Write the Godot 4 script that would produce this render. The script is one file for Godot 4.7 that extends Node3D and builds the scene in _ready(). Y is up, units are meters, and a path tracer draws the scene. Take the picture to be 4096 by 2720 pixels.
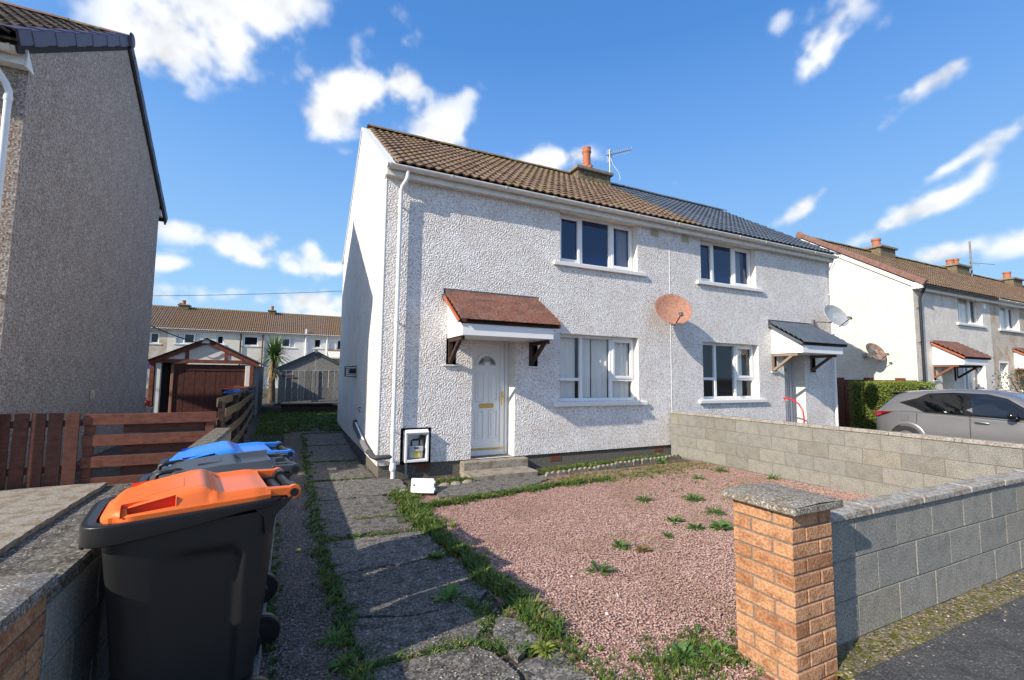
extends Node3D

# ---------------------------------------------------------------- mesh builder
class MB:
	var v := PackedVector3Array()
	var n := PackedVector3Array()
	var ix := Transform3D()
	func tri(a: Vector3, b: Vector3, c: Vector3, out := Vector3.ZERO) -> void:
		var m := (c - a).cross(b - a).normalized()
		if out != Vector3.ZERO and m.dot(out) < 0.0:
			m = -m
			v.append_array([a, c, b])
		else:
			v.append_array([a, b, c])
		n.append_array([m, m, m])
	func quad(a: Vector3, b: Vector3, c: Vector3, d: Vector3, out := Vector3.ZERO) -> void:
		var m := (c - a).cross(d - b)
		if m.length_squared() < 1e-16:
			return
		m = -m.normalized()
		var ref := (c - a).cross(b - a)
		if ref.length_squared() < 1e-16:
			ref = (d - a).cross(c - a)
		if m.dot(ref) < 0.0:
			m = -m
		if out != Vector3.ZERO and m.dot(out) < 0.0:
			m = -m
			v.append_array([a, c, b, a, d, c])
		else:
			v.append_array([a, b, c, a, c, d])
		n.append_array([m, m, m, m, m, m])
	func box(c: Vector3, s: Vector3, b := Basis(), ch := 0.0) -> void:
		var h := s * 0.5
		var k := minf(ch, minf(h.x, minf(h.y, h.z)) * 0.8)
		for i in 3:
			var j := (i + 1) % 3
			var l := (i + 2) % 3
			for sg in [-1.0, 1.0]:
				var p := Vector3.ZERO
				var u := Vector3.ZERO
				var w := Vector3.ZERO
				p[i] = h[i] * sg
				u[j] = h[j] - k
				w[l] = h[l] - k
				quad(c + b * (p - u - w), c + b * (p - u + w), c + b * (p + u + w), c + b * (p + u - w), b * p)
			if k > 0.0:
				for s1 in [-1.0, 1.0]:
					for s2 in [-1.0, 1.0]:
						var e := Vector3.ZERO
						e[l] = h[l] - k
						var p1 := Vector3.ZERO
						p1[i] = h[i] * s1
						p1[j] = (h[j] - k) * s2
						var p2 := Vector3.ZERO
						p2[i] = (h[i] - k) * s1
						p2[j] = h[j] * s2
						quad(c + b * (p1 - e), c + b * (p1 + e), c + b * (p2 + e), c + b * (p2 - e), b * (p1 + p2))
		if k > 0.0:
			for s1 in [-1.0, 1.0]:
				for s2 in [-1.0, 1.0]:
					for s3 in [-1.0, 1.0]:
						var q := Vector3(s1, s2, s3)
						tri(c + b * (Vector3(h.x, h.y - k, h.z - k) * q), c + b * (Vector3(h.x - k, h.y, h.z - k) * q), c + b * (Vector3(h.x - k, h.y - k, h.z) * q), b * q)
	func b2(lo: Vector3, hi: Vector3, ch := 0.0) -> void:
		box((lo + hi) * 0.5, (hi - lo).abs(), Basis(), ch)
	func bar(a: Vector3, c: Vector3, w: float, h: float, ch := 0.0, up := Vector3.UP) -> void:
		var f := (c - a).normalized()
		var r := f.cross(up).normalized()
		box((a + c) * 0.5, Vector3(w, h, a.distance_to(c)), Basis(r, f.cross(r) * -1.0, f), ch)
	func grid(p: Array, closed := false, flip := false) -> void:
		# p: rows of points; smooth normals
		var R := p.size()
		var C: int = p[0].size()
		var nn := []
		for i in R:
			var row := PackedVector3Array()
			for j in C:
				var j0 := (j - 1 + C) % C if closed else maxi(j - 1, 0)
				var j1 := (j + 1) % C if closed else mini(j + 1, C - 1)
				var du: Vector3 = p[mini(i + 1, R - 1)][j] - p[maxi(i - 1, 0)][j]
				var dw: Vector3 = p[i][j1] - p[i][j0]
				var m := du.cross(dw)
				if m.length_squared() < 1e-14:
					m = Vector3(0, 1e-6, 0)
				row.append((-m if flip else m).normalized())
			nn.append(row)
		for i in R - 1:
			for j in (C if closed else C - 1):
				var k := (j + 1) % C
				cell(p[i][j], p[i][k], p[i + 1][k], p[i + 1][j], nn[i][j], nn[i][k], nn[i + 1][k], nn[i + 1][j])
	func cell(a: Vector3, b: Vector3, c: Vector3, d: Vector3, na: Vector3, nb: Vector3, nc: Vector3, nd: Vector3) -> void:
		if (c - a).cross(b - a).dot(na + nc) + (d - a).cross(c - a).dot(na + nc) >= 0.0:
			v.append_array([a, b, c, a, c, d])
			n.append_array([na, nb, nc, na, nc, nd])
		else:
			v.append_array([a, c, b, a, d, c])
			n.append_array([na, nc, nb, na, nd, nc])
	func tube(pts: Array, r, sides := 8, caps := true) -> void:
		var rows := []
		var last := Vector3.ZERO
		for i in pts.size():
			var f: Vector3 = (pts[mini(i + 1, pts.size() - 1)] - pts[maxi(i - 1, 0)]).normalized()
			var s: Vector3 = last
			if i == 0:
				s = f.cross(Vector3.UP if absf(f.y) < 0.9 else Vector3.RIGHT).normalized()
			else:
				s = (s - f * s.dot(f)).normalized()
			last = s
			var t := f.cross(s)
			var rr: float = r[i] if r is Array else r
			var row := PackedVector3Array()
			for k in sides:
				var a := TAU * k / sides
				row.append(pts[i] + (s * cos(a) + t * sin(a)) * rr)
			rows.append(row)
		var st := v.size()
		grid(rows, true)
		# make sure that it faces outwards
		if v.size() > st and n[st].dot(v[st] - pts[0]) < 0.0:
			for i in range(st, v.size()):
				n[i] = -n[i]
			for i in range(st, v.size(), 3):
				var q := v[i + 1]
				v[i + 1] = v[i + 2]
				v[i + 2] = q
				var w := n[i + 1]
				n[i + 1] = n[i + 2]
				n[i + 2] = w
		if caps:
			for e in [0, pts.size() - 1]:
				var o: Vector3 = pts[e] - pts[1 if e == 0 else e - 1]
				for k in sides:
					tri(pts[e], rows[e][k], rows[e][(k + 1) % sides], o)
	func lathe(prof: Array, at: Vector3, sides := 16, b := Basis()) -> void:
		# prof: Vector2(r, y)
		var rows := []
		for q in prof:
			var row := PackedVector3Array()
			for k in sides:
				var a := TAU * k / sides
				row.append(at + b * Vector3(q.x * cos(a), q.y, q.x * sin(a)))
			rows.append(row)
		grid(rows, true)
	func prism(poly: PackedVector2Array, d: float, t: Transform3D, back := true) -> void:
		# poly in local xy, extruded from z=0 to z=-d ; front face looks to +z
		var id := Geometry2D.triangulate_polygon(poly)
		var f := t.basis.z
		for i in range(0, id.size(), 3):
			var a := Vector3(poly[id[i]].x, poly[id[i]].y, 0)
			var b := Vector3(poly[id[i + 1]].x, poly[id[i + 1]].y, 0)
			var c := Vector3(poly[id[i + 2]].x, poly[id[i + 2]].y, 0)
			tri(t * a, t * b, t * c, f)
			if back and d > 0.0:
				var o := Vector3(0, 0, -d)
				tri(t * (a + o), t * (b + o), t * (c + o), -f)
		if d > 0.0:
			var cw := Geometry2D.is_polygon_clockwise(poly)
			for i in poly.size():
				var p := poly[i]
				var q := poly[(i + 1) % poly.size()]
				var e := q - p
				var o2 := Vector2(e.y, -e.x) if not cw else Vector2(-e.y, e.x)
				quad(t * Vector3(p.x, p.y, 0), t * Vector3(q.x, q.y, 0), t * Vector3(q.x, q.y, -d), t * Vector3(p.x, p.y, -d), t.basis * Vector3(o2.x, o2.y, 0))
	func wall(x0: float, x1: float, y0: float, y1: float, z: float, holes: Array, depth := 0.0) -> void:
		# wall facing +z with rectangular holes [x0,x1,y0,y1]; reveals of the given depth
		var xs := [x0, x1]
		var ys := [y0, y1]
		for h in holes:
			xs.append_array([clampf(h[0], x0, x1), clampf(h[1], x0, x1)])
			ys.append_array([clampf(h[2], y0, y1), clampf(h[3], y0, y1)])
		xs.sort()
		ys.sort()
		for i in xs.size() - 1:
			if xs[i + 1] - xs[i] < 1e-5:
				continue
			for j in ys.size() - 1:
				if ys[j + 1] - ys[j] < 1e-5:
					continue
				var cx: float = (xs[i] + xs[i + 1]) * 0.5
				var cy: float = (ys[j] + ys[j + 1]) * 0.5
				var hole := false
				for h in holes:
					if cx > h[0] and cx < h[1] and cy > h[2] and cy < h[3]:
						hole = true
				if not hole:
					quad(Vector3(xs[i], ys[j], z), Vector3(xs[i], ys[j + 1], z), Vector3(xs[i + 1], ys[j + 1], z), Vector3(xs[i + 1], ys[j], z), Vector3.BACK)
	func reveal(h: Array, z: float, d: float) -> void:
		var a := Vector3(h[0], h[2], z)
		var b := Vector3(h[0], h[3], z)
		var c := Vector3(h[1], h[3], z)
		var e := Vector3(h[1], h[2], z)
		var o := Vector3(0, 0, -d)
		quad(a, b, b + o, a + o, Vector3.RIGHT)
		quad(b, c, c + o, b + o, Vector3.DOWN)
		quad(c, e, e + o, c + o, Vector3.LEFT)
		quad(e, a, a + o, e + o, Vector3.UP)
	func xform(t: Transform3D) -> MB:
		for i in v.size():
			v[i] = t * v[i]
			n[i] = (t.basis * n[i]).normalized()
		return self
	func mesh() -> ArrayMesh:
		var a := []
		a.resize(Mesh.ARRAY_MAX)
		a[Mesh.ARRAY_VERTEX] = v
		a[Mesh.ARRAY_NORMAL] = n
		var m := ArrayMesh.new()
		m.add_surface_from_arrays(Mesh.PRIMITIVE_TRIANGLES, a)
		return m

# ---------------------------------------------------------------- naming helpers
var rng := RandomNumberGenerator.new()
var M := {}
var used := {}

func V(x: float, y: float, z: float) -> Vector3:
	return Vector3(x, y, z)

func numbered(c: String) -> String:
	used[c] = used.get(c, -1) + 1
	return c if used[c] == 0 else "%s_%03d" % [c, used[c]]

func tag(o: Node, label: String, category := "", group := "", kind := "") -> Node:
	if label: o.set_meta("label", label)
	if category: o.set_meta("category", category)
	if group: o.set_meta("group", group)
	if kind: o.set_meta("kind", kind)
	return o

func thing(called: String, label: String, category: String, at := Vector3.ZERO, turn := 0.0, group := "") -> Node3D:
	var o := Node3D.new()
	o.name = numbered(called)
	add_child(o)
	o.position = at
	o.rotation.y = turn
	tag(o, label, category, group)
	return o

func copy(src: Node3D, label: String, at: Vector3, turn := 0.0, group := "") -> Node3D:
	var o: Node3D = src.duplicate()
	var nm := String(src.name)
	if nm.length() > 4 and nm.substr(nm.length() - 4, 1) == "_": nm = nm.substr(0, nm.length() - 4)
	o.name = numbered(nm)
	add_child(o)
	o.position = at
	o.rotation.y = turn
	o.set_meta("label", label)
	if group: o.set_meta("group", group)
	return o

# a mesh built in world coordinates becomes a part of an unturned parent
func part(called: String, mb, m: Material, parent: Node3D, local := false) -> MeshInstance3D:
	var o := MeshInstance3D.new()
	o.name = called
	o.mesh = mb.mesh() if mb is MB else mb
	o.material_override = m
	parent.add_child(o, true)
	if not local:
		var off := Vector3.ZERO
		var p: Node = parent
		while p is Node3D and p != self:
			off += p.position
			p = p.get_parent()
		o.position = -off
	return o

func piece(called: String, me: Mesh, m: Material, parent: Node3D, t: Transform3D) -> MeshInstance3D:
	var o := MeshInstance3D.new()
	o.name = called
	o.mesh = me
	o.material_override = m
	parent.add_child(o, true)
	var off := Vector3.ZERO
	var p: Node = parent
	while p is Node3D and p != self:
		off += p.position
		p = p.get_parent()
	o.transform = Transform3D(t.basis, t.origin - off)
	return o

func one(called: String, mb: MB, m: Material, label: String, category: String, at: Vector3, group := "") -> MeshInstance3D:
	# a thing that is a single mesh, built in world coordinates, based at «at»
	for i in mb.v.size():
		mb.v[i] -= at
	var o := MeshInstance3D.new()
	o.name = numbered(called)
	o.mesh = mb.mesh()
	o.material_override = m
	add_child(o)
	o.position = at
	tag(o, label, category, group)
	return o

func struct(called: String, mb: MB, m: Material, label: String) -> MeshInstance3D:
	var o := part(numbered(called), mb, m, self)
	tag(o, label, "", "", "structure")
	return o

func scatter(called: String, me: Mesh, m: Material, tr: Array, cols: PackedColorArray, parent: Node3D) -> MultiMeshInstance3D:
	var mm := MultiMesh.new()
	mm.transform_format = MultiMesh.TRANSFORM_3D
	mm.use_colors = true
	mm.mesh = me
	mm.instance_count = tr.size()
	for i in tr.size():
		mm.set_instance_transform(i, tr[i])
		mm.set_instance_color(i, cols[i])
	var o := MultiMeshInstance3D.new()
	o.name = called
	o.multimesh = mm
	o.material_override = m
	parent.add_child(o, true)
	o.position = -parent.position if parent != self else Vector3.ZERO
	o.set_meta("kind", "stuff")
	return o

# ---------------------------------------------------------------- materials
func lin(r: float, g: float, b: float, a := 1.0) -> Color:
	var c := Color(r, g, b).linear_to_srgb()
	c.a = a
	return c

func plain(r: float, g: float, b: float, rough := 0.6, metal := 0.0, spec := 0.5) -> StandardMaterial3D:
	var m := StandardMaterial3D.new()
	m.albedo_color = lin(r, g, b)
	m.roughness = rough
	m.metallic = metal
	m.metallic_specular = spec
	return m

func noise(kind: String, freq: float, sd: int) -> FastNoiseLite:
	var f := FastNoiseLite.new()
	f.seed = sd
	f.frequency = freq
	match kind:
		"cellv", "celld":
			f.noise_type = FastNoiseLite.TYPE_CELLULAR
			f.cellular_return_type = FastNoiseLite.RETURN_CELL_VALUE if kind == "cellv" else FastNoiseLite.RETURN_DISTANCE
			f.fractal_type = FastNoiseLite.FRACTAL_NONE
			f.cellular_jitter = 1.0
		"fbm":
			f.noise_type = FastNoiseLite.TYPE_SIMPLEX_SMOOTH
			f.fractal_type = FastNoiseLite.FRACTAL_FBM
			f.fractal_octaves = 5
			f.fractal_gain = 0.6
		"one":
			f.noise_type = FastNoiseLite.TYPE_SIMPLEX_SMOOTH
			f.fractal_type = FastNoiseLite.FRACTAL_NONE
	return f

func ramp(stops: Array) -> Gradient:
	var g := Gradient.new()
	var off := PackedFloat32Array()
	var col := PackedColorArray()
	for s in stops:
		off.append(s[0])
		col.append(lin(s[1], s[2], s[3]))
	g.offsets = off
	g.colors = col
	return g

func ntex(f: FastNoiseLite, size: int, g: Gradient = null) -> NoiseTexture2D:
	var t := NoiseTexture2D.new()
	t.width = size
	t.height = size
	t.seamless = true
	t.seamless_blend_skirt = 0.15
	t.noise = f
	if g: t.color_ramp = g
	return t

var stains := {}
func stain(sd: int, dark: float, tint: Color) -> NoiseTexture2D:
	var key := "%d %.2f %s" % [sd, dark, tint]
	if not stains.has(key):
		stains[key] = ntex(noise("fbm", 0.012, sd), 512, ramp([[0.2, dark * tint.r, dark * tint.g, dark * tint.b], [0.5, 0.93, 0.93, 0.93], [0.8, 1, 1, 1]]))
	return stains[key]

# kind, cell size in m, metres per texture repeat
func tmat(kind: String, sd: int, cell: float, span: float, stops: Array, rough: float, bump_cm := 0.0, size := 512, dirt: NoiseTexture2D = null, dirt_span := 3.0, bump_kind := "") -> StandardMaterial3D:
	var m := StandardMaterial3D.new()
	var f := 1.0 / (cell / span * size)
	m.albedo_texture = ntex(noise(kind, f, sd), size, ramp(stops))
	m.roughness = rough
	m.uv1_triplanar = true
	m.uv1_world_triplanar = true
	m.uv1_scale = Vector3.ONE / span
	if bump_cm != 0.0:
		m.heightmap_enabled = true
		m.heightmap_scale = bump_cm * 0.34
		var bk := bump_kind if bump_kind else kind
		m.heightmap_texture = ntex(noise(bk, f if bk != "one" else 1.0 / (0.035 / span * size), sd), size, ramp([[0, 1, 1, 1], [1, 0, 0, 0]]) if bk == "celld" else null)
	if dirt:
		m.detail_enabled = true
		m.detail_blend_mode = BaseMaterial3D.BLEND_MODE_MUL
		m.detail_uv_layer = BaseMaterial3D.DETAIL_UV_2
		m.detail_albedo = dirt
		m.uv2_triplanar = true
		m.uv2_world_triplanar = true
		m.uv2_scale = Vector3.ONE / dirt_span
	return m

func tint(src: StandardMaterial3D, r: float, g: float, b: float) -> StandardMaterial3D:
	var m: StandardMaterial3D = src.duplicate()
	m.albedo_color = lin(r, g, b)
	return m

func inst_mat(rough := 0.8, back := 0.0) -> StandardMaterial3D:
	var m := StandardMaterial3D.new()
	m.vertex_color_use_as_albedo = true
	m.roughness = rough
	if back > 0.0:
		m.cull_mode = BaseMaterial3D.CULL_DISABLED
		m.backlight_enabled = true
		m.backlight = lin(back * 0.8, back, back * 0.3)
	return m

func make_materials() -> void:
	var grey := Color(0.95, 0.96, 1.0)
	var brown := Color(1.0, 0.85, 0.68)
	M.harl = tmat("cellv", 3, 0.017, 0.9, [[0.0, 0.5, 0.45, 0.41], [0.25, 0.68, 0.64, 0.62], [0.6, 0.82, 0.81, 0.81], [1.0, 0.9, 0.89, 0.88]], 0.9, 2.3, 1024, stain(5, 0.9, Color(1, 0.97, 0.94)), 4.0, "one")
	M.harl_side = tmat("cellv", 8, 0.017, 0.9, [[0.0, 0.58, 0.54, 0.49], [0.3, 0.75, 0.735, 0.705], [0.9, 0.83, 0.82, 0.795]], 0.9, 1.2, 1024, stain(5, 0.9, Color(1, 0.97, 0.94)), 4.0, "one")
	M.harl_brown = tmat("cellv", 12, 0.014, 0.75, [[0.0, 0.19, 0.135, 0.105], [0.3, 0.3, 0.235, 0.195], [0.6, 0.38, 0.325, 0.285], [0.85, 0.47, 0.43, 0.4], [1.0, 0.56, 0.525, 0.49]], 0.9, 0.9, 1024, stain(9, 0.88, Color(1, 0.97, 0.95)), 3.5, "one")
	M.render_cream = tmat("fbm", 15, 0.12, 1.0, [[0.2, 0.72, 0.67, 0.57], [0.8, 0.82, 0.78, 0.69]], 0.9, 0.3, 512, stain(5, 0.9, Color(1, 0.97, 0.93)), 4.0)
	M.harl_grey = tmat("cellv", 16, 0.025, 0.9, [[0.0, 0.62, 0.57, 0.5], [0.5, 0.78, 0.73, 0.66], [1.0, 0.86, 0.81, 0.74]], 0.9, 0.5, 512, stain(9, 0.88, grey), 4.0, "celld")
	M.harl_tan = tmat("cellv", 17, 0.025, 0.9, [[0.0, 0.42, 0.36, 0.29], [0.5, 0.58, 0.51, 0.43], [1.0, 0.68, 0.61, 0.53]], 0.9, 0.5, 512, stain(9, 0.8, brown), 4.0, "celld")
	M.white_paint = plain(0.78, 0.775, 0.755, 0.5)
	M.reveal = tmat("fbm", 21, 0.2, 1.0, [[0.2, 0.7, 0.68, 0.63], [0.8, 0.79, 0.77, 0.73]], 0.7)
	M.upvc = plain(0.8, 0.81, 0.82, 0.3)
	M.upvc_old = tmat("fbm", 22, 0.25, 1.2, [[0.2, 0.64, 0.615, 0.57], [0.45, 0.72, 0.7, 0.655], [0.8, 0.77, 0.755, 0.715]], 0.4)
	M.concrete = tmat("fbm", 31, 0.02, 0.7, [[0.2, 0.1, 0.093, 0.08], [0.5, 0.2, 0.19, 0.165], [0.8, 0.32, 0.3, 0.27]], 0.95, 0.5, 1024, stain(33, 0.5, grey), 1.3)
	M.concrete_pale = tmat("fbm", 37, 0.03, 0.7, [[0.2, 0.2, 0.175, 0.14], [0.5, 0.31, 0.285, 0.24], [0.8, 0.4, 0.375, 0.33]], 0.95, 0.35, 512, stain(33, 0.66, brown), 1.3)
	M.aggregate = tmat("cellv", 36, 0.013, 0.6, [[0.0, 0.035, 0.035, 0.035], [0.5, 0.1, 0.095, 0.09], [0.85, 0.2, 0.19, 0.175], [1.0, 0.45, 0.43, 0.4]], 0.95, 0.5, 512, stain(33, 0.5, brown), 1.0, "celld")
	M.slab_agg = tmat("cellv", 38, 0.011, 0.62, [[0.0, 0.05, 0.046, 0.042], [0.45, 0.14, 0.13, 0.115], [0.8, 0.23, 0.215, 0.19], [0.96, 0.29, 0.275, 0.25], [1.0, 0.48, 0.46, 0.43]], 0.95, 0.45, 1024, stain(39, 0.36, Color(0.95, 0.97, 1)), 0.8, "celld")
	M.block = tmat("fbm", 41, 0.016, 0.5, [[0.2, 0.155, 0.15, 0.132], [0.5, 0.275, 0.265, 0.237], [0.8, 0.375, 0.36, 0.325]], 0.95, 0.35, 512, stain(42, 0.82, Color(0.95, 0.97, 0.98)), 0.9)
	M.block_2 = tint(M.block, 0.84, 0.83, 0.82)
	M.block_3 = tint(M.block, 0.9, 0.92, 0.94)
	M.block_4 = tint(M.block, 1.0, 0.97, 0.9)
	M.mortar = tmat("fbm", 43, 0.02, 0.5, [[0.2, 0.13, 0.12, 0.104], [0.8, 0.23, 0.215, 0.19]], 0.95, 0.2)
	M.coping = tmat("fbm", 44, 0.03, 0.6, [[0.2, 0.17, 0.155, 0.13], [0.45, 0.33, 0.31, 0.28], [0.8, 0.47, 0.45, 0.42]], 0.95, 0.5, 512, stain(45, 0.6, brown), 0.6)
	M.cap = tmat("fbm", 46, 0.018, 0.45, [[0.25, 0.13, 0.115, 0.09], [0.5, 0.24, 0.215, 0.18], [0.66, 0.31, 0.285, 0.245], [0.78, 0.66, 0.65, 0.61]], 0.95, 0.6, 512, stain(45, 0.65, brown), 0.5)
	M.brick = tmat("fbm", 51, 0.02, 0.4, [[0.12, 0.32, 0.155, 0.088], [0.4, 0.48, 0.245, 0.125], [0.8, 0.6, 0.35, 0.2]], 0.9, 1.0, 512, stain(52, 0.62, Color(1, 0.88, 0.8)), 0.8)
	M.brick_2 = tint(M.brick, 0.75, 0.66, 0.6)
	M.brick_3 = tint(M.brick, 1.0, 1.0, 0.95)
	M.brick_4 = tint(M.brick, 0.9, 0.84, 0.78)
	M.plinth = tmat("fbm", 47, 0.03, 0.6, [[0.2, 0.07, 0.065, 0.055], [0.8, 0.2, 0.185, 0.16]], 0.95, 0.4)
	M.tile = tmat("fbm", 61, 0.06, 1.1, [[0.2, 0.085, 0.055, 0.038], [0.45, 0.2, 0.132, 0.09], [0.65, 0.26, 0.185, 0.13], [0.8, 0.34, 0.27, 0.19]], 0.95, 0.25, 512, stain(62, 0.6, brown), 1.7)
	M.tile_2 = tint(M.tile, 1.0, 0.93, 0.8)
	M.tile_3 = tint(M.tile, 0.75, 0.72, 0.7)
	M.tile_moss = tmat("fbm", 63, 0.08, 1.1, [[0.2, 0.08, 0.06, 0.035], [0.45, 0.17, 0.13, 0.075], [0.6, 0.22, 0.18, 0.07], [0.8, 0.34, 0.26, 0.06]], 0.95, 0.3, 512, stain(62, 0.6, brown), 1.7)
	M.tile_dark = tmat("fbm", 64, 0.06, 1.1, [[0.2, 0.02, 0.017, 0.014], [0.5, 0.05, 0.042, 0.032], [0.7, 0.09, 0.078, 0.05], [0.85, 0.22, 0.15, 0.03]], 0.95, 0.3)
	M.slate_tile = plain(0.085, 0.105, 0.13, 0.5)
	M.slate_tile_2 = plain(0.105, 0.125, 0.15, 0.55)
	M.verge_purple = plain(0.045, 0.032, 0.06, 0.45)
	M.verge_brown = tmat("fbm", 65, 0.2, 1.0, [[0.2, 0.17, 0.085, 0.065], [0.8, 0.25, 0.14, 0.11]], 0.7)
	M.shingle = tmat("fbm", 66, 0.05, 0.6, [[0.2, 0.1, 0.055, 0.042], [0.5, 0.215, 0.1, 0.074], [0.8, 0.31, 0.165, 0.12]], 0.9, 0.2)
	M.shingle_2 = tint(M.shingle, 0.78, 0.76, 0.74)
	M.shingle_3 = tint(M.shingle, 1.0, 0.85, 0.78)
	M.shingle_edge = plain(0.42, 0.11, 0.05, 0.8)
	M.lead = tmat("fbm", 67, 0.1, 0.8, [[0.2, 0.06, 0.062, 0.07], [0.8, 0.17, 0.175, 0.19]], 0.6)
	M.dark = plain(0.02, 0.018, 0.016, 0.9)
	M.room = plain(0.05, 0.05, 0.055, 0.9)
	M.curtain = plain(0.92, 0.92, 0.88, 0.9)
	M.curtain.backlight_enabled = true
	M.curtain.backlight = lin(0.3, 0.3, 0.28)
	M.wood_dark = tmat("fbm", 71, 0.08, 0.6, [[0.2, 0.022, 0.012, 0.009], [0.8, 0.075, 0.035, 0.022]], 0.75, 0.15)
	M.wood_red = tmat("fbm", 72, 0.1, 0.8, [[0.2, 0.115, 0.035, 0.021], [0.5, 0.15, 0.047, 0.028], [0.8, 0.18, 0.06, 0.036]], 0.7, 0.12, 512, stain(62, 0.7, brown), 0.7)
	M.wood_red.uv1_scale = Vector3(0.5, 2.2, 2.2)
	M.wood_board = tint(M.wood_red, 0.62, 0.56, 0.56)
	M.wood_fence = tmat("fbm", 73, 0.1, 0.8, [[0.2, 0.06, 0.045, 0.024], [0.5, 0.14, 0.105, 0.055], [0.8, 0.24, 0.19, 0.1]], 0.9, 0.15)
	M.wood_grey = tmat("fbm", 74, 0.1, 0.8, [[0.2, 0.12, 0.115, 0.11], [0.5, 0.23, 0.225, 0.215], [0.8, 0.33, 0.325, 0.31]], 0.9, 0.15)
	M.wood_grey.uv1_scale = Vector3(6, 0.5, 6)
	M.garage_red = tmat("fbm", 75, 0.15, 1.0, [[0.2, 0.15, 0.045, 0.03], [0.8, 0.23, 0.075, 0.05]], 0.6)
	M.garage_door = tmat("fbm", 76, 0.15, 1.0, [[0.2, 0.06, 0.016, 0.011], [0.8, 0.105, 0.03, 0.02]], 0.6)
	M.asbestos = tmat("fbm", 77, 0.1, 0.8, [[0.2, 0.2, 0.195, 0.175], [0.8, 0.33, 0.32, 0.3]], 0.95)
	M.black_plastic = plain(0.012, 0.012, 0.013, 0.38)
	M.bin_body = plain(0.0145, 0.015, 0.016, 0.4)
	M.bin_orange = plain(0.86, 0.17, 0.03, 0.33)
	M.bin_orange_in = plain(0.8, 0.06, 0.01, 0.5)
	M.bin_blue = plain(0.035, 0.24, 0.75, 0.33)
	M.bin_blue_in = plain(0.015, 0.06, 0.4, 0.5)
	M.bin_grey = plain(0.055, 0.062, 0.07, 0.4)
	M.bin_print = plain(0.85, 0.7, 0.6, 0.4)
	M.rust = tmat("fbm", 78, 0.06, 0.5, [[0.2, 0.27, 0.11, 0.07], [0.5, 0.4, 0.2, 0.14], [0.8, 0.47, 0.27, 0.2]], 0.8)
	M.rust_mix = tmat("fbm", 79, 0.25, 0.8, [[0.35, 0.19, 0.07, 0.045], [0.55, 0.2, 0.18, 0.16], [0.8, 0.3, 0.29, 0.28]], 0.7)
	M.dish_grey = tmat("fbm", 80, 0.2, 0.8, [[0.2, 0.34, 0.36, 0.37], [0.8, 0.47, 0.49, 0.5]], 0.5)
	M.terracotta = tmat("fbm", 81, 0.08, 0.5, [[0.2, 0.34, 0.11, 0.055], [0.8, 0.48, 0.19, 0.1]], 0.8)
	M.chimney = tmat("cellv", 82, 0.02, 0.6, [[0.0, 0.05, 0.04, 0.025], [0.5, 0.2, 0.16, 0.1], [1.0, 0.36, 0.3, 0.2]], 0.95, 0.9, 512, stain(62, 0.55, brown), 0.8, "celld")
	M.metal = plain(0.4, 0.4, 0.41, 0.4, 0.9)
	M.brass = plain(0.7, 0.48, 0.13, 0.3, 0.9)
	M.black_paint = plain(0.018, 0.02, 0.023, 0.35)
	M.red_paint = plain(0.55, 0.02, 0.035, 0.35)
	M.airbrick = plain(0.16, 0.055, 0.035, 0.85)
	M.vent = plain(0.5, 0.47, 0.33, 0.7)
	M.lag = plain(0.05, 0.052, 0.06, 0.7)
	M.lag_grey = plain(0.16, 0.16, 0.165, 0.7)
	M.yellow = plain(0.75, 0.58, 0.03, 0.6)
	M.meter = plain(0.5, 0.5, 0.5, 0.5)
	M.glass = StandardMaterial3D.new()
	M.glass.transparency = BaseMaterial3D.TRANSPARENCY_ALPHA
	M.glass.albedo_color = Color(0.1, 0.14, 0.22, 0.3)
	M.glass.roughness = 0.0
	M.glass.metallic_specular = 1.0
	M.glass_blue = M.glass.duplicate()
	M.glass_blue.albedo_color = Color(0.07, 0.17, 0.42, 0.5)
	M.glass.albedo_color = Color(0.3, 0.35, 0.4, 0.08)
	M.soil = tmat("fbm", 91, 0.05, 1.0, [[0.2, 0.045, 0.037, 0.028], [0.5, 0.085, 0.07, 0.052], [0.8, 0.14, 0.115, 0.085]], 0.97, 1.2, 1024, stain(92, 0.5, Color(0.85, 1.0, 0.7)), 2.2)
	M.gravel_bed = tmat("cellv", 93, 0.018, 0.8, [[0.0, 0.12, 0.06, 0.05], [0.5, 0.3, 0.16, 0.13], [1.0, 0.42, 0.27, 0.23]], 0.95, 1.2, 1024, null, 3.0, "celld")
	M.moss = tmat("cellv", 94, 0.012, 0.7, [[0.0, 0.08, 0.07, 0.055], [0.6, 0.2, 0.18, 0.15], [0.93, 0.3, 0.28, 0.25], [1.0, 0.55, 0.53, 0.5]], 0.97, 1.0, 1024, ntex(noise("fbm", 0.02, 96), 512, ramp([[0.3, 0.55, 0.6, 0.08], [0.5, 0.8, 0.76, 0.3], [0.6, 1, 0.97, 0.9], [0.8, 0.75, 0.66, 0.5]])), 0.8, "celld")
	M.asphalt = tmat("cellv", 95, 0.0065, 0.5, [[0.0, 0.04, 0.041, 0.042], [0.7, 0.085, 0.085, 0.086], [0.96, 0.125, 0.125, 0.123], [1.0, 0.3, 0.29, 0.28]], 0.95, 0.3, 512, stain(92, 0.7, grey), 2.0, "celld")
	M.stones = inst_mat(0.9)
	M.leaf = inst_mat(0.7, 0.35)

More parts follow.
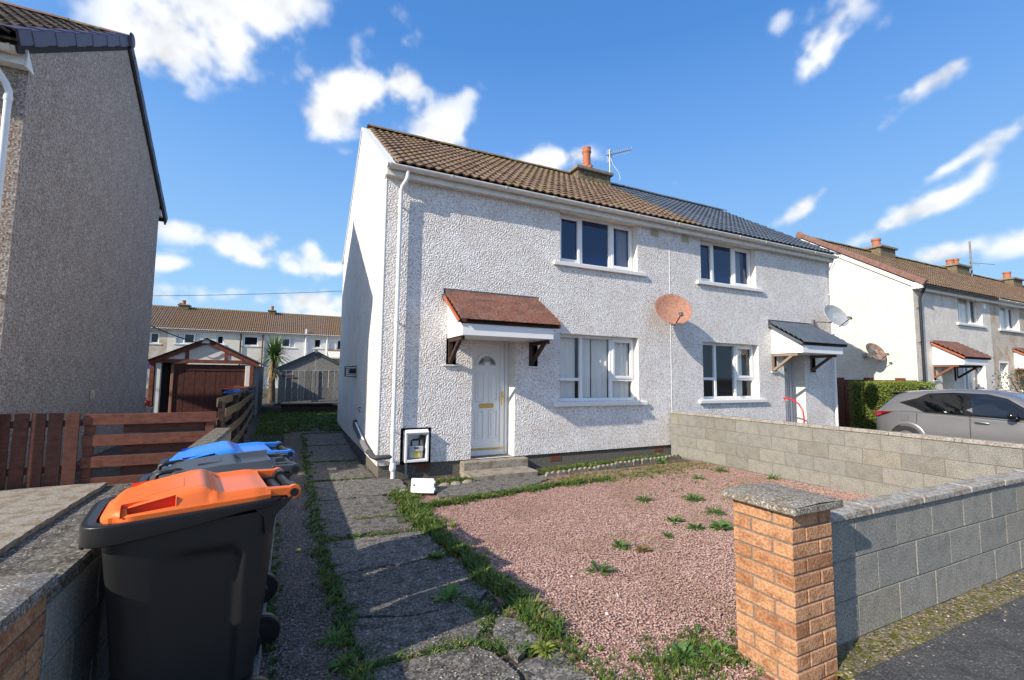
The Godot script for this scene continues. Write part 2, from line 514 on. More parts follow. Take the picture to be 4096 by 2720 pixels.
# ---------------------------------------------------------------- sky
# cloud banks: azimuth, elevation, half width, half height (degrees), tilt, strength
const BANKS := [
	[-12.0, 34.5, 7.5, 5.0, 15.0, 1.0], [-4.5, 38.0, 5.5, 3.0, 25.0, 1.0], [-15.0, 29.5, 3.2, 3.0, 60.0, 0.85], [-7.5, 31.0, 2.2, 2.2, -40.0, 0.5], [-10.0, 27.0, 2.5, 1.2, 0.0, 0.3],
	[5.8, 31.2, 5.0, 3.1, 0.0, 1.0], [2.6, 28.0, 2.6, 2.2, 20.0, 0.9], [11.5, 33.0, 2.6, 1.5, 10.0, 0.75], [17.0, 29.4, 3.3, 2.7, 10.0, 1.0], [14.5, 26.6, 3.6, 2.0, 0.0, 0.95], [12.0, 28.0, 2.0, 0.8, 30.0, -0.4], [19.8, 32.8, 1.8, 1.2, 40.0, 0.5],
	[-3.0, 29.5, 1.8, 1.4, 30.0, 0.4], [8.0, 38.0, 3.5, 1.4, 40.0, 0.45], [12.0, 37.0, 1.4, 2.4, 0.0, 0.4], [5.0, 25.2, 1.5, 0.7, 10.0, 0.5],
	[28.5, 25.7, 5.0, 1.7, 0.0, 0.9], [33.5, 26.6, 3.0, 1.4, 0.0, 0.7], [45.5, 22.6, 1.5, 0.7, 0.0, 0.5],
	[-11.2, 14.4, 2.7, 1.4, 0.0, 0.9], [-6.6, 13.8, 2.2, 1.5, 20.0, 0.9], [-4.4, 12.4, 2.0, 1.1, 0.0, 0.85], [-2.8, 14.9, 1.6, 1.0, 40.0, 0.75], [-12.0, 10.9, 2.3, 0.95, 5.0, 0.9], [4.0, 12.3, 1.5, 1.3, 10.0, 0.95], [0.0, 11.9, 2.4, 1.05, 0.0, 0.75], [1.6, 14.0, 1.3, 1.6, 30.0, 0.8], [-1.0, 13.4, 1.3, 0.8, 0.0, 0.5],
	[-6.0, 8.4, 5.0, 1.3, 0.0, 0.62], [2.0, 8.6, 4.5, 1.7, 0.0, 0.85], [-12.0, 7.6, 3.5, 1.3, 0.0, 0.65], [4.0, 6.6, 6.0, 0.9, 0.0, 0.6],
	[63.0, 34.5, 6.2, 2.3, 48.0, 0.7], [60.8, 31.0, 2.2, 1.5, 60.0, 0.65], [57.4, 35.4, 3.2, 0.9, 60.0, 0.5], [66.5, 32.0, 3.5, 0.8, 50.0, 0.35],
	[68.7, 25.9, 3.3, 1.5, 22.0, 0.9], [70.9, 26.8, 1.4, 0.7, 20.0, 0.6], [65.6, 23.9, 1.3, 0.6, 0.0, 0.4],
	[73.5, 20.4, 4.8, 0.85, 26.0, 0.7], [69.4, 18.6, 2.0, 0.5, 25.0, 0.5],
	[66.2, 15.0, 4.0, 1.2, 20.0, 0.85], [70.0, 16.4, 3.0, 1.2, 14.0, 0.82], [72.6, 18.3, 1.2, 0.7, 50.0, 0.7],
	[58.3, 17.6, 2.8, 1.3, 35.0, 0.95], [60.6, 19.2, 1.3, 0.5, 30.0, 0.6], [69.8, 11.8, 3.4, 1.1, 14.0, 0.85], [75.0, 11.6, 3.4, 1.2, 10.0, 0.8], [66.0, 11.5, 2.0, 0.8, 0.0, 0.4], [62.0, 15.0, 1.4, 0.4, 20.0, 0.35]]

func make_sky() -> PanoramaSkyMaterial:
	var W := 2048
	var H := 1024
	var px := PackedFloat32Array()
	px.resize(W * H * 3)
	var fb := FastNoiseLite.new()
	fb.seed = 11
	fb.noise_type = FastNoiseLite.TYPE_SIMPLEX_SMOOTH
	fb.fractal_type = FastNoiseLite.FRACTAL_FBM
	fb.fractal_octaves = 6
	fb.fractal_gain = 0.6
	fb.frequency = 9.0
	var lo := FastNoiseLite.new()
	lo.seed = 4
	lo.noise_type = FastNoiseLite.TYPE_SIMPLEX_SMOOTH
	lo.fractal_type = FastNoiseLite.FRACTAL_FBM
	lo.fractal_octaves = 5
	lo.fractal_gain = 0.55
	lo.frequency = 2.4
	var stops := [[-5.0, 0.42, 0.6, 0.78], [4.0, 0.37, 0.575, 0.79], [10.0, 0.275, 0.505, 0.775], [18.0, 0.2, 0.41, 0.745], [27.0, 0.13, 0.315, 0.685], [37.0, 0.072, 0.225, 0.57], [60.0, 0.036, 0.135, 0.4], [95.0, 0.026, 0.095, 0.31]]
	var sun_dir := -sun_travel()
	# the banks laid out by azimuth so that few are looked at per column
	var cols := []
	for j in 128:
		var list := []
		var a0 := (j + 0.5) / 128.0 * 360.0
		if a0 > 180.0: a0 -= 360.0
		for b in BANKS:
			if absf(b[0] - a0) < (b[2] + b[3]) * 1.6 / cos(deg_to_rad(b[1])) + 2.0:
				list.append(b)
		cols.append(list)
	for i in H:
		var el := 90.0 - (i + 0.5) / H * 180.0
		var base := Vector3(0.2, 0.19, 0.17)
		if el > -6.0:
			for k in stops.size() - 1:
				if el <= stops[k + 1][0]:
					var f := clampf((el - stops[k][0]) / (stops[k + 1][0] - stops[k][0]), 0, 1)
					base = Vector3(stops[k][1], stops[k][2], stops[k][3]).lerp(Vector3(stops[k + 1][1], stops[k + 1][2], stops[k + 1][3]), f)
					break
		var ce := cos(deg_to_rad(el))
		var se := sin(deg_to_rad(el))
		for j in W:
			var c := base
			if el > -6.0:
				var az := (j + 0.5) / W * 360.0
				if az > 180.0: az -= 360.0
				var ar := deg_to_rad(az)
				var d := Vector3(sin(ar) * ce, se, -cos(ar) * ce)
				# brighter, whiter air towards the sun
				var q := maxf(d.dot(sun_dir), 0.0)
				var gl := 0.55 * pow(q, 8.0) + 0.12 * q * q
				c += Vector3(0.9, 0.95, 1.0) * gl
				# banks seen in the photograph
				var best := 0.0
				for b in cols[j >> 4]:
					var dx: float = (az - b[0]) * ce
					var dy: float = el - b[1]
					var t := deg_to_rad(b[4])
					var u: float = (dx * cos(t) + dy * sin(t)) / b[2]
					var w: float = (-dx * sin(t) + dy * cos(t)) / b[3]
					var r := u * u + w * w
					if r < 2.6:
						var g: float = b[5] * exp(-r * 0.9)
						best = best + g - best * g * 0.7
				# fair-weather cloud in the rest of the sky
				var away := clampf((absf(az - 28.0) - 52.0) / 14.0, 0.0, 1.0)
				if el > 42.0: away = maxf(away, clampf((el - 42.0) / 8.0, 0.0, 1.0))
				if away > 0.0:
					var s := lo.get_noise_3d(d.x, d.y * 1.6, d.z)
					best = maxf(best, away * clampf(s * 2.1 + 0.1, 0.0, 1.0))
				if best > 0.03:
					var nz := fb.get_noise_3d(d.x, d.y * 1.25, d.z)
					var x := best + nz * 0.74 - 0.34
					var den := smoothstep(0.0, 0.5, x) * minf(1.0, best * 1.25 + 0.02)
					if den > 0.002:
						var nz2 := fb.get_noise_3d(d.x + 0.03, d.y * 1.25 - 0.035, d.z)
						var lit := clampf(0.93 + (nz - nz2) * 0.32, 0.76, 1.0)
						var cc := Vector3(0.84, 0.86, 0.885) * lit
						c = c.lerp(cc, den * 0.97)
			var o := (i * W + j) * 3
			px[o] = c.x
			px[o + 1] = c.y
			px[o + 2] = c.z
	var im := Image.create_from_data(W, H, false, Image.FORMAT_RGBF, px.to_byte_array())
	var p := PanoramaSkyMaterial.new()
	p.panorama = ImageTexture.create_from_image(im)
	return p

func sun_travel() -> Vector3:
	return Vector3(1.0, -0.605, -0.295).normalized()

func sstep(a: float, b: float, x: float) -> float:
	var t := clampf((x - a) / (b - a), 0.0, 1.0)
	return t * t * (3.0 - 2.0 * t)

# height of the ground
func gy(x: float, z: float) -> float:
	var y := 0.0
	if x < 12.0:
		y += 0.1 * sstep(2.5, 5.7, z)
		if x < 6.0: y += 0.24 * sstep(-1.0, -8.0, z)
	else:
		y -= 0.2 * sstep(12.0, 13.0, x)
	if x < -2.0: y = maxf(y, 0.17)
	if z < -10.0: y += 0.1 * sstep(-10, -16, z)
	return y

# ---------------------------------------------------------------- house kit
# one roof tile with two rolls; x along the eaves, y away from the roof, -z up the slope
func tile_mesh(w: float, expo: float, roll := 0.034, lap := 0.07) -> ArrayMesh:
	var b := MB.new()
	var seg := 10
	var rows := []
	for e in 2:
		var row := PackedVector3Array()
		for i in seg + 1:
			var f := float(i) / seg
			var h := roll * pow(absf(sin(f * TAU)), 0.8) * (1.0 if fmod(f, 0.5) < 0.5 else 1.0)
			h = roll * (0.5 - 0.5 * cos(f * TAU * 2.0))
			row.append(V(f * w, h + (0.034 if e == 0 else 0.004), 0.012 if e == 0 else -expo - lap))
		rows.append(row)
	b.grid(rows)
	for i in seg:
		var p: Vector3 = rows[0][i]
		var q: Vector3 = rows[0][i + 1]
		b.quad(p, q, q - V(0, 0.026, 0), p - V(0, 0.026, 0), Vector3.BACK)
	b.quad(rows[0][0], rows[1][0], rows[1][0] - V(0, 0.026, 0), rows[0][0] - V(0, 0.026, 0), Vector3.LEFT)
	return b.mesh()

func flat_tile(w: float, expo: float, th := 0.013) -> ArrayMesh:
	var b := MB.new()
	b.b2(V(0.002, 0.0, -expo - 0.05), V(w - 0.002, th, 0.0), 0.003)
	b.xform(Transform3D(Basis(Vector3.RIGHT, 0.28), Vector3(0, 0.044, 0)))
	return b.mesh()

# rows of tiles from the eaves point (x0, y, z) upwards at angle a
func tile_slope(roof: Node3D, x0: float, cols: int, w: float, y: float, z: float, a: float, rows: int, expo: float, me: ArrayMesh, mats: Array, stuff := false, called := "tile", moss := 0) -> void:
	var tb := Basis(Vector3.RIGHT, a)
	var up := tb * Vector3(0, 0, -1)
	var tr := []
	for r in rows:
		for c in cols:
			var t := Transform3D(tb.rotated(Vector3.UP, rng.randf_range(-0.008, 0.008)), V(x0 + c * w, y, z) + up * (r * expo + rng.randf_range(-0.004, 0.004)) + tb.y * rng.randf_range(0.0, 0.004))
			if stuff:
				tr.append(t)
				continue
			var k: int = rng.randi() % (mats.size() - (1 if moss > 0 else 0))
			if moss > 0 and rng.randf() < 0.05 + 0.6 * sstep(rows - moss, rows, r):
				k = mats.size() - 1
			piece(called, me, mats[k], roof, t)
	if stuff:
		var mm := MultiMesh.new()
		mm.transform_format = MultiMesh.TRANSFORM_3D
		mm.mesh = me
		mm.instance_count = tr.size()
		for i in tr.size(): mm.set_instance_transform(i, tr[i])
		var o := MultiMeshInstance3D.new()
		o.name = "roof_tiles"
		o.multimesh = mm
		o.material_override = mats[0]
		roof.add_child(o, true)
		var off := Vector3.ZERO
		var p: Node = roof
		while p is Node3D and p != self:
			off += p.position
			p = p.get_parent()
		o.position = -off
		o.set_meta("kind", "stuff")

# a recessed window: opening o=[x0,x1,y0,y1] in a wall at z; mullions at xs; transom height per light or 0
func window(house: Node3D, o: Array, z: float, depth: float, mulls: Array, transoms: Array, curtains: Array, sash: Array, sill := true, trim := true, glass := "glass") -> void:
	var zf := z - depth
	var w := part("window", framework(o, zf, mulls, transoms, sash), M.upvc, house)
	var edges := [o[0] + 0.05]
	for m in mulls: edges.append_array([m - 0.035, m + 0.035])
	edges.append(o[1] - 0.05)
	for i in range(0, edges.size(), 2):
		var p := MB.new()
		p.quad(V(edges[i], o[2] + 0.05, zf + 0.028), V(edges[i], o[3] - 0.05, zf + 0.028), V(edges[i + 1], o[3] - 0.05, zf + 0.028), V(edges[i + 1], o[2] + 0.05, zf + 0.028), Vector3.BACK)
		part("pane", p, M[glass], w)
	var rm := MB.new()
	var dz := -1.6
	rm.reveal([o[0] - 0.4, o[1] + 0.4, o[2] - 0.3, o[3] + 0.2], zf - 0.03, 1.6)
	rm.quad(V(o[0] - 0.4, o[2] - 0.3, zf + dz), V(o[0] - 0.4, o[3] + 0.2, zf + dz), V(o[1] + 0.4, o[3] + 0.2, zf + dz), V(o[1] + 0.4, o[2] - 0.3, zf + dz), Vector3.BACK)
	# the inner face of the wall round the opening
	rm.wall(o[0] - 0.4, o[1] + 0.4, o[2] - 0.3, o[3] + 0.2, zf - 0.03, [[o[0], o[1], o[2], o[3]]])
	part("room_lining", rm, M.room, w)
	for c in curtains:
		var g := []
		for yy in [o[3] + 0.02, o[2] - 0.02]:
			var row := PackedVector3Array()
			var nseg := int((c[1] - c[0]) / 0.018)
			for i in nseg + 1:
				var x: float = lerpf(c[0], c[1], float(i) / nseg)
				row.append(V(x, yy, zf - 0.05 + 0.022 * sin(x * 46.0) + 0.012 * sin(x * 91.0 + 1.0)))
			g.append(row)
		var cm := MB.new()
		cm.grid(g)
		part("curtain", cm, M.curtain, w)
	if trim:
		var rv := MB.new()
		rv.reveal(o, z - 0.001, depth + 0.02)
		part("reveal", rv, M.reveal, w)
	if sill:
		var s := MB.new()
		s.box(V((o[0] + o[1]) * 0.5 + 0.01, o[2] - 0.045, z - depth * 0.5 + 0.03), V(o[1] - o[0] + 0.34, 0.075, depth + 0.07), Basis(Vector3.RIGHT, 0.05), 0.006)
		part("sill", s, M.white_paint, w)

func framework(o: Array, zf: float, mulls: Array, transoms: Array, sash: Array) -> MB:
	var b := MB.new()
	var t := 0.055
	b.b2(V(o[0], o[2], zf), V(o[0] + t, o[3], zf + 0.06), 0.006)
	b.b2(V(o[1] - t, o[2], zf), V(o[1], o[3], zf + 0.06), 0.006)
	b.b2(V(o[0] + t, o[3] - t, zf), V(o[1] - t, o[3], zf + 0.06), 0.006)
	b.b2(V(o[0] + t, o[2], zf), V(o[1] - t, o[2] + t, zf + 0.06), 0.006)
	for m in mulls:
		b.b2(V(m - 0.035, o[2] + t, zf), V(m + 0.035, o[3] - t, zf + 0.062), 0.006)
	var e := [o[0] + t]
	for m in mulls: e.append_array([m - 0.035, m + 0.035])
	e.append(o[1] - t)
	for i in range(0, e.size(), 2):
		var y0: float = o[2] + t
		var tr: float = transoms[i / 2]
		if tr > 0.0:
			b.b2(V(e[i], tr - 0.03, zf), V(e[i + 1], tr + 0.03, zf + 0.061), 0.006)
			y0 = tr + 0.03
		if sash[i / 2]:
			var k := 0.05
			var z0 := zf + 0.02
			var z1 := zf + 0.078
			b.b2(V(e[i] - 0.012, y0 - 0.012, z0), V(e[i] + k, o[3] - t + 0.012, z1), 0.008)
			b.b2(V(e[i + 1] - k, y0 - 0.012, z0), V(e[i + 1] + 0.012, o[3] - t + 0.012, z1), 0.008)
			b.b2(V(e[i] + k, y0 - 0.012, z0), V(e[i + 1] - k, y0 + k, z1 - 0.001), 0.008)
			b.b2(V(e[i] + k, o[3] - t - k, z0), V(e[i + 1] - k, o[3] - t + 0.012, z1 - 0.001), 0.008)
	return b

# lean-to door canopy on brackets. dx, dy shift; x0..x1 tile width; z wall plane
func canopy(house: Node3D, x0: float, x1: float, y: float, z: float, tiles: Array, edge: Material, wood: Array, slots := true, hole := true) -> void:
	var back := y + 0.50
	var zt := z + 0.82
	var c := MB.new()
	# fascia, cheeks and soffit
	c.b2(V(x0 + 0.06, y - 0.2, z + 0.745), V(x1 - 0.1, y - 0.015, z + 0.77), 0.004)
	c.b2(V(x0 + 0.07, y - 0.2, z), V(x1 - 0.11, y - 0.185, z + 0.745))
	var cp := part("canopy", c, M.upvc, house)
	for xx in [x0 + 0.065, x1 - 0.115]:
		for k in 4:
			var ck := MB.new()
			var lo := y - 0.2 + k * 0.165
			var hi := minf(lo + 0.162, back - 0.04)
			var zl := 0.745 * clampf((back - 0.02 - lo) / 0.5, 0.0, 1.0)
			var zh := 0.745 * clampf((back - 0.02 - hi) / 0.5, 0.0, 1.0)
			zl = minf(zl, 0.745)
			if hi <= lo: continue
			var poly := PackedVector2Array([Vector2(0.0, lo), Vector2(zl, lo), Vector2(minf(zh, 0.745), hi), Vector2(0.0, hi)])
			ck.prism(poly, 0.018, Transform3D(Basis(Vector3(0, 0, 1), Vector3(0, 1, 0), Vector3(-1, 0, 0)), V(xx, 0, z)))
			part("cheek_board", ck, M.upvc, cp)
	var a := atan2(back - y, 0.8)
	var L := sqrt(pow(back - y, 2) + 0.8 * 0.8)
	var deck := MB.new()
	deck.box(V((x0 + x1) * 0.5, (back + y) * 0.5 - 0.014, z + 0.4), V(x1 - x0 - 0.03, 0.02, L - 0.02), Basis(Vector3.RIGHT, a))
	part("deck", deck, M.wood_dark, cp)
	var rows := 7
	var ex := L / rows
	var n := 11
	var w := (x1 - x0) / n
	var me := flat_tile(w, ex)
	var half := flat_tile(w * 0.5, ex)
	var tb := Basis(Vector3.RIGHT, a)
	for r in rows:
		var off := 0.5 * w if r % 2 else 0.0
		var p0 := V(x0, y, zt) + tb * V(0, 0, -r * ex)
		if r % 2:
			piece("shingle", half, tiles[rng.randi() % tiles.size()], cp, Transform3D(tb, p0))
			piece("shingle", half, tiles[rng.randi() % tiles.size()], cp, Transform3D(tb, p0 + V(x1 - x0 - w * 0.5, 0, 0)))
		for i in (n - 1 if r % 2 else n):
			piece("shingle", me, tiles[rng.randi() % tiles.size()], cp, Transform3D(tb, p0 + V(off + i * w, rng.randf_range(0, 0.003), 0)))
	if edge:
		for xx in [x0 - 0.012, x1 + 0.002]:
			var e := MB.new()
			e.bar(V(xx, y + 0.005, zt - 0.01), V(xx, back + 0.005, z + 0.01), 0.022, 0.05)
			part("verge", e, edge, cp)
	# lead flashing let into the wall
	var fl := MB.new()
	fl.quad(V(x0 - 0.05, back - 0.06, z + 0.035), V(x0 - 0.05, back + 0.13, z - 0.028), V(x1 + 0.0, back + 0.13, z - 0.028), V(x1 + 0.0, back - 0.06, z + 0.035), V(0, 0.4, 1))
	part("flashing", fl, M.lead, cp)
	for i in 2:
		var xc: float = [x0 + 0.12, x1 - 0.12][i]
		var br := MB.new()
		br.b2(V(xc - 0.035, y - 0.265, z - 0.02), V(xc + 0.035, y - 0.201, z + 0.62), 0.005)
		br.bar(V(xc, y - 0.60, z + 0.01), V(xc, y - 0.24, z + 0.5), 0.06, 0.06, 0.005)
		br.b2(V(xc - 0.03, y - 0.62, z - 0.06), V(xc + 0.03, y - 0.265, z + 0.012), 0.004)
		part("bracket", br, wood[i], cp)

# half round gutter with brackets
func gutter(house: Node3D, x0: float, x1: float, y: float, z: float, m: Material, r := 0.062, step := 0.95) -> void:
	var g := []
	for xx in [x0, x1]:
		var row := PackedVector3Array()
		for k in 13:
			var a := PI + PI * k / 12.0
			row.append(V(xx, y + sin(a) * r, z + cos(a) * r))
		for k in 13:
			var a := TAU - PI * k / 12.0
			row.append(V(xx, y + sin(a) * (r - 0.005), z + cos(a) * (r - 0.005)))
		g.append(row)
	var b := MB.new()
	b.grid(g)
	for xx in [x0, x1]:
		for k in 10:
			b.tri(V(xx, y, z), V(xx, y + sin(PI + PI * k / 10.0) * r, z + cos(PI + PI * k / 10.0) * r), V(xx, y + sin(PI + PI * (k + 1) / 10.0) * r, z + cos(PI + PI * (k + 1) / 10.0) * r))
	var gp := part("gutter", b, m, house)
	var n := int((x1 - x0) / step)
	for i in n + 1:
		var xc := lerpf(x0 + 0.06, x1 - 0.06, float(i) / n)
		var wd := 0.028
		if i % 4 == 3: wd = 0.09
		var c := []
		for xx in [xc - wd * 0.5, xc + wd * 0.5]:
			var row := PackedVector3Array()
			for k in 11:
				var a := PI + PI * k / 10.0
				row.append(V(xx, y + 0.004 + sin(a) * (r + 0.009), z + cos(a) * (r + 0.009)))
			c.append(row)
		var cb := MB.new()
		cb.grid(c)
		for xx in [0, 1]:
			for k in 10:
				var p: Vector3 = c[xx][k]
				var q: Vector3 = c[xx][k + 1]
				var ctr := V(p.x, y, z)
				cb.quad(p, q, q.lerp(ctr, 0.14), p.lerp(ctr, 0.14))
		cb.b2(V(xc - 0.014, y - 0.03, z - r - 0.03), V(xc + 0.014, y + 0.005, z - r - 0.004))
		part("gutter_bracket", cb, m, gp)

func chimney(house: Node3D, x0: float, x1: float, y0: float, y1: float, z0: float, z1: float, pots: Array, m: Material, capm: Material) -> MeshInstance3D:
	var b := MB.new()
	b.b2(V(x0, y0, z0), V(x1, y1, z1), 0.01)
	var ch := part("chimney", b, m, house)
	var c := MB.new()
	c.b2(V(x0 - 0.08, y1, z0 - 0.08), V(x1 + 0.08, y1 + 0.1, z1 + 0.08), 0.015)
	part("chimney_cap", c, capm, ch)
	for p in pots:
		var l := MB.new()
		var h: float = p[2]
		var r: float = p[3]
		l.lathe([Vector2(r * 1.12, 0), Vector2(r * 1.12, 0.05), Vector2(r, 0.07), Vector2(r * 0.95, h * 0.75), Vector2(r * 1.0, h * 0.8), Vector2(r * 1.14, h * 0.82), Vector2(r * 1.14, h * 0.88), Vector2(r, h * 0.9), Vector2(r * 1.02, h * 0.97), Vector2(r * 1.1, h), Vector2(r * 0.8, h), Vector2(r * 0.75, h * 0.7), Vector2(0.001, h * 0.68)], V(p[0], y1 + 0.1, p[1]), 18)
		part("chimney_pot", l, M.terracotta, ch)
	return ch

# ---------------------------------------------------------------- scene
func _ready() -> void:
	rng.seed = 20240917
	var cam := Camera3D.new()
	cam.name = "camera"
	cam.position = V(-1.2489, 1.6, 7.3536)
	cam.rotation = V(0.0802, -0.4487, 0.0106)
	cam.fov = 73.43
	cam.near = 0.05
	cam.far = 900.0
	add_child(cam)
	cam.current = true
	var env := Environment.new()
	env.background_mode = Environment.BG_SKY
	var sky := Sky.new()
	sky.sky_material = make_sky()
	env.sky = sky
	env.background_energy_multiplier = 1.0
	env.ambient_light_source = Environment.AMBIENT_SOURCE_SKY
	env.tonemap_mode = Environment.TONE_MAPPER_LINEAR
	env.tonemap_exposure = 1.27
	env.sdfgi_enabled = true
	env.ssao_enabled = true
	env.ssil_enabled = true
	var we := WorldEnvironment.new()
	we.name = "world_environment"
	we.environment = env
	add_child(we)
	var sun := DirectionalLight3D.new()
	sun.name = "sun"
	sun.light_energy = 1.6
	sun.light_color = Color(1.0, 0.95, 0.87)
	sun.light_angular_distance = 0.5
	sun.shadow_enabled = true
	sun.basis = Basis.looking_at(sun_travel(), Vector3.UP)
	add_child(sun)
	make_materials()
	make_ground()
	make_white_house()
	make_grey_roof_house()
	make_left_house()
	make_right_houses()
	make_back_terrace()
	make_walls()
	make_fences()
	make_sheds()
	make_bins()
	make_car()
	make_dishes()
	make_plants()
	make_small()

func grid_sheet(x0: float, x1: float, z0: float, z1: float, step: float, dy: float, amp := 0.0) -> MB:
	var b := MB.new()
	var f := noise("fbm", 0.6, 77)
	var nx := maxi(1, int(ceil((x1 - x0) / step)))
	var nz := maxi(1, int(ceil((z1 - z0) / step)))
	var rows := []
	for i in nz + 1:
		var row := PackedVector3Array()
		for j in nx + 1:
			var x := lerpf(x0, x1, float(j) / nx)
			var z := lerpf(z0, z1, float(i) / nz)
			row.append(V(x, gy(x, z) + dy + amp * f.get_noise_2d(x * 3.0, z * 3.0), z))
		rows.append(row)
	b.grid(rows)
	return b

func slab(poly: Array, top: float, th: float, ragged: float, wob := 0.0) -> MB:
	# a slab with a ragged outline, its top following the ground
	var pts := PackedVector2Array()
	for i in poly.size():
		var p := Vector2(poly[i][0], poly[i][1])
		var q := Vector2(poly[(i + 1) % poly.size()][0], poly[(i + 1) % poly.size()][1])
		var n := maxi(1, int(p.distance_to(q) / 0.1))
		for k in n:
			var t := p.lerp(q, float(k) / n)
			var s := ragged if k > 0 else ragged * 0.5
			pts.append(t + Vector2(rng.randf_range(-s, s), rng.randf_range(-s, s)))
	if Geometry2D.is_polygon_clockwise(pts): pts.reverse()
	var b := MB.new()
	var id := Geometry2D.triangulate_polygon(pts)
	var inner := PackedVector2Array()
	var off := Geometry2D.offset_polygon(pts, -0.012)
	var tx := rng.randf_range(-wob, wob)
	var tz := rng.randf_range(-wob, wob)
	var c := Vector2.ZERO
	for p in pts: c += p / pts.size()
	var h := func(p: Vector2) -> float: return gy(p.x, p.y) + top + (p.x - c.x) * tx + (p.y - c.y) * tz
	for i in range(0, id.size(), 3):
		var a := pts[id[i]]
		var d := pts[id[i + 1]]
		var e := pts[id[i + 2]]
		b.tri(V(a.x, h.call(a), a.y), V(d.x, h.call(d), d.y), V(e.x, h.call(e), e.y), Vector3.UP)
	for i in pts.size():
		var p := pts[i]
		var q := pts[(i + 1) % pts.size()]
		var hp: float = h.call(p)
		var hq: float = h.call(q)
		var o := (q - p).orthogonal()
		b.quad(V(p.x, hp, p.y), V(q.x, hq, q.y), V(q.x, hq - th, q.y), V(p.x, hp - th, p.y), V(-o.x, 0, -o.y) if (((p + q) * 0.5 - c).dot(-o) > 0) else V(o.x, 0, o.y))
	return b

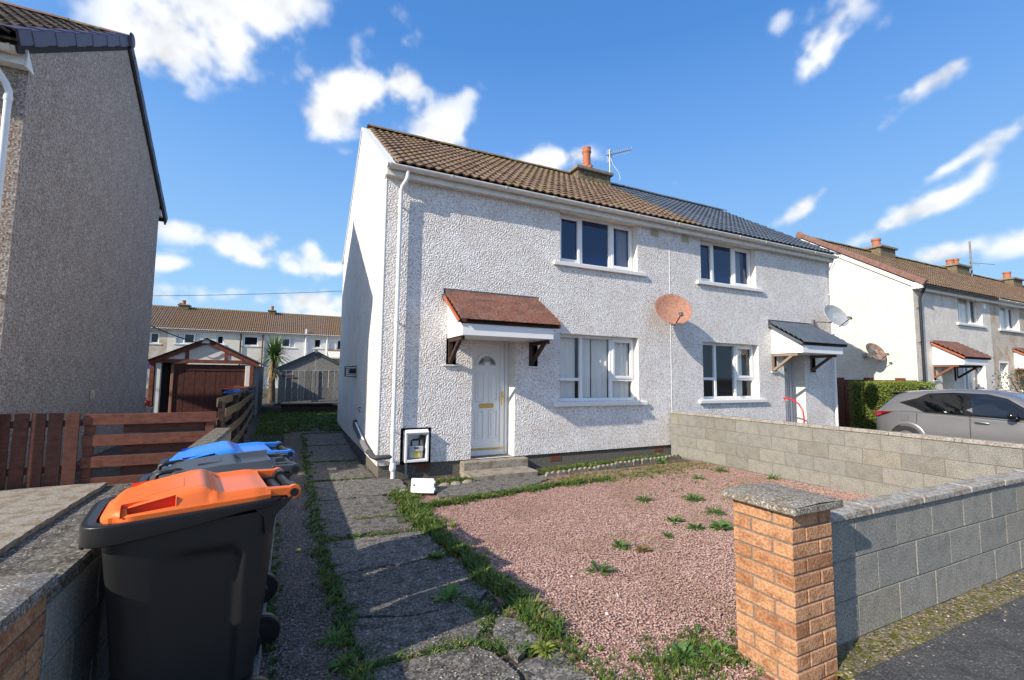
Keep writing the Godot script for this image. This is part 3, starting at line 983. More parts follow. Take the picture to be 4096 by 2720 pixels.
func make_ground() -> void:
	# one sheet to the horizon
	var b := MB.new()
	var xs := [-400.0, -120.0, -40.0, -20.0]
	var x := -12.0
	while x < 32.0:
		xs.append(x)
		x += 0.5
	xs.append_array([34.0, 45.0, 120.0, 400.0])
	var zs := [-400.0, -120.0, -60.0, -30.0]
	x = -20.0
	while x < 9.0:
		zs.append(x)
		x += 0.5
	zs.append_array([12.0, 30.0, 120.0, 400.0])
	var rows := []
	for z in zs:
		var row := PackedVector3Array()
		for q in xs: row.append(V(q, gy(q, z) - 0.03, z))
		rows.append(row)
	b.grid(rows)
	struct("ground", b, M.soil, "dark bare earth with thin weeds under the gravel and slabs")
	# road behind the camera and the footway in front of the walls
	struct("pavement", grid_sheet(1.34, 24.0, 5.93, 8.2, 0.3, 0.022), M.asphalt, "dark asphalt pavement in front of the grey block wall")
	struct("pavement_verge", grid_sheet(1.3, 24.0, 5.6, 6.35, 0.05, 0.012, 0.02), M.moss, "mossy gritty strip between the pavement and the street wall")
	struct("road", grid_sheet(-40.0, 40.0, 8.6, 15.0, 2.0, -0.06), M.asphalt, "asphalt street behind the garden walls")
	struct("crossover", grid_sheet(-24.0, 1.34, 5.95, 8.2, 0.3, 0.012), M.slab_agg, "worn concrete pavement crossing at the mouth of the drive")
	# neighbour's drive
	var nb := MB.new()
	nb = slab([[-12.0, 0.1], [-3.28, -0.15], [-3.25, 1.6], [-3.22, 3.2], [-3.25, 5.9], [-12.0, 5.9]], 0.05, 0.08, 0.012)
	struct("neighbour_driveway", nb, M.concrete_pale, "pale concrete drive in front of the brown board fence")
	struct("aggregate_strip", grid_sheet(-3.35, -2.1, -0.3, 5.9, 0.3, 0.0), M.aggregate, "strip of dark exposed aggregate beside the left wall")
	# our side
	var gb := thing("red_gravel", "", "")
	tag(gb, "red gravel parking area between the drive and the block walls", "", "", "structure")
	part("gravel_base", grid_sheet(0.1, 5.98, 0.75, 5.75, 0.1, -0.004, 0.012), M.gravel_bed, gb)
	pebbles(gb, 108000, func(): return Vector2(rng.randf_range(0.12, 5.95), 0.85 + 4.85 * pow(rng.randf(), 0.75)), func(p): return p.y > 0.95 + 0.5 * sstep(3.5, 0.5, p.x) + 0.16 * sin(p.x * 3.1) and p.x > 0.2 + 0.1 * sin(p.y * 3.0), [[0.44, 0.285, 0.24], [0.48, 0.33, 0.285], [0.4, 0.245, 0.2], [0.53, 0.395, 0.34]], [[0.11, 0.11, 0.12], [0.5, 0.47, 0.43], [0.42, 0.28, 0.16]], 0.02, 0.0)
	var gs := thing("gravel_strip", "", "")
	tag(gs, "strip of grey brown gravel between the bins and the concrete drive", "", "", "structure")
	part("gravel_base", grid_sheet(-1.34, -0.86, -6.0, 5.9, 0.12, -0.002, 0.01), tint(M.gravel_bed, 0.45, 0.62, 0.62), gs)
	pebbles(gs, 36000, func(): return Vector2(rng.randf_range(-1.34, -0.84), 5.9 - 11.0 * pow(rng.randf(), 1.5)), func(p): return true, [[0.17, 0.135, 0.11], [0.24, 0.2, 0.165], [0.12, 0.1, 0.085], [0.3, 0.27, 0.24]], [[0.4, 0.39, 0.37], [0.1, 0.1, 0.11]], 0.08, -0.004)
	var kb := MB.new()
	for k in 7:
		kb.b2(V(-1.99, -0.1, -1.2 + k * 1.0), V(-1.33, gy(-1.5, -0.7 + k) + 0.035, -0.205 + k * 1.0), 0.008)
	struct("bin_plinth_strip", kb, M.concrete, "narrow concrete strip under the wheelie bins")
	struct("drive_bed", grid_sheet(-0.98, 0.34, -6.7, 5.95, 0.15, -0.012, 0.012), M.soil, "dark dirt in the joints of the concrete drive")
	# concrete drive in cracked bays
	var tone2 := noise("fbm", 0.9, 15)
	var dr := thing("concrete_drive", "", "")
	tag(dr, "cracked grey concrete drive running back beside the gable", "", "", "structure")
	var bays := [
		[[-0.94, -6.6], [-0.03, -6.5], [-0.03, -5.0], [-0.94, -5.1]], [[-0.94, -4.97], [-0.04, -4.88], [-0.04, -3.4], [-0.93, -3.5]], [[-0.93, -3.38], [-0.04, -3.3], [-0.04, -1.75], [-0.93, -1.85]],
		[[-0.93, -1.73], [-0.05, -1.65], [-0.02, -0.1], [-0.93, -0.25]], [[-0.94, -0.13], [0.32, 0.02], [0.3, 0.75], [-0.1, 1.0], [-0.94, 0.98]], [[-0.94, 1.04], [-0.1, 1.05], [0.02, 1.2], [-0.02, 2.45], [-0.96, 2.42]],
		[[-0.9, 2.55], [0.02, 2.6], [0.08, 3.3], [-0.3, 3.42], [-0.62, 3.36], [-0.88, 3.42]], [[-0.88, 3.45], [-0.62, 3.39], [-0.3, 3.45], [0.09, 3.33], [0.1, 4.2], [-0.05, 4.36], [-0.46, 4.33], [-0.86, 4.18]], [[-0.86, 4.22], [-0.5, 4.37], [-0.15, 4.39], [-0.06, 4.6], [-0.22, 4.8], [-0.84, 4.78]],
		[[-0.84, 4.82], [-0.26, 4.85], [-0.16, 5.1], [-0.26, 5.95], [-0.84, 5.95]], [[-0.02, 4.62], [0.1, 4.7], [0.12, 4.98], [-0.1, 5.06], [-0.14, 4.86]], [[-0.12, 5.12], [0.13, 5.06], [0.2, 5.5], [0.24, 5.95], [-0.2, 5.95]]]
	for q in bays:
		part("slab", slab(q, 0.012 + rng.randf_range(-0.005, 0.005), 0.07, 0.024, 0.006), [M.slab_agg, tint(M.slab_agg, 0.88, 0.875, 0.86)][rng.randi() % 2], dr)
	pebbles(dr, 5200, func(): return Vector2(rng.randf_range(-0.95, 0.25), rng.randf_range(-1.0, 5.8)), func(p): return tone2.get_noise_2d(p.x, p.y) > -0.05, [[0.2, 0.185, 0.165], [0.12, 0.115, 0.105], [0.29, 0.27, 0.24]], [[0.5, 0.48, 0.45], [0.36, 0.2, 0.16]], 0.12, 0.012)
	var vs := thing("verge_grit", "", "")
	tag(vs, "grit and small stones lying along the foot of the street wall", "", "", "structure")
	pebbles(vs, 1100, func(): return Vector2(rng.randf_range(1.35, 6.0), 5.76 + absf(rng.randfn(0, 0.16))), func(p): return true, [[0.2, 0.18, 0.16], [0.14, 0.13, 0.12], [0.26, 0.2, 0.16]], [[0.5, 0.48, 0.45], [0.36, 0.22, 0.17]], 0.12, 0.016)
	struct("garden_path", slab([[0.62, 0.86], [1.3, 0.78], [2.5, 0.8], [2.45, 1.06], [1.9, 1.38], [1.1, 1.5], [0.56, 1.46]], 0.02, 0.07, 0.02, 0.004), M.slab_agg, "short concrete path in front of the door step")

func stone_mesh(sd: int) -> ArrayMesh:
	var r := RandomNumberGenerator.new()
	r.seed = sd
	var b := MB.new()
	var p := []
	for d in [Vector3.RIGHT, Vector3.UP, Vector3.BACK, Vector3.LEFT, Vector3.DOWN, Vector3.FORWARD]:
		p.append(d * r.randf_range(0.7, 1.15) + V(r.randf_range(-0.25, 0.25), r.randf_range(-0.2, 0.2), r.randf_range(-0.25, 0.25)))
	for f in [[0, 1, 2], [2, 1, 3], [3, 1, 5], [5, 1, 0], [0, 2, 4], [2, 3, 4], [3, 5, 4], [5, 0, 4]]:
		b.tri(p[f[0]], p[f[1]], p[f[2]], p[f[0]] + p[f[1]] + p[f[2]])
	return b.mesh()

func pebbles(parent: Node3D, count: int, where: Callable, ok: Callable, cols: Array, odd: Array, odd_share: float, dy: float) -> void:
	var tone := noise("fbm", 0.7, 141)
	for k in 3:
		var tr := []
		var cc := PackedColorArray()
		while tr.size() < count / 3:
			var p: Vector2 = where.call()
			if not ok.call(p): continue
			var s := rng.randf_range(0.005, 0.0098) * (1.35 if rng.randf() < 0.06 else 1.0)
			var b := Basis.from_euler(V(rng.randf_range(-0.35, 0.35), rng.randf() * TAU, rng.randf_range(-0.35, 0.35))).scaled(V(s, s * 0.5, s))
			tr.append(Transform3D(b, V(p.x, gy(p.x, p.y) + dy + rng.randf_range(0.0, 0.008), p.y)))
			var c: Array = odd[rng.randi() % odd.size()] if rng.randf() < odd_share else cols[rng.randi() % cols.size()]
			var g := rng.randf_range(0.85, 1.15)
			var dirt := sstep(0.05, 0.4, tone.get_noise_2d(p.x, p.y)) * 0.32
			cc.append(Color(c[0] * g * (1.0 - dirt * 0.55), c[1] * g * (1.0 - dirt * 0.5), c[2] * g * (1.0 - dirt * 0.75)))
		scatter("gravel_stones", stone_mesh(50 + k), M.stones, tr, cc, parent)

const FACE_L := Basis(Vector3(0, 0, 1), Vector3(0, 1, 0), Vector3(-1, 0, 0))
const FACE_R := Basis(Vector3(0, 0, -1), Vector3(0, 1, 0), Vector3(1, 0, 0))

func airbrick(house: Node3D, x: float, y: float, z: float) -> void:
	var b := MB.new()
	b.b2(V(x, y, z - 0.03), V(x + 0.23, y + 0.012, z + 0.008))
	b.b2(V(x, y + 0.12, z - 0.03), V(x + 0.23, y + 0.132, z + 0.008))
	for i in 8:
		b.b2(V(x + i * 0.031, y + 0.012, z - 0.03), V(x + i * 0.031 + 0.013, y + 0.12, z + 0.008))
	for j in 3:
		b.b2(V(x + 0.013, y + 0.037 + j * 0.03, z - 0.03), V(x + 0.217, y + 0.049 + j * 0.03, z + 0.006))
	part("airbrick", b, M.airbrick, house)

func ridge(roof: Node3D, x0: float, x1: float, y: float, z: float, mats: Array) -> void:
	var n := int((x1 - x0) / 0.45)
	var w := (x1 - x0) / n
	var b := MB.new()
	var g := []
	for xx in [0.0, w + 0.02]:
		var row := PackedVector3Array()
		for k in 9:
			var a := PI * k / 8.0
			row.append(V(xx, sin(a) * 0.085 - 0.03, cos(a) * 0.13))
		g.append(row)
	b.grid(g)
	for k in 8:
		b.quad(g[0][k], g[0][k + 1], g[0][k + 1] * 0.86, g[0][k] * 0.86, Vector3.LEFT)
	var me := b.mesh()
	for i in n:
		piece("ridge_tile", me, mats[rng.randi() % mats.size()], roof, Transform3D(Basis(Vector3.BACK, rng.randf_range(-0.012, 0.012)), V(x0 + i * w, y + rng.randf_range(-0.004, 0.006), z)))

func roof_base(house: Node3D, x0: float, x1: float, y: float, z: float, a: float, zr: float, m: Material) -> MeshInstance3D:
	# two plain slopes under the tiles; front eaves at (y, z), ridge at z = zr
	var yr := y + (z - zr) * tan(a)
	var b := MB.new()
	var d := V(0, 0.03, 0)
	for s in [1.0, -1.0]:
		var p := V(x0, y, zr + (z - zr) * s)
		var q := V(x1, y, zr + (z - zr) * s)
		var e := V(x0, yr, zr)
		var f := V(x1, yr, zr)
		b.quad(p, q, f, e, V(0, 1, s))
		b.quad(p - d, q - d, f - d, e - d, V(0, -1, -s))
		b.quad(p, q, q - d, p - d, V(0, 0, s))
		b.quad(p, e, e - d, p - d, Vector3.LEFT)
		b.quad(q, f, f - d, q - d, Vector3.RIGHT)
	return part("roof", b, m, house)

func downpipe(house: Node3D, pts: Array, m: Material, r := 0.034, collars := []) -> void:
	var b := MB.new()
	b.tube(pts, r, 12)
	var p := part("downpipe", b, m, house)
	for c in collars:
		var k := MB.new()
		k.tube([c, c + V(0, 0.06, 0)], r + 0.006, 12)
		k.b2(c + V(-0.01, 0.01, -0.11), c + V(0.01, 0.03, -r))
		part("pipe_clip", k, m, p)

func swan(x: float, y: float, zg: float, zw: float, bottom: float) -> Array:
	# gutter outlet at zg down to the wall at zw, then down to «bottom»
	return [V(x, y, zg), V(x, y - 0.12, zg), V(x, y - 0.17, zg - 0.02), V(x, y - 0.27, zw + 0.03), V(x, y - 0.33, zw), V(x, y - 0.5, zw), V(x, bottom, zw)]

func door(house: Node3D, x0: float, x1: float, y0: float, y1: float, zd: float, m: Material, fancy: bool, handle_right: bool) -> void:
	var f := MB.new()
	f.b2(V(x0, y0, zd), V(x0 + 0.06, y1, zd + 0.07), 0.006)
	f.b2(V(x1 - 0.06, y0, zd), V(x1, y1, zd + 0.07), 0.006)
	f.b2(V(x0 + 0.06, y1 - 0.06, zd), V(x1 - 0.06, y1, zd + 0.07), 0.006)
	f.b2(V(x0 + 0.06, y0, zd), V(x1 - 0.06, y0 + 0.11, zd + 0.055), 0.004)
	part("door_frame", f, m, house)
	var a := x0 + 0.065
	var b := x1 - 0.065
	var lo := y0 + 0.13
	var hi := y1 - 0.065
	var l := MB.new()
	l.b2(V(a, lo, zd), V(b, hi, zd + 0.03))
	# stiles and rails of the leaf stand proud of its panel
	l.b2(V(a, lo, zd + 0.03), V(a + 0.085, hi, zd + 0.05), 0.006)
	l.b2(V(b - 0.085, lo, zd + 0.03), V(b, hi, zd + 0.05), 0.006)
	l.b2(V(a + 0.085, lo, zd + 0.03), V(b - 0.085, lo + 0.1, zd + 0.049), 0.006)
	l.b2(V(a + 0.085, hi - 0.1, zd + 0.03), V(b - 0.085, hi, zd + 0.049), 0.006)
	var leaf := part("door", l, m, house)
	var w := (b - a - 0.17)
	var c := (a + b) * 0.5
	for s in [-1.0, 1.0]:
		for r in [[lo + 0.17, lo + 0.67], [lo + 0.83, lo + 1.33]]:
			var p := MB.new()
			var xc: float = c + s * w * 0.25
			var hw := w * 0.165
			var o := [xc - hw, xc + hw, r[0], r[1]]
			var t := 0.022
			p.b2(V(o[0], o[2], zd + 0.028), V(o[0] + t, o[3], zd + 0.044), 0.007)
			p.b2(V(o[1] - t, o[2], zd + 0.028), V(o[1], o[3], zd + 0.044), 0.007)
			p.b2(V(o[0] + t, o[2], zd + 0.028), V(o[1] - t, o[2] + t, zd + 0.043), 0.007)
			p.b2(V(o[0] + t, o[3] - t, zd + 0.028), V(o[1] - t, o[3], zd + 0.043), 0.007)
			p.b2(V(o[0] + 0.045, o[2] + 0.045, zd + 0.025), V(o[1] - 0.045, o[3] - 0.045, zd + 0.04), 0.01)
			part("door_panel", p, m, leaf)
	if fancy:
		# half-moon light with its number
		var R := 0.225
		var yc := lo + 1.48
		var ring := MB.new()
		for k in 24:
			var a0 := PI * k / 24.0
			var a1 := PI * (k + 1) / 24.0
			var q := func(r: float, an: float, z: float) -> Vector3: return V(c + cos(an) * r, yc + sin(an) * r * 0.98, z)
			ring.quad(q.call(R, a0, zd + 0.05), q.call(R, a1, zd + 0.05), q.call(R - 0.045, a1, zd + 0.05), q.call(R - 0.045, a0, zd + 0.05), Vector3.BACK)
			ring.quad(q.call(R, a0, zd + 0.05), q.call(R, a1, zd + 0.05), q.call(R + 0.012, a1, zd + 0.03), q.call(R + 0.012, a0, zd + 0.03), V(cos(a0), sin(a0), 0.5))
			ring.quad(q.call(R - 0.045, a0, zd + 0.05), q.call(R - 0.045, a1, zd + 0.05), q.call(R - 0.055, a1, zd + 0.03), q.call(R - 0.055, a0, zd + 0.03), V(-cos(a0), -sin(a0), 0.5))
			ring.quad(q.call(0.06, a0, zd + 0.046), q.call(0.06, a1, zd + 0.046), q.call(0.0, a1, zd + 0.046), q.call(0.0, a0, zd + 0.046), Vector3.BACK)
		ring.b2(V(c - R, yc - 0.035, zd + 0.03), V(c + R, yc, zd + 0.05), 0.005)
		part("fanlight_frame", ring, m, leaf)
		var gl := MB.new()
		for k in 24:
			var a0 := PI * k / 24.0
			var a1 := PI * (k + 1) / 24.0
			gl.tri(V(c, yc, zd + 0.034), V(c + cos(a0) * 0.18, yc + sin(a0) * 0.176, zd + 0.034), V(c + cos(a1) * 0.18, yc + sin(a1) * 0.176, zd + 0.034), Vector3.BACK)
		part("fanlight_glass", gl, plain(0.42, 0.43, 0.43, 0.15), leaf)
		for s in [-1.0, 1.0]:
			var lf := MB.new()
			for k in 3:
				var an: float = 0.35 + k * 0.28
				lf.box(V(c + s * 0.128 * cos(an), yc + 0.128 * sin(an) + 0.004, zd + 0.037), V(0.075 - k * 0.012, 0.03, 0.004), Basis(Vector3.BACK, s * (an - 0.6)), 0.002)
			part("leaf_pattern", lf, plain(0.06, 0.12, 0.085, 0.3), leaf)
		var tm := TextMesh.new()
		tm.text = "12"
		var sf := SystemFont.new()
		sf.font_names = ["Droid Serif"]
		tm.font = sf
		tm.font_size = 48
		tm.pixel_size = 0.0022
		tm.depth = 0.004
		var num := piece("door_number", tm, plain(0.34, 0.2, 0.06, 0.4), leaf, Transform3D(Basis(), V(c, yc + 0.118, zd + 0.04)))
	var lb := MB.new()
	lb.b2(V(c - 0.135, lo + 0.715, zd + 0.03), V(c + 0.135, lo + 0.79, zd + 0.05), 0.006)
	part("letterbox", lb, M.brass, leaf)
	var hx := b - 0.04 if handle_right else a + 0.04
	var hd := MB.new()
	hd.b2(V(hx - 0.017, lo + 0.76, zd + 0.05), V(hx + 0.017, lo + 1.01, zd + 0.06), 0.004)
	var s2 := -1.0 if handle_right else 1.0
	hd.tube([V(hx, lo + 0.91, zd + 0.06), V(hx, lo + 0.91, zd + 0.1), V(hx + s2 * 0.04, lo + 0.908, zd + 0.11), V(hx + s2 * 0.11, lo + 0.905, zd + 0.105)], 0.009, 8)
	part("door_handle", hd, M.brass, leaf)
	var th := MB.new()
	th.b2(V(x0 + 0.06, y0 + 0.11, zd + 0.04), V(x1 - 0.06, y0 + 0.13, zd + 0.075), 0.004)
	part("threshold", th, M.brass, house)

func slot_window(house: Node3D, x0: float, x1: float, y0: float, y1: float, z: float) -> void:
	var b := MB.new()
	b.reveal([x0, x1, y0, y1], z - 0.0005, 0.12)
	b.quad(V(x0, y0, z - 0.12), V(x0, y1, z - 0.12), V(x1, y1, z - 0.12), V(x1, y0, z - 0.12), Vector3.BACK)
	var w := part("slot_window", b, M.dark, house)
	var s := MB.new()
	s.b2(V(x0 - 0.06, y0 - 0.022, z - 0.1), V(x1 + 0.06, y0, z + 0.045), 0.004)
	part("sill", s, M.white_paint, w)
	var p := MB.new()
	p.quad(V(x0 + 0.02, y0 + 0.01, z - 0.1), V(x0 + 0.02, y1, z - 0.1), V(x1 - 0.02, y1, z - 0.1), V(x1 - 0.02, y0 + 0.01, z - 0.1), Vector3.BACK)
	part("pane", p, M.glass, w)

func make_white_house() -> void:
	var h := thing("semi_detached_house", "white pebbledashed half of the pair with brown tiled roof, door and stepped entrance", "house", V(3, 0, -3.4))
	var up := [3.3, 5.2, 3.82, 4.83]
	var low := [3.3, 5.2, 1.14, 2.43]
	var dr := [1.54, 2.36, 0.19, 2.33]
	var s1 := [1.07, 1.245, 1.79, 2.3]
	var s2 := [2.64, 2.82, 1.79, 2.3]
	var mt := [0.35, 0.845, 0.2, 0.765]
	var fl := [1.0, 2.85, 2.86, 3.08]
	var w := MB.new()
	w.wall(0.0, 6.1, 0.2, 5.04, 0.0, [up, low, dr, s1, s2, mt, fl])
	w.quad(V(0, 0.2, 0), V(6.1, 0.2, 0), V(6.1, 0.2, -0.06), V(0, 0.2, -0.06), Vector3.DOWN)
	w.reveal(fl, 0, 0.03)
	w.quad(V(fl[0], fl[2], -0.03), V(fl[0], fl[3], -0.03), V(fl[1], fl[3], -0.03), V(fl[1], fl[2], -0.03), Vector3.BACK)
	part("front_wall", w, M.harl, h)
	var g := MB.new()
	var gp := PackedVector2Array([Vector2(-0.003, 0.2), Vector2(-0.003, 5.02), Vector2(-3.41, 7.28), Vector2(-6.82, 5.02), Vector2(-6.82, 0.2)])
	g.prism(gp, 0.06, Transform3D(FACE_L, Vector3.ZERO))
	part("gable_wall", g, M.harl_side, h)
	var rw := MB.new()
	rw.quad(V(0, -0.2, -6.82), V(0, 5.02, -6.82), V(6.1, 5.02, -6.82), V(6.1, -0.2, -6.82), Vector3.FORWARD)
	part("rear_wall", rw, M.harl_side, h)
	var cb := MB.new()
	cb.b2(V(-0.006, 0.2, -0.02), V(0.014, 4.83, 0.006), 0.003)
	part("corner_bead", cb, M.white_paint, h)
	var pl := MB.new()
	pl.b2(V(0.03, -0.3, -6.78), V(6.1, 0.197, -0.035))
	part("plinth", pl, M.plinth, h)
	airbrick(h, 3.11, 0.055, -0.035)
	airbrick(h, 5.62, 0.07, -0.035)
	airbrick(h, 0.62, 0.05, -0.035)
	var sb := MB.new()
	sb.b2(V(6.09, 0.2, -0.01), V(6.105, 4.83, 0.006), 0.003)
	part("joint_bead", sb, M.white_paint, h)
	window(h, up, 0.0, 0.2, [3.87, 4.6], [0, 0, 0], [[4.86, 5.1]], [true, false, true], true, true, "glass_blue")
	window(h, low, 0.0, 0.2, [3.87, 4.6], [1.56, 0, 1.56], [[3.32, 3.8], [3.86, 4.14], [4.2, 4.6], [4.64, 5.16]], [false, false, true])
	# door recess
	var rv := MB.new()
	rv.reveal(dr, -0.001, 0.36)
	part("door_reveal", rv, M.reveal, h)
	door(h, 1.54, 2.36, 0.19, 2.33, -0.36, M.upvc, true, true)
	slot_window(h, s1[0], s1[1], s1[2], s1[3], 0)
	slot_window(h, s2[0], s2[1], s2[2], s2[3], 0)
	canopy(h, 1.02, 2.8, 2.43, 0.0, [M.shingle, M.shingle_2, M.shingle_3], M.shingle_edge, [M.wood_dark, M.wood_dark])
	# steps
	var st := MB.new()
	st.b2(V(1.36, -0.1, -0.3), V(2.56, 0.185, 0.16), 0.012)
	part("step", st, M.concrete_pale, h)
	var st2 := MB.new()
	st2.b2(V(1.3, -0.1, 0.163), V(2.5, 0.055, 0.62), 0.012)
	part("step", st2, M.concrete_pale, h)
	# gas meter cupboard let into the wall, its door gone
	var mr := MB.new()
	mr.reveal(mt, -0.0005, 0.09)
	mr.quad(V(mt[0], mt[2], -0.09), V(mt[0], mt[3], -0.09), V(mt[1], mt[3], -0.09), V(mt[1], mt[2], -0.09), Vector3.BACK)
	part("meter_recess", mr, M.dark, h)
	var bx := MB.new()
	var x0 := 0.405
	var x1 := 0.785
	bx.b2(V(x0, 0.235, -0.08), V(x0 + 0.035, 0.715, 0.1), 0.006)
	bx.b2(V(x1 - 0.035, 0.235, -0.08), V(x1, 0.715, 0.1), 0.006)
	bx.b2(V(x0 + 0.035, 0.235, -0.08), V(x1 - 0.035, 0.275, 0.099), 0.006)
	bx.b2(V(x0 + 0.035, 0.665, -0.08), V(x1 - 0.035, 0.715, 0.099), 0.006)
	bx.b2(V(x0 + 0.035, 0.275, -0.078), V(x1 - 0.035, 0.665, -0.07))
	bx.box(V((x0 + x1) * 0.5, 0.71, 0.075), V(x1 - x0 - 0.01, 0.03, 0.09), Basis(Vector3.RIGHT, 0.5), 0.004)
	var mb := part("meter_box", bx, M.upvc, h)
	var gm := MB.new()
	gm.b2(V(0.49, 0.285, -0.06), V(0.7, 0.48, 0.04), 0.02)
	gm.b2(V(0.545, 0.395, 0.04), V(0.705, 0.475, 0.055), 0.005)
	part("gas_meter", gm, M.meter, mb)
	var dp := MB.new()
	dp.b2(V(0.56, 0.44, 0.055), V(0.63, 0.462, 0.058))
	part("display", dp, M.dark, mb)
	var yl := MB.new()
	yl.b2(V(0.555, 0.31, 0.04), V(0.66, 0.375, 0.044))
	part("warning_label", yl, M.yellow, mb)
	var gpz := MB.new()
	gpz.tube([V(0.53, 0.47, -0.01), V(0.53, 0.56, -0.01), V(0.56, 0.575, -0.01), V(0.68, 0.575, -0.01), V(0.71, 0.6, -0.01), V(0.7, 0.64, -0.01)], 0.016, 8)
	gpz.tube([V(0.66, 0.47, -0.01), V(0.66, 0.6, -0.01), V(0.69, 0.64, -0.01), V(0.74, 0.62, -0.01), V(0.745, 0.28, -0.01)], 0.016, 8)
	part("gas_pipe", gpz, M.black_paint, mb)
	var gp2 := MB.new()
	gp2.tube([V(0.44, 0.25, 0.03), V(0.44, -0.05, 0.03)], 0.02, 10)
	part("gas_riser", gp2, plain(0.3, 0.29, 0.27, 0.6), h)
	# roof
	var a := 0.585
	var rf := roof_base(h, 0.12, 6.86, 4.965, 0.205, a, -3.41, M.tile_dark)
	var tm := tile_mesh(0.32, 0.312)
	tile_slope(rf, 0.14, 21, 0.32, 4.97, 0.23, a, 14, 0.312, tm, [M.tile, M.tile_2, M.tile_3, M.tile, M.tile_moss], false, "tile", 4)
	ridge(rf, 0.1, 6.9, 7.42, -3.41, [M.tile, M.tile_moss, M.tile_2])
	var vg := MB.new()
	for s in [1.0, -1.0]:
		var yr := 4.965 + 3.615 * tan(a)
		vg.bar(V(0.06, 4.93, -3.41 + 3.6 * s), V(0.06, yr - 0.02, -3.41), 0.17, 0.07, 0.006)
	part("verge_board", vg, M.upvc, h)
	var so := MB.new()
	so.b2(V(-0.02, 4.81, -0.02), V(6.1, 4.83, 0.11))
	so.b2(V(-0.02, 4.8, 0.11), V(6.1, 4.99, 0.133), 0.004)
	so.b2(V(-0.02, 4.81, -0.08), V(0.0, 4.98, 0.11))
	part("fascia", so, M.upvc_old, h)
	gutter(h, -0.03, 6.1, 4.95, 0.2, M.upvc_old)
	downpipe(h, [V(0.3, 4.9, 0.2), V(0.3, 4.8, 0.2), V(0.29, 4.75, 0.18), V(0.24, 4.66, 0.12), V(0.225, 4.58, 0.085), V(0.222, 4.3, 0.082), V(0.215, 0.25, 0.082), V(0.222, 0.19, 0.1), V(0.226, 0.1, 0.105), V(0.226, -0.05, 0.105)], M.upvc, 0.034, [V(0.222, 4.36, 0.082), V(0.219, 2.45, 0.082), V(0.216, 0.72, 0.082), V(0.215, 0.27, 0.082)])
	var col := MB.new()
	col.lathe([Vector2(0.034, 0.0), Vector2(0.05, 0.02), Vector2(0.054, 0.06), Vector2(0.046, 0.11), Vector2(0.036, 0.14)], V(0.222, 0.12, 0.1), 12)
	part("pipe_shoe", col, M.upvc, h)
	# roof ventilators under the eaves
	for xx in [5.57]:
		vent(h, xx, 4.65, 0.0)
	var ch := chimney(h, 5.72, 6.83, 6.6, 7.42, -3.85, -2.98, [[6.32, -3.42, 0.84, 0.12], [5.95, -3.45, 0.08, 0.16]], M.chimney, M.cap)
	var hood := MB.new()
	hood.tube([V(6.33, 7.72, -3.36), V(6.37, 7.76, -3.22)], 0.05, 10)
	hood.tube([V(6.4, 7.6, -3.4), V(6.5, 7.66, -3.38)], 0.045, 10)
	part("pot_outlet", hood, M.terracotta, ch)
	# flue guard, lagged pipes and a hook on the gable
	var fg := MB.new()
	for k in 6:
		fg.tube([V(0, 1.56 + k * 0.045, -3.06), V(-0.2, 1.575 + k * 0.039, -3.02), V(-0.24, 1.575 + k * 0.039, -2.97), V(-0.2, 1.575 + k * 0.039, -2.91), V(0, 1.56 + k * 0.045, -2.86)], 0.006, 5)
	for k in 9:
		var z := -3.05 + k * 0.023
		fg.tube([V(0, 1.55, z), V(-0.22, 1.57, z), V(-0.22, 1.775, z), V(0, 1.795, z)], 0.0045, 5)
	fg.tube([V(0, 1.68, -2.955), V(-0.14, 1.68, -2.955)], 0.05, 12)
	part("flue_guard", fg, M.black_paint, h)
	var pp := MB.new()
	pp.tube([V(0.0, 0.66, -2.5), V(-0.06, 0.66, -2.45), V(-0.07, 0.58, -2.3), V(-0.07, 0.46, -1.5), V(-0.075, 0.42, -1.0)], 0.035, 8)
	pp.tube([V(-0.07, 0.36, -0.45), V(-0.07, 0.345, -0.1), V(-0.05, 0.345, 0.06), V(0.03, 0.345, 0.09), V(0.2, 0.345, 0.082)], 0.036, 8)
	part("waste_pipe", pp, M.lag, h)
	var p3 := MB.new()
	p3.tube([V(-0.075, 0.43, -1.1), V(-0.08, 0.41, -0.9), V(-0.08, 0.37, -0.5), V(-0.07, 0.36, -0.4)], 0.046, 8)
	part("pipe_lagging", p3, M.lag_grey, h)
	var p2 := MB.new()
	p2.tube([V(-0.04, 0.64, -2.35), V(-0.045, 0.52, -1.6), V(-0.06, 0.45, -1.05)], 0.02, 8)
	part("overflow_pipe", p2, M.upvc, h)
	var hk := MB.new()
	hk.tube([V(0.0, 0.97, -1.95), V(-0.04, 0.98, -1.95), V(-0.05, 0.93, -1.93), V(-0.02, 0.88, -1.92)], 0.008, 6)
	part("hook", hk, M.black_paint, h)

func vent(h: Node3D, x: float, y: float, z: float) -> void:
	var b := MB.new()
	b.b2(V(x, y, z), V(x + 0.215, y + 0.14, z + 0.012), 0.003)
	for k in 5:
		b.box(V(x + 0.1075, y + 0.022 + k * 0.024, z + 0.016), V(0.19, 0.014, 0.01), Basis(Vector3.RIGHT, 0.5))
	part("wall_vent", b, M.vent, h)

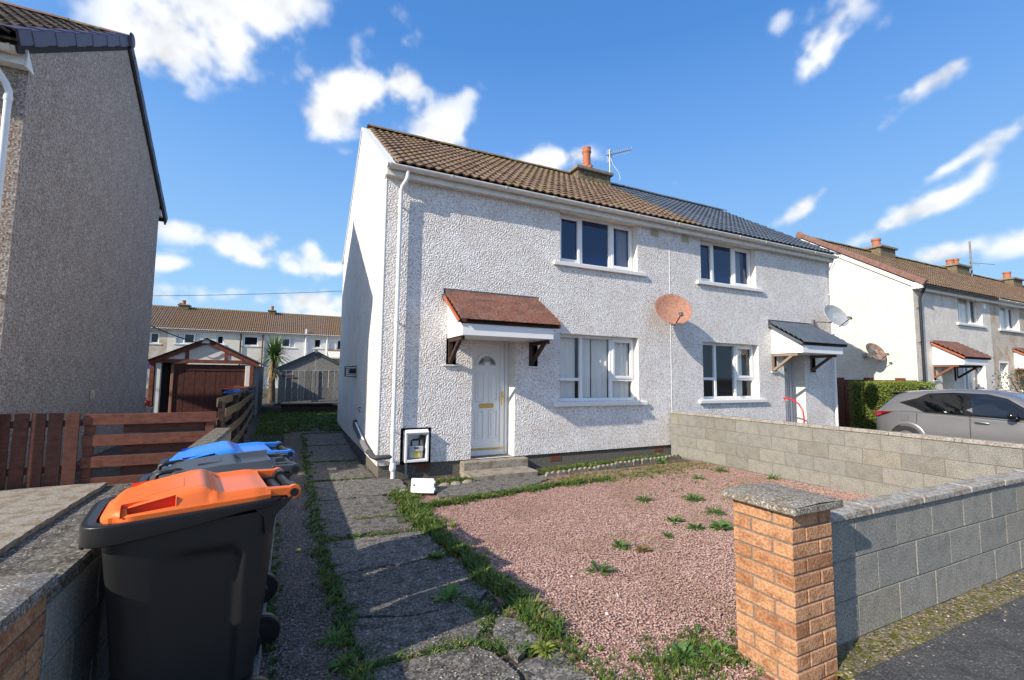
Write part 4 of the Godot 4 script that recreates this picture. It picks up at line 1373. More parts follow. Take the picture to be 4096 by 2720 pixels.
func make_grey_roof_house() -> void:
	var h := thing("semi_detached_house", "white pebbledashed half of the pair with new dark grey roof tiles", "house", V(9, 0, -3.4))
	var up := [7.05, 8.93, 3.82, 4.83]
	var low := [7.05, 8.93, 1.14, 2.43]
	var dr := [9.88, 10.7, 0.19, 2.33]
	var s1 := [9.42, 9.6, 1.79, 2.3]
	var s2 := [11.0, 11.17, 1.79, 2.3]
	var fl := [9.33, 11.18, 2.86, 3.08]
	var w := MB.new()
	w.wall(6.105, 11.98, 0.2, 5.04, 0.0, [up, low, dr, s1, s2, fl])
	w.quad(V(fl[0], fl[2], -0.03), V(fl[0], fl[3], -0.03), V(fl[1], fl[3], -0.03), V(fl[1], fl[2], -0.03), Vector3.BACK)
	part("front_wall", w, M.harl, h)
	var g := MB.new()
	g.prism(PackedVector2Array([Vector2(0.003, -0.3), Vector2(0.003, 5.02), Vector2(3.41, 7.28), Vector2(6.82, 5.02), Vector2(6.82, -0.3)]), 0.06, Transform3D(FACE_R, V(11.98, 0, 0)))
	part("gable_wall", g, M.harl_side, h)
	var rw := MB.new()
	rw.quad(V(6.1, -0.2, -6.82), V(6.1, 5.02, -6.82), V(11.98, 5.02, -6.82), V(11.98, -0.2, -6.82), Vector3.FORWARD)
	part("rear_wall", rw, M.harl_side, h)
	var pl := MB.new()
	pl.b2(V(6.1, -0.3, -6.78), V(11.94, 0.197, -0.035))
	part("plinth", pl, M.plinth, h)
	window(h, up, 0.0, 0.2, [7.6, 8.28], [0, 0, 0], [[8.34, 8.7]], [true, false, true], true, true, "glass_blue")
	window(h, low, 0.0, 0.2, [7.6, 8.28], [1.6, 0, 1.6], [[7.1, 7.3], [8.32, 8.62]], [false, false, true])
	var rv := MB.new()
	rv.reveal(dr, -0.001, 0.36)
	part("door_reveal", rv, M.reveal, h)
	door(h, 9.88, 10.7, 0.19, 2.33, -0.36, plain(0.5, 0.5, 0.55, 0.4), true, false)
	slot_window(h, s1[0], s1[1], s1[2], s1[3], 0)
	slot_window(h, s2[0], s2[1], s2[2], s2[3], 0)
	canopy(h, 9.36, 11.1, 2.43, 0.0, [M.slate_tile, M.slate_tile_2], M.slate_tile, [plain(0.27, 0.2, 0.14, 0.8), plain(0.12, 0.07, 0.05, 0.8)])
	var st := MB.new()
	st.b2(V(9.7, -0.1, -0.3), V(10.9, 0.185, 0.5), 0.012)
	part("step", st, M.concrete_pale, h)
	var a := 0.585
	var rf := roof_base(h, 6.862, 12.05, 4.965, 0.205, a, -3.41, M.slate_tile)
	tile_slope(rf, 6.865, 16, 0.325, 4.97, 0.23, a, 14, 0.312, tile_mesh(0.325, 0.312, 0.03), [M.slate_tile, M.slate_tile_2])
	ridge(rf, 6.9, 12.06, 7.42, -3.41, [M.slate_tile, M.slate_tile_2])
	var so := MB.new()
	so.b2(V(6.102, 4.81, -0.02), V(12.0, 4.83, 0.11))
	so.b2(V(6.102, 4.8, 0.11), V(12.0, 4.99, 0.133), 0.004)
	part("fascia", so, M.upvc_old, h)
	gutter(h, 6.1, 11.98, 4.95, 0.2, M.upvc_old)
	downpipe(h, swan(11.86, 4.92, 0.2, 0.085, -0.1), M.upvc, 0.034, [V(11.86, 3.9, 0.085), V(11.86, 2.5, 0.085), V(11.86, 0.9, 0.085)])
	vent(h, 6.47, 4.65, 0.0)

func make_left_house() -> void:
	var h := thing("pebbledash_house", "tall brown pebbledashed gable end of the neighbouring house at the left", "house", V(-7, 0.17, -3.3))
	var gx := -4.35
	var g := MB.new()
	g.prism(PackedVector2Array([Vector2(0.103, -0.2), Vector2(0.103, 5.62), Vector2(3.3, 7.88), Vector2(6.25, 5.72), Vector2(6.25, -0.2)]), 0.06, Transform3D(FACE_R, V(gx, 0, 0)))
	part("gable_wall", g, M.harl_brown, h)
	var w := MB.new()
	w.wall(-12.0, gx, -0.2, 5.62, -0.1, [])
	part("front_wall", w, M.harl_brown, h)
	var rwl := MB.new()
	rwl.quad(V(-12, -0.2, -6.25), V(-12, 5.6, -6.25), V(gx, 5.6, -6.25), V(gx, -0.2, -6.25), Vector3.FORWARD)
	part("rear_wall", rwl, M.harl_brown, h)
	var a := atan2(7.93 - 5.5, 3.55)
	var yr := 5.5 + 3.55 * tan(a)
	var rf := roof_base(h, -12.0, gx + 0.03, 5.5, 0.25, a, -3.3, M.tile_dark)
	tile_slope(rf, gx - 0.02 - 14 * 0.32, 14, 0.32, 5.51, 0.28, a, 13, 0.33, tile_mesh(0.32, 0.33), [M.tile_dark, tint(M.tile_dark, 1, 0.9, 0.8), M.tile_3], false, "tile", 0)
	ridge(rf, -12.0, gx + 0.05, yr + 0.05, -3.3, [M.tile_moss, M.tile_3, M.verge_brown])
	# interlocking verge caps
	for s in [1.0, -1.0]:
		var p0 := V(gx + 0.03, 5.5, -3.3 + 3.55 * s)
		var p1 := V(gx + 0.03, yr, -3.3)
		for k in 13:
			var q0 := p0.lerp(p1, k / 13.0)
			var q1 := p0.lerp(p1, (k + 1) / 13.0 + 0.006)
			var f := (q1 - q0).normalized()
			var nrm := V(0, absf(f.z), -f.y * signf(f.z)).normalized()
			var b := MB.new()
			b.box((q0 + q1) * 0.5 + nrm * (0.0 + 0.006), V(0.03, 0.17, q0.distance_to(q1)), Basis(f.cross(nrm), nrm, -f) if true else Basis(), 0.005)
			b.box((q0 + q1) * 0.5 + nrm * 0.088 - V(0.06, 0, 0), V(0.14, 0.02, q0.distance_to(q1)), Basis(f.cross(nrm), nrm, -f), 0.004)
			b.xform(Transform3D(Basis(), nrm * 0.012 * (1.0 - k % 2) + V(0.006 * (k % 2), 0, 0)))
			part("verge_cap", b, M.verge_purple, h)
	var rc := MB.new()
	rc.lathe([Vector2(0.001, 0.03), Vector2(0.12, 0.03), Vector2(0.14, 0.0)], V(gx + 0.05, yr + 0.03, -3.3), 14, Basis(Vector3.BACK, -PI / 2))
	part("ridge_end_cap", rc, M.verge_purple, h)
	var bb := MB.new()
	bb.bar(V(gx + 0.02, 5.42, -3.3 - 3.5), V(gx + 0.02, yr - 0.1, -3.3), 0.03, 0.12)
	bb.bar(V(gx + 0.008, 5.4, -3.3 + 3.5), V(gx + 0.008, yr - 0.12, -3.3), 0.016, 0.1)
	part("barge_board", bb, M.dark, h)
	var so := MB.new()
	so.b2(V(-12, 5.3, -0.08), V(gx + 0.02, 5.32, 0.03))
	so.b2(V(-12, 5.3, 0.03), V(gx + 0.02, 5.5, 0.05))
	so.prism(PackedVector2Array([Vector2(-0.06, 5.28), Vector2(0.12, 5.28), Vector2(-0.05, 5.5)]), 0.02, Transform3D(FACE_R, V(gx + 0.045, 0, 0)))
	so.b2(V(gx - 0.4, 5.5, -6.6), V(gx + 0.01, 5.66, -6.4))
	part("fascia", so, M.upvc_old, h)
	gutter(h, -9.0, gx - 0.02, 5.45, 0.12, M.upvc_old)
	downpipe(h, [V(-4.62, 5.42, 0.12), V(-4.62, 5.3, 0.12), V(-4.58, 5.22, 0.1), V(-4.49, 5.05, 0.02), V(-4.47, 4.97, -0.02), V(-4.47, 4.8, -0.02), V(-4.47, 0.2, -0.02)], M.upvc, 0.036, [V(-4.47, 4.85, -0.02), V(-4.47, 2.5, -0.02)])
	var v := MB.new()
	v.b2(V(gx, 1.13, -2.98), V(gx + 0.03, 1.29, -2.87), 0.008)
	v.b2(V(gx + 0.03, 1.16, -2.955), V(gx + 0.045, 1.26, -2.895), 0.006)
	part("wall_vent", v, M.vent, h)

func make_right_houses() -> void:
	var a := atan2(2.5, 3.69)
	var tb := tile_mesh(0.33, 0.32)
	var spec := [
		[16.5, 21.95, M.harl_grey, "cream end house of the terrace on the right, with black gutter", M.black_paint],
		[21.955, 27.4, M.harl_tan, "tan pebbledashed second house of the right terrace with white gutter", M.upvc_old],
		[27.405, 32.9, M.harl_grey, "third house of the right terrace, mostly out of view", M.upvc_old],
		[32.905, 40.0, M.harl_tan, "farthest house of the right terrace, only its roof and chimney showing", M.upvc_old]]
	for i in 4:
		var s: Array = spec[i]
		var x0: float = s[0]
		var x1: float = s[1]
		var h := thing("terraced_house", s[3], "house", V((x0 + x1) * 0.5, -0.2, -3.5))
		var z := -0.05
		var up := [19.45, 21.3, 3.63, 4.62]
		var low := [19.45, 21.25, 0.2, 2.25]
		var dr := [18.05, 18.75, -0.1, 2.2]
		var sl := [17.5, 17.64, 1.62, 2.14]
		var sl2 := [18.88, 19.02, 1.62, 2.14]
		var mul := [20.0, 20.72]
		if i == 1:
			up = [22.72, 24.5, 3.6, 4.55]
			low = [22.42, 23.12, 1.33, 2.3]
			dr = [24.1, 24.9, -0.1, 2.2]
			sl = [23.8, 23.95, 1.62, 2.14]
			sl2 = [25.2, 25.35, 1.62, 2.14]
			mul = [23.3, 23.95]
		var w := MB.new()
		w.wall(x0, x1, -0.3, 4.84, z, [up, low, dr, sl, sl2] if i < 2 else [])
		part("front_wall", w, s[2], h)
		var rwl := MB.new()
		rwl.quad(V(x0, -0.3, -6.95), V(x0, 4.8, -6.95), V(x1, 4.8, -6.95), V(x1, -0.3, -6.95), Vector3.FORWARD)
		part("rear_wall", rwl, s[2], h)
		if i == 0:
			var g := MB.new()
			g.prism(PackedVector2Array([Vector2(z - 0.003, -0.3), Vector2(z - 0.003, 4.72), Vector2(-3.5, 7.06), Vector2(-6.95, 4.72), Vector2(-6.95, -0.3)]), 0.06, Transform3D(FACE_L, V(x0, 0, 0)))
			part("gable_wall", g, M.render_cream, h)
			var vb := MB.new()
			for sg in [1.0, -1.0]:
				vb.bar(V(x0 - 0.03, 4.55, -3.5 + 3.66 * sg), V(x0 - 0.03, 4.55 + 3.66 * tan(a), -3.5), 0.06, 0.12)
			vb.b2(V(x0 - 0.06, 4.52, z), V(x0 + 0.04, 4.72, 0.22))
			part("barge_board", vb, M.white_paint, h)
			for k in 13:
				var p0 := V(x0 - 0.03, 4.62, 0.3)
				var p1 := V(x0 - 0.03, 4.62 + 3.8 * tan(a), -3.5)
				var q0 := p0.lerp(p1, k / 13.0)
				var q1 := p0.lerp(p1, (k + 1.03) / 13.0)
				var b := MB.new()
				b.bar(q0 + V(0, 0.05, 0), q1 + V(0, 0.05, 0), 0.14, 0.17, 0.012)
				part("verge_cap", b, M.verge_brown, h)
			var rc := MB.new()
			rc.lathe([Vector2(0.001, 0.03), Vector2(0.13, 0.03), Vector2(0.15, 0.0)], V(x0 - 0.1, 4.66 + 3.8 * tan(a), -3.5), 12, Basis(Vector3.BACK, PI / 2))
			part("ridge_end_cap", rc, M.verge_brown, h)
		if i < 2:
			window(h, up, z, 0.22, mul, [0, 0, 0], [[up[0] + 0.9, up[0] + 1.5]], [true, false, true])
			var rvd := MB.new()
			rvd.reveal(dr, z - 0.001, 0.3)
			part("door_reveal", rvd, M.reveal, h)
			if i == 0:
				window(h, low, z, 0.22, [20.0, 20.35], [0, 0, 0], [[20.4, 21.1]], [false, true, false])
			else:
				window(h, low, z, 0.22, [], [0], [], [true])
				var fr := MB.new()
				fr.wall(22.34, 23.2, 1.25, 2.38, z + 0.012, [low])
				part("window_surround", fr, M.white_paint, h)
			var dl := MB.new()
			dl.b2(V(dr[0], dr[2], z - 0.34), V(dr[1], dr[3], z - 0.28), 0.01)
			part("door", dl, M.reveal if i == 0 else M.wood_dark, h)
			slot_window(h, sl[0], sl[1], sl[2], sl[3], z)
			slot_window(h, sl2[0], sl2[1], sl2[2], sl2[3], z)
			var cx := 17.42 if i == 0 else 23.68
			canopy(h, cx, cx + 1.8, 2.32, z + 0.004, [M.shingle, M.shingle_2, M.shingle_3], M.shingle_edge, [plain(0.2, 0.075, 0.04, 0.8), M.wood_dark])
		var rf := roof_base(h, x0 + 0.02, x1 - 0.004, 4.65, 0.17, a, -3.5, M.tile_dark)
		var n := int((x1 - x0) / 0.33)
		tile_slope(rf, x0 + 0.04, n, (x1 - x0 - 0.02) / n, 4.655, 0.19, a, 14, 0.32, tb, [M.tile, M.tile_2, M.tile_3, M.tile_moss] if i < 2 else [M.tile_2], i >= 2, "tile", 3 if i < 2 else 0)
		ridge(rf, x0 - (0.05 if i == 0 else 0.0), x1, 4.64 + 3.8 * tan(a), -3.5, [M.tile_moss, M.tile, M.tile_2])
		var so := MB.new()
		so.b2(V(x0, 4.5, z), V(x1 - 0.003, 4.52, 0.07))
		so.b2(V(x0, 4.49, 0.07), V(x1 - 0.003, 4.66, 0.095))
		part("fascia", so, M.upvc_old, h)
		gutter(h, x0, x1, 4.64, 0.16, s[4], 0.06, 0.75)
		if i == 0:
			downpipe(h, [V(16.72, 4.6, 0.16), V(16.72, 4.5, 0.15), V(16.7, 4.32, 0.06), V(16.68, 4.2, 0.04), V(16.66, -0.2, 0.04)], M.black_paint, 0.04, [V(16.67, 3.9, 0.04), V(16.67, 2.8, 0.04), V(16.66, 1.6, 0.04)])
			var vt := MB.new()
			vt.b2(V(21.4, 4.25, z), V(21.6, 4.45, z + 0.02))
			part("wall_vent", vt, M.upvc, h)
		var cxs := [[21.2, 22.5], [28.0, 29.5], [34.6, 35.9]]
		if i < 3:
			var cc: Array = cxs[i]
			chimney(h, cc[0], cc[1] - 0.1, 6.5, 7.3, -3.9, -3.05, [[(cc[0] + cc[1]) * 0.5 - 0.1, -3.45, 0.42, 0.16]] if i != 1 else [[28.6, -3.5, 0.35, 0.15], [29.0, -3.45, 0.42, 0.15]], M.chimney, M.cap)

func make_back_terrace() -> void:
	var z := -40.0
	var a := atan2(2.15, 3.6)
	var tb := tile_mesh(0.34, 0.34, 0.05)
	var spec := [
		[-22.0, -10.85, M.harl_tan, "tan house at the left end of the terrace behind the garages", [[-12.05, -11.4, 4.06, 4.99]]],
		[-10.845, -3.65, M.render_cream, "cream house in the terrace behind, above the brown garage", [[-10.25, -8.5, 4.12, 5.04], [-7.33, -6.76, 4.16, 4.97], [-5.28, -4.1, 4.13, 5.02]]],
		[-3.645, 1.86, M.harl_side, "white house in the terrace behind the palm, with white soil pipe", [[-2.7, -1.1, 4.1, 4.97], [0.54, 1.2, 4.13, 5.03]]],
		[1.865, 14.0, M.harl_side, "white house in the terrace half hidden by the gable", [[2.6, 3.6, 4.0, 5.02]]]]
	for i in 4:
		var s: Array = spec[i]
		var x0: float = s[0]
		var x1: float = s[1]
		var h := thing("terraced_house", s[3], "house", V((x0 + x1) * 0.5, 0.2, z - 3.6))
		var w := MB.new()
		w.wall(x0, x1, 0.0, 5.3, z, s[4])
		part("rear_wall", w, s[2], h)
		for o in s[4]:
			var m := []
			var t := [0]
			var sa := [true]
			if o[1] - o[0] > 1.3:
				m = [lerpf(o[0], o[1], 0.3), lerpf(o[0], o[1], 0.76)]
				t = [0, 0, 0]
				sa = [false, true, false]
			window(h, o, z, 0.15, m, t, [[o[0] + 0.05, o[0] + 0.45], [o[1] - 0.4, o[1] - 0.05]] if m.size() else [], sa)
		var rf := roof_base(h, x0, x1 - 0.003, 5.3, z + 0.3, a, z - 3.5, M.tile_dark)
		var n := int((x1 - x0) / 0.34)
		tile_slope(rf, x0, n, (x1 - x0) / n, 5.305, z + 0.32, a, 14, 0.331, tb, [M.tile_2 if i % 2 else M.tile], true)
		var rd := MB.new()
		for k in int((x1 - x0) / 0.45):
			rd.tube([V(x0 + k * 0.45, 7.56, z - 3.5), V(x0 + k * 0.45 + 0.44, 7.565, z - 3.5)], 0.12, 8)
		part("ridge_tiles", rd, M.tile_moss, rf).set_meta("kind", "stuff")
		var so := MB.new()
		so.b2(V(x0, 5.2, z), V(x1, 5.36, z + 0.2))
		part("fascia", so, M.upvc_old, h)
		var gt := MB.new()
		gt.tube([V(x0, 5.34, z + 0.27), V(x1, 5.34, z + 0.27)], 0.06, 8)
		part("gutter", gt, M.upvc, h)
		if i == 1:
			chimney(h, -10.95 + 0.12, -10.05, 7.1, 7.8, z - 3.9, z - 3.1, [[-10.5, z - 3.5, 0.42, 0.16], [-10.75, z - 3.5, 0.14, 0.14]], M.chimney, M.cap)
			for p in [[-5.48, M.black_paint], [-3.75, plain(0.12, 0.07, 0.05, 0.7)]]:
				var b := MB.new()
				b.tube([V(p[0], 5.5, z + 0.1), V(p[0], 0.5, z + 0.1)], 0.06, 8)
				part("soil_pipe", b, p[1], h)
		if i == 2:
			chimney(h, -3.55, -2.95, 7.1, 7.8, z - 3.9, z - 3.1, [[-3.25, z - 3.5, 0.44, 0.14]], M.chimney, M.cap)
			for p in [[-0.14, 5.9], [1.72, 5.2]]:
				var b := MB.new()
				b.tube([V(p[0], p[1], z + 0.12), V(p[0], 0.5, z + 0.12)], 0.08, 8)
				part("soil_pipe", b, M.upvc, h)
		if i == 3:
			var lo := MB.new()
			lo.b2(V(1.95, 0.0, z), V(5.0, 3.3, z + 2.2))
			lo.prism(PackedVector2Array([Vector2(0.0, 3.9), Vector2(-2.5, 3.1), Vector2(-2.5, 3.2), Vector2(0.0, 4.0)]), 3.4, Transform3D(FACE_R.rotated(Vector3.UP, 0), V(5.2, 0, z)))
			part("lean_to", lo, M.harl_grey, h)
			var lt := roof_base(h, 1.8, 5.2, 3.05, z + 2.6, 0.36, z, M.tile_2)

# ---------------------------------------------------------------- garden walls
func block_meshes(l: float, hgt: float, th: float) -> Array:
	var out := []
	for k in 3:
		var b := MB.new()
		b.box(Vector3.ZERO, V(l - 0.007, hgt - 0.007, th), Basis(Vector3.BACK, (k - 1) * 0.004), 0.003)
		out.append(b.mesh())
	return out

# a block wall along x or z; «along» 0 = x, 2 = z
func block_wall(w: Node3D, along: int, from: float, to: float, across: float, th: float, y0: float, courses: int, ch: float, cope: float, cope_len: float, over: float, cope_m: Material = null) -> void:
	var L := 0.45
	var mats := [M.block, M.block_2, M.block_3, M.block_4, M.block]
	var full := block_meshes(L, ch, th)
	var core := MB.new()
	var lo := V(from, y0 - 0.25, across + 0.006)
	var hi := V(to, y0 + courses * ch, across + th - 0.006)
	if along == 2:
		lo = V(across + 0.006, y0 - 0.25, from)
		hi = V(across + th - 0.006, y0 + courses * ch, to)
	core.b2(lo, hi)
	part("mortar", core, M.mortar, w)
	var turn := Basis() if along == 0 else Basis(Vector3.UP, PI / 2)
	for c in courses:
		var p := from - (L * 0.5 if c % 2 else 0.0)
		while p < to - 0.02:
			var a := maxf(p, from)
			var e := minf(p + L, to)
			var mid := (a + e) * 0.5
			var at := V(mid, y0 + (c + 0.5) * ch, across + th * 0.5) if along == 0 else V(across + th * 0.5, y0 + (c + 0.5) * ch, mid)
			at += (V(0, 0, 1) if along == 0 else V(1, 0, 0)) * rng.randf_range(-0.002, 0.002)
			var m: Material = mats[rng.randi() % mats.size()]
			if e - a > L - 0.01:
				piece("block", full[rng.randi() % 3], m, w, Transform3D(turn, at))
			else:
				var hb: Array = block_meshes(e - a, ch, th)
				piece("block", hb[1], m, w, Transform3D(turn, at))
			p += L
	if cope > 0.0:
		var p := from
		while p < to - 0.02:
			var e := minf(p + cope_len * rng.randf_range(0.9, 1.1), to)
			if to - e < 0.15: e = to
			var b := MB.new()
			b.box(Vector3.ZERO, V(e - p - 0.006, cope, th + over * 2), Basis(Vector3.RIGHT, rng.randf_range(-0.02, 0.02)), 0.01)
			var at := V((p + e) * 0.5, y0 + courses * ch + cope * 0.5, across + th * 0.5) if along == 0 else V(across + th * 0.5, y0 + courses * ch + cope * 0.5, (p + e) * 0.5)
			piece("coping_stone", b.mesh(), cope_m if cope_m else M.coping, w, Transform3D(turn, at + V(0, rng.randf_range(-0.002, 0.002), 0)))
			p = e

func brick_pier(w: Node3D, x0: float, z0: float, sx: float, sz: float, y0: float, courses: int, cap_over: float, cap_h: float) -> void:
	var mats := [M.brick, M.brick_2, M.brick_3, M.brick_4, M.brick, M.brick_3]
	var ch := 0.075
	var top := y0 + courses * ch
	var core := MB.new()
	core.b2(V(x0 + 0.007, y0 - 0.2, z0 + 0.007), V(x0 + sx - 0.007, top - 0.002, z0 + sz - 0.007))
	part("mortar", core, M.mortar, w)
	var fr := FastNoiseLite.new()
	fr.frequency = 14.0
	for c in courses:
		var y := y0 + (c + 0.5) * ch
		# four stretchers round a small core, turning the other way in every other course
		var wd := 0.1025
		var specs := []
		if c % 2 == 0:
			specs = [[x0, z0 + wd + 0.01, wd, sz - wd - 0.01], [x0 + wd + 0.01, z0 + sz - wd, sx - wd - 0.01, wd], [x0 + sx - wd, z0, wd, sz - wd - 0.01], [x0, z0, sx - wd - 0.01, wd]]
		else:
			specs = [[x0, z0, wd, sz - wd - 0.01], [x0, z0 + sz - wd, sx - wd - 0.01, wd], [x0 + sx - wd, z0 + wd + 0.01, wd, sz - wd - 0.01], [x0 + wd + 0.01, z0, sx - wd - 0.01, wd]]
		for s in specs:
			var b := MB.new()
			b.box(Vector3.ZERO, V(s[2], ch - 0.0095, s[3]), Basis(Vector3.UP, rng.randf_range(-0.006, 0.006)), 0.004)
			piece("brick", b.mesh(), mats[rng.randi() % mats.size()], w, Transform3D(Basis(), V(s[0] + s[2] * 0.5 + rng.randf_range(-0.002, 0.002), y, s[1] + s[3] * 0.5 + rng.randf_range(-0.002, 0.002))))
	var b := MB.new()
	var rows := []
	# a weathered cap, its top slightly domed
	var n := 8
	for i in n + 1:
		var row := PackedVector3Array()
		for j in n + 1:
			var u := float(i) / n
			var q := float(j) / n
			var e := minf(minf(u, 1 - u), minf(q, 1 - q))
			row.append(V(x0 - cap_over + (sx + 2 * cap_over) * u, top + cap_h - 0.012 * (1.0 - sstep(0.0, 0.14, e)) + 0.02 * (0.5 - absf(u - 0.5)) + fr.get_noise_2d(u * 1.0, q * 1.0) * 0.003, z0 - cap_over + (sz + 2 * cap_over) * q))
		rows.append(row)
	b.grid(rows)
	b.b2(V(x0 - cap_over, top + 0.002, z0 - cap_over), V(x0 + sx + cap_over, top + cap_h - 0.011, z0 + sz + cap_over), 0.006)
	part("cap_stone", b, M.cap, w)

func make_walls() -> void:
	var s := thing("block_wall", "grey concrete block wall running from the house front to the street, between the two gardens", "wall", V(6.06, 0, 2.9))
	block_wall(s, 2, 0.04, 5.63, 6.01, 0.1, 0.0, 4, 0.216, 0.052, 0.66, 0.012)
	var t := thing("block_wall", "low grey block wall along the pavement beside the brick gate pier", "wall", V(3.7, 0.1, 5.69))
	block_wall(t, 0, 1.34, 6.12, 5.64, 0.1, 0.115, 3, 0.224, 0.052, 0.62, 0.02)
	var l := thing("block_wall", "rough grey boundary wall behind the wheelie bins", "wall", V(-2.08, 0.05, 2.4))
	block_wall(l, 2, -0.3, 5.14, -2.185, 0.2, 0.11, 3, 0.225, 0.055, 1.1, 0.0, tint(M.slab_agg, 1.0, 0.96, 0.88))
	var p := thing("brick_pier", "orange rustic brick gate pier with a lichen spotted concrete cap", "gate pier", V(1.17, 0.08, 5.7))
	brick_pier(p, 1.012, 5.535, 0.325, 0.335, 0.035, 12, 0.042, 0.052)
	var q := thing("brick_pier", "shaded brick pier with thick stone cap left of the nearest bin", "gate pier", V(-2.15, 0.08, 5.35))
	brick_pier(q, -2.31, 5.15, 0.325, 0.44, 0.09, 10, 0.02, 0.06)

# ---------------------------------------------------------------- fences
func make_fences() -> void:
	var f := thing("board_fence", "dark brown fence of upright boards beside the brown slatted gate", "fence", V(-4, 0.17, -0.2))
	for k in 6:
		var b := MB.new()
		var x := -3.735 - k * 0.158
		b.box(V(x + 0.06, 0.63, -0.2), V(0.132, 0.92 + rng.randf_range(-0.01, 0.01), 0.02), Basis(Vector3.BACK, rng.randf_range(-0.012, 0.012)), 0.003)
		part("board", b, M.wood_board, f)
	for y in [0.36, 0.92]:
		var b := MB.new()
		b.b2(V(-4.65, y, -0.27), V(-3.6, y + 0.08, -0.215), 0.004)
		part("rail", b, M.wood_board, f)
	var g := thing("timber_gate", "reddish brown timber gate of four wide horizontal slats", "gate", V(-2.9, 0.13, -0.25))
	for k in 4:
		var b := MB.new()
		b.box(V(-2.875, 0.2 + k * 0.266, -0.24 + rng.randf_range(-0.003, 0.003)), V(1.42, 0.14, 0.022), Basis(Vector3.BACK, 0.004), 0.004)
		part("slat", b, M.wood_red, g)
		if k < 3:
			var c := MB.new()
			c.b2(V(-3.2, 0.285 + k * 0.266, -0.325), V(-2.18, 0.42 + k * 0.266, -0.305), 0.004)
			part("slat", c, M.wood_board, g)
	for x in [-3.53, -2.24]:
		var b := MB.new()
		b.b2(V(x - 0.05, 0.14, -0.3), V(x + 0.05, 1.06, -0.255), 0.005)
		part("stile", b, M.wood_red, g)
	var s := thing("slat_fence", "weathered timber fence of long horizontal slats beside the brown garage", "fence", V(-2.15, 0.3, -4.5))
	var bend := func(z: float) -> float: return -2.13 - 0.05 * sin(z * 0.55) + 0.012 * z
	for k in 6:
		var hit := k % 2 == 0
		var y := 1.18 - k * 0.145
		var z := -0.36
		while z > -9.2:
			var z1 := maxf(z - 2.3, -9.3)
			var b := MB.new()
			var off := 0.05 if not hit else -0.055
			b.bar(V(bend.call(z) + off, y + rng.randf_range(-0.008, 0.008), z), V(bend.call(z1) + off, y + rng.randf_range(-0.012, 0.012), z1 + 0.01), 0.02, 0.125, 0.003)
			part("slat", b, M.wood_fence, s)
			z = z1
	for k in 6:
		var z := -0.42 - k * 1.75
		var b := MB.new()
		b.b2(V(bend.call(z) - 0.042, 0.0, z - 0.045), V(bend.call(z) + 0.036, 1.2 + rng.randf_range(-0.03, 0.03), z + 0.045), 0.006)
		part("post", b, M.wood_dark, s)
	# dark fence with a little gate between the houses on the right
	var d := thing("board_fence", "dark fence and little gate in shade between the white house and the cream gable", "fence", V(14.2, -0.2, -3))
	for k in 5:
		var b := MB.new()
		b.b2(V(12.0, -0.05 + k * 0.27, -3.02), V(16.4, 0.13 + k * 0.27, -3.0), 0.003)
		part("slat", b, M.wood_dark, d)
	for k in 5:
		var b := MB.new()
		b.b2(V(12.0 + k * 1.08, -0.3, -3.1), V(12.1 + k * 1.08, 1.3, -3.025), 0.004)
		part("post", b, M.wood_dark, d)
	for k in 9:
		var b := MB.new()
		b.b2(V(12.15 + k * 0.16, -0.2, -2.72), V(12.24 + k * 0.16, 0.62 + 0.03 * sin(k * 0.8), -2.7), 0.003)
		part("pale", b, M.wood_board, d)
	var r := MB.new()
	r.b2(V(12.1, 0.0, -2.745), V(13.6, 0.07, -2.722))
	r.b2(V(12.1, 0.4, -2.745), V(13.6, 0.47, -2.722))
	part("rail", r, M.wood_board, d)
	var bk := thing("board_fence", "brown fence of which only the top shows above the clipped hedge", "fence", V(16.3, -0.2, -0.6))
	for k in 8:
		var b := MB.new()
		b.b2(V(16.34, -0.25, -2.4 + k * 0.3), V(16.38, 1.62 + (0.07 if k % 3 == 0 else 0.0), -2.12 + k * 0.3), 0.004)
		part("board", b, M.wood_red, bk)

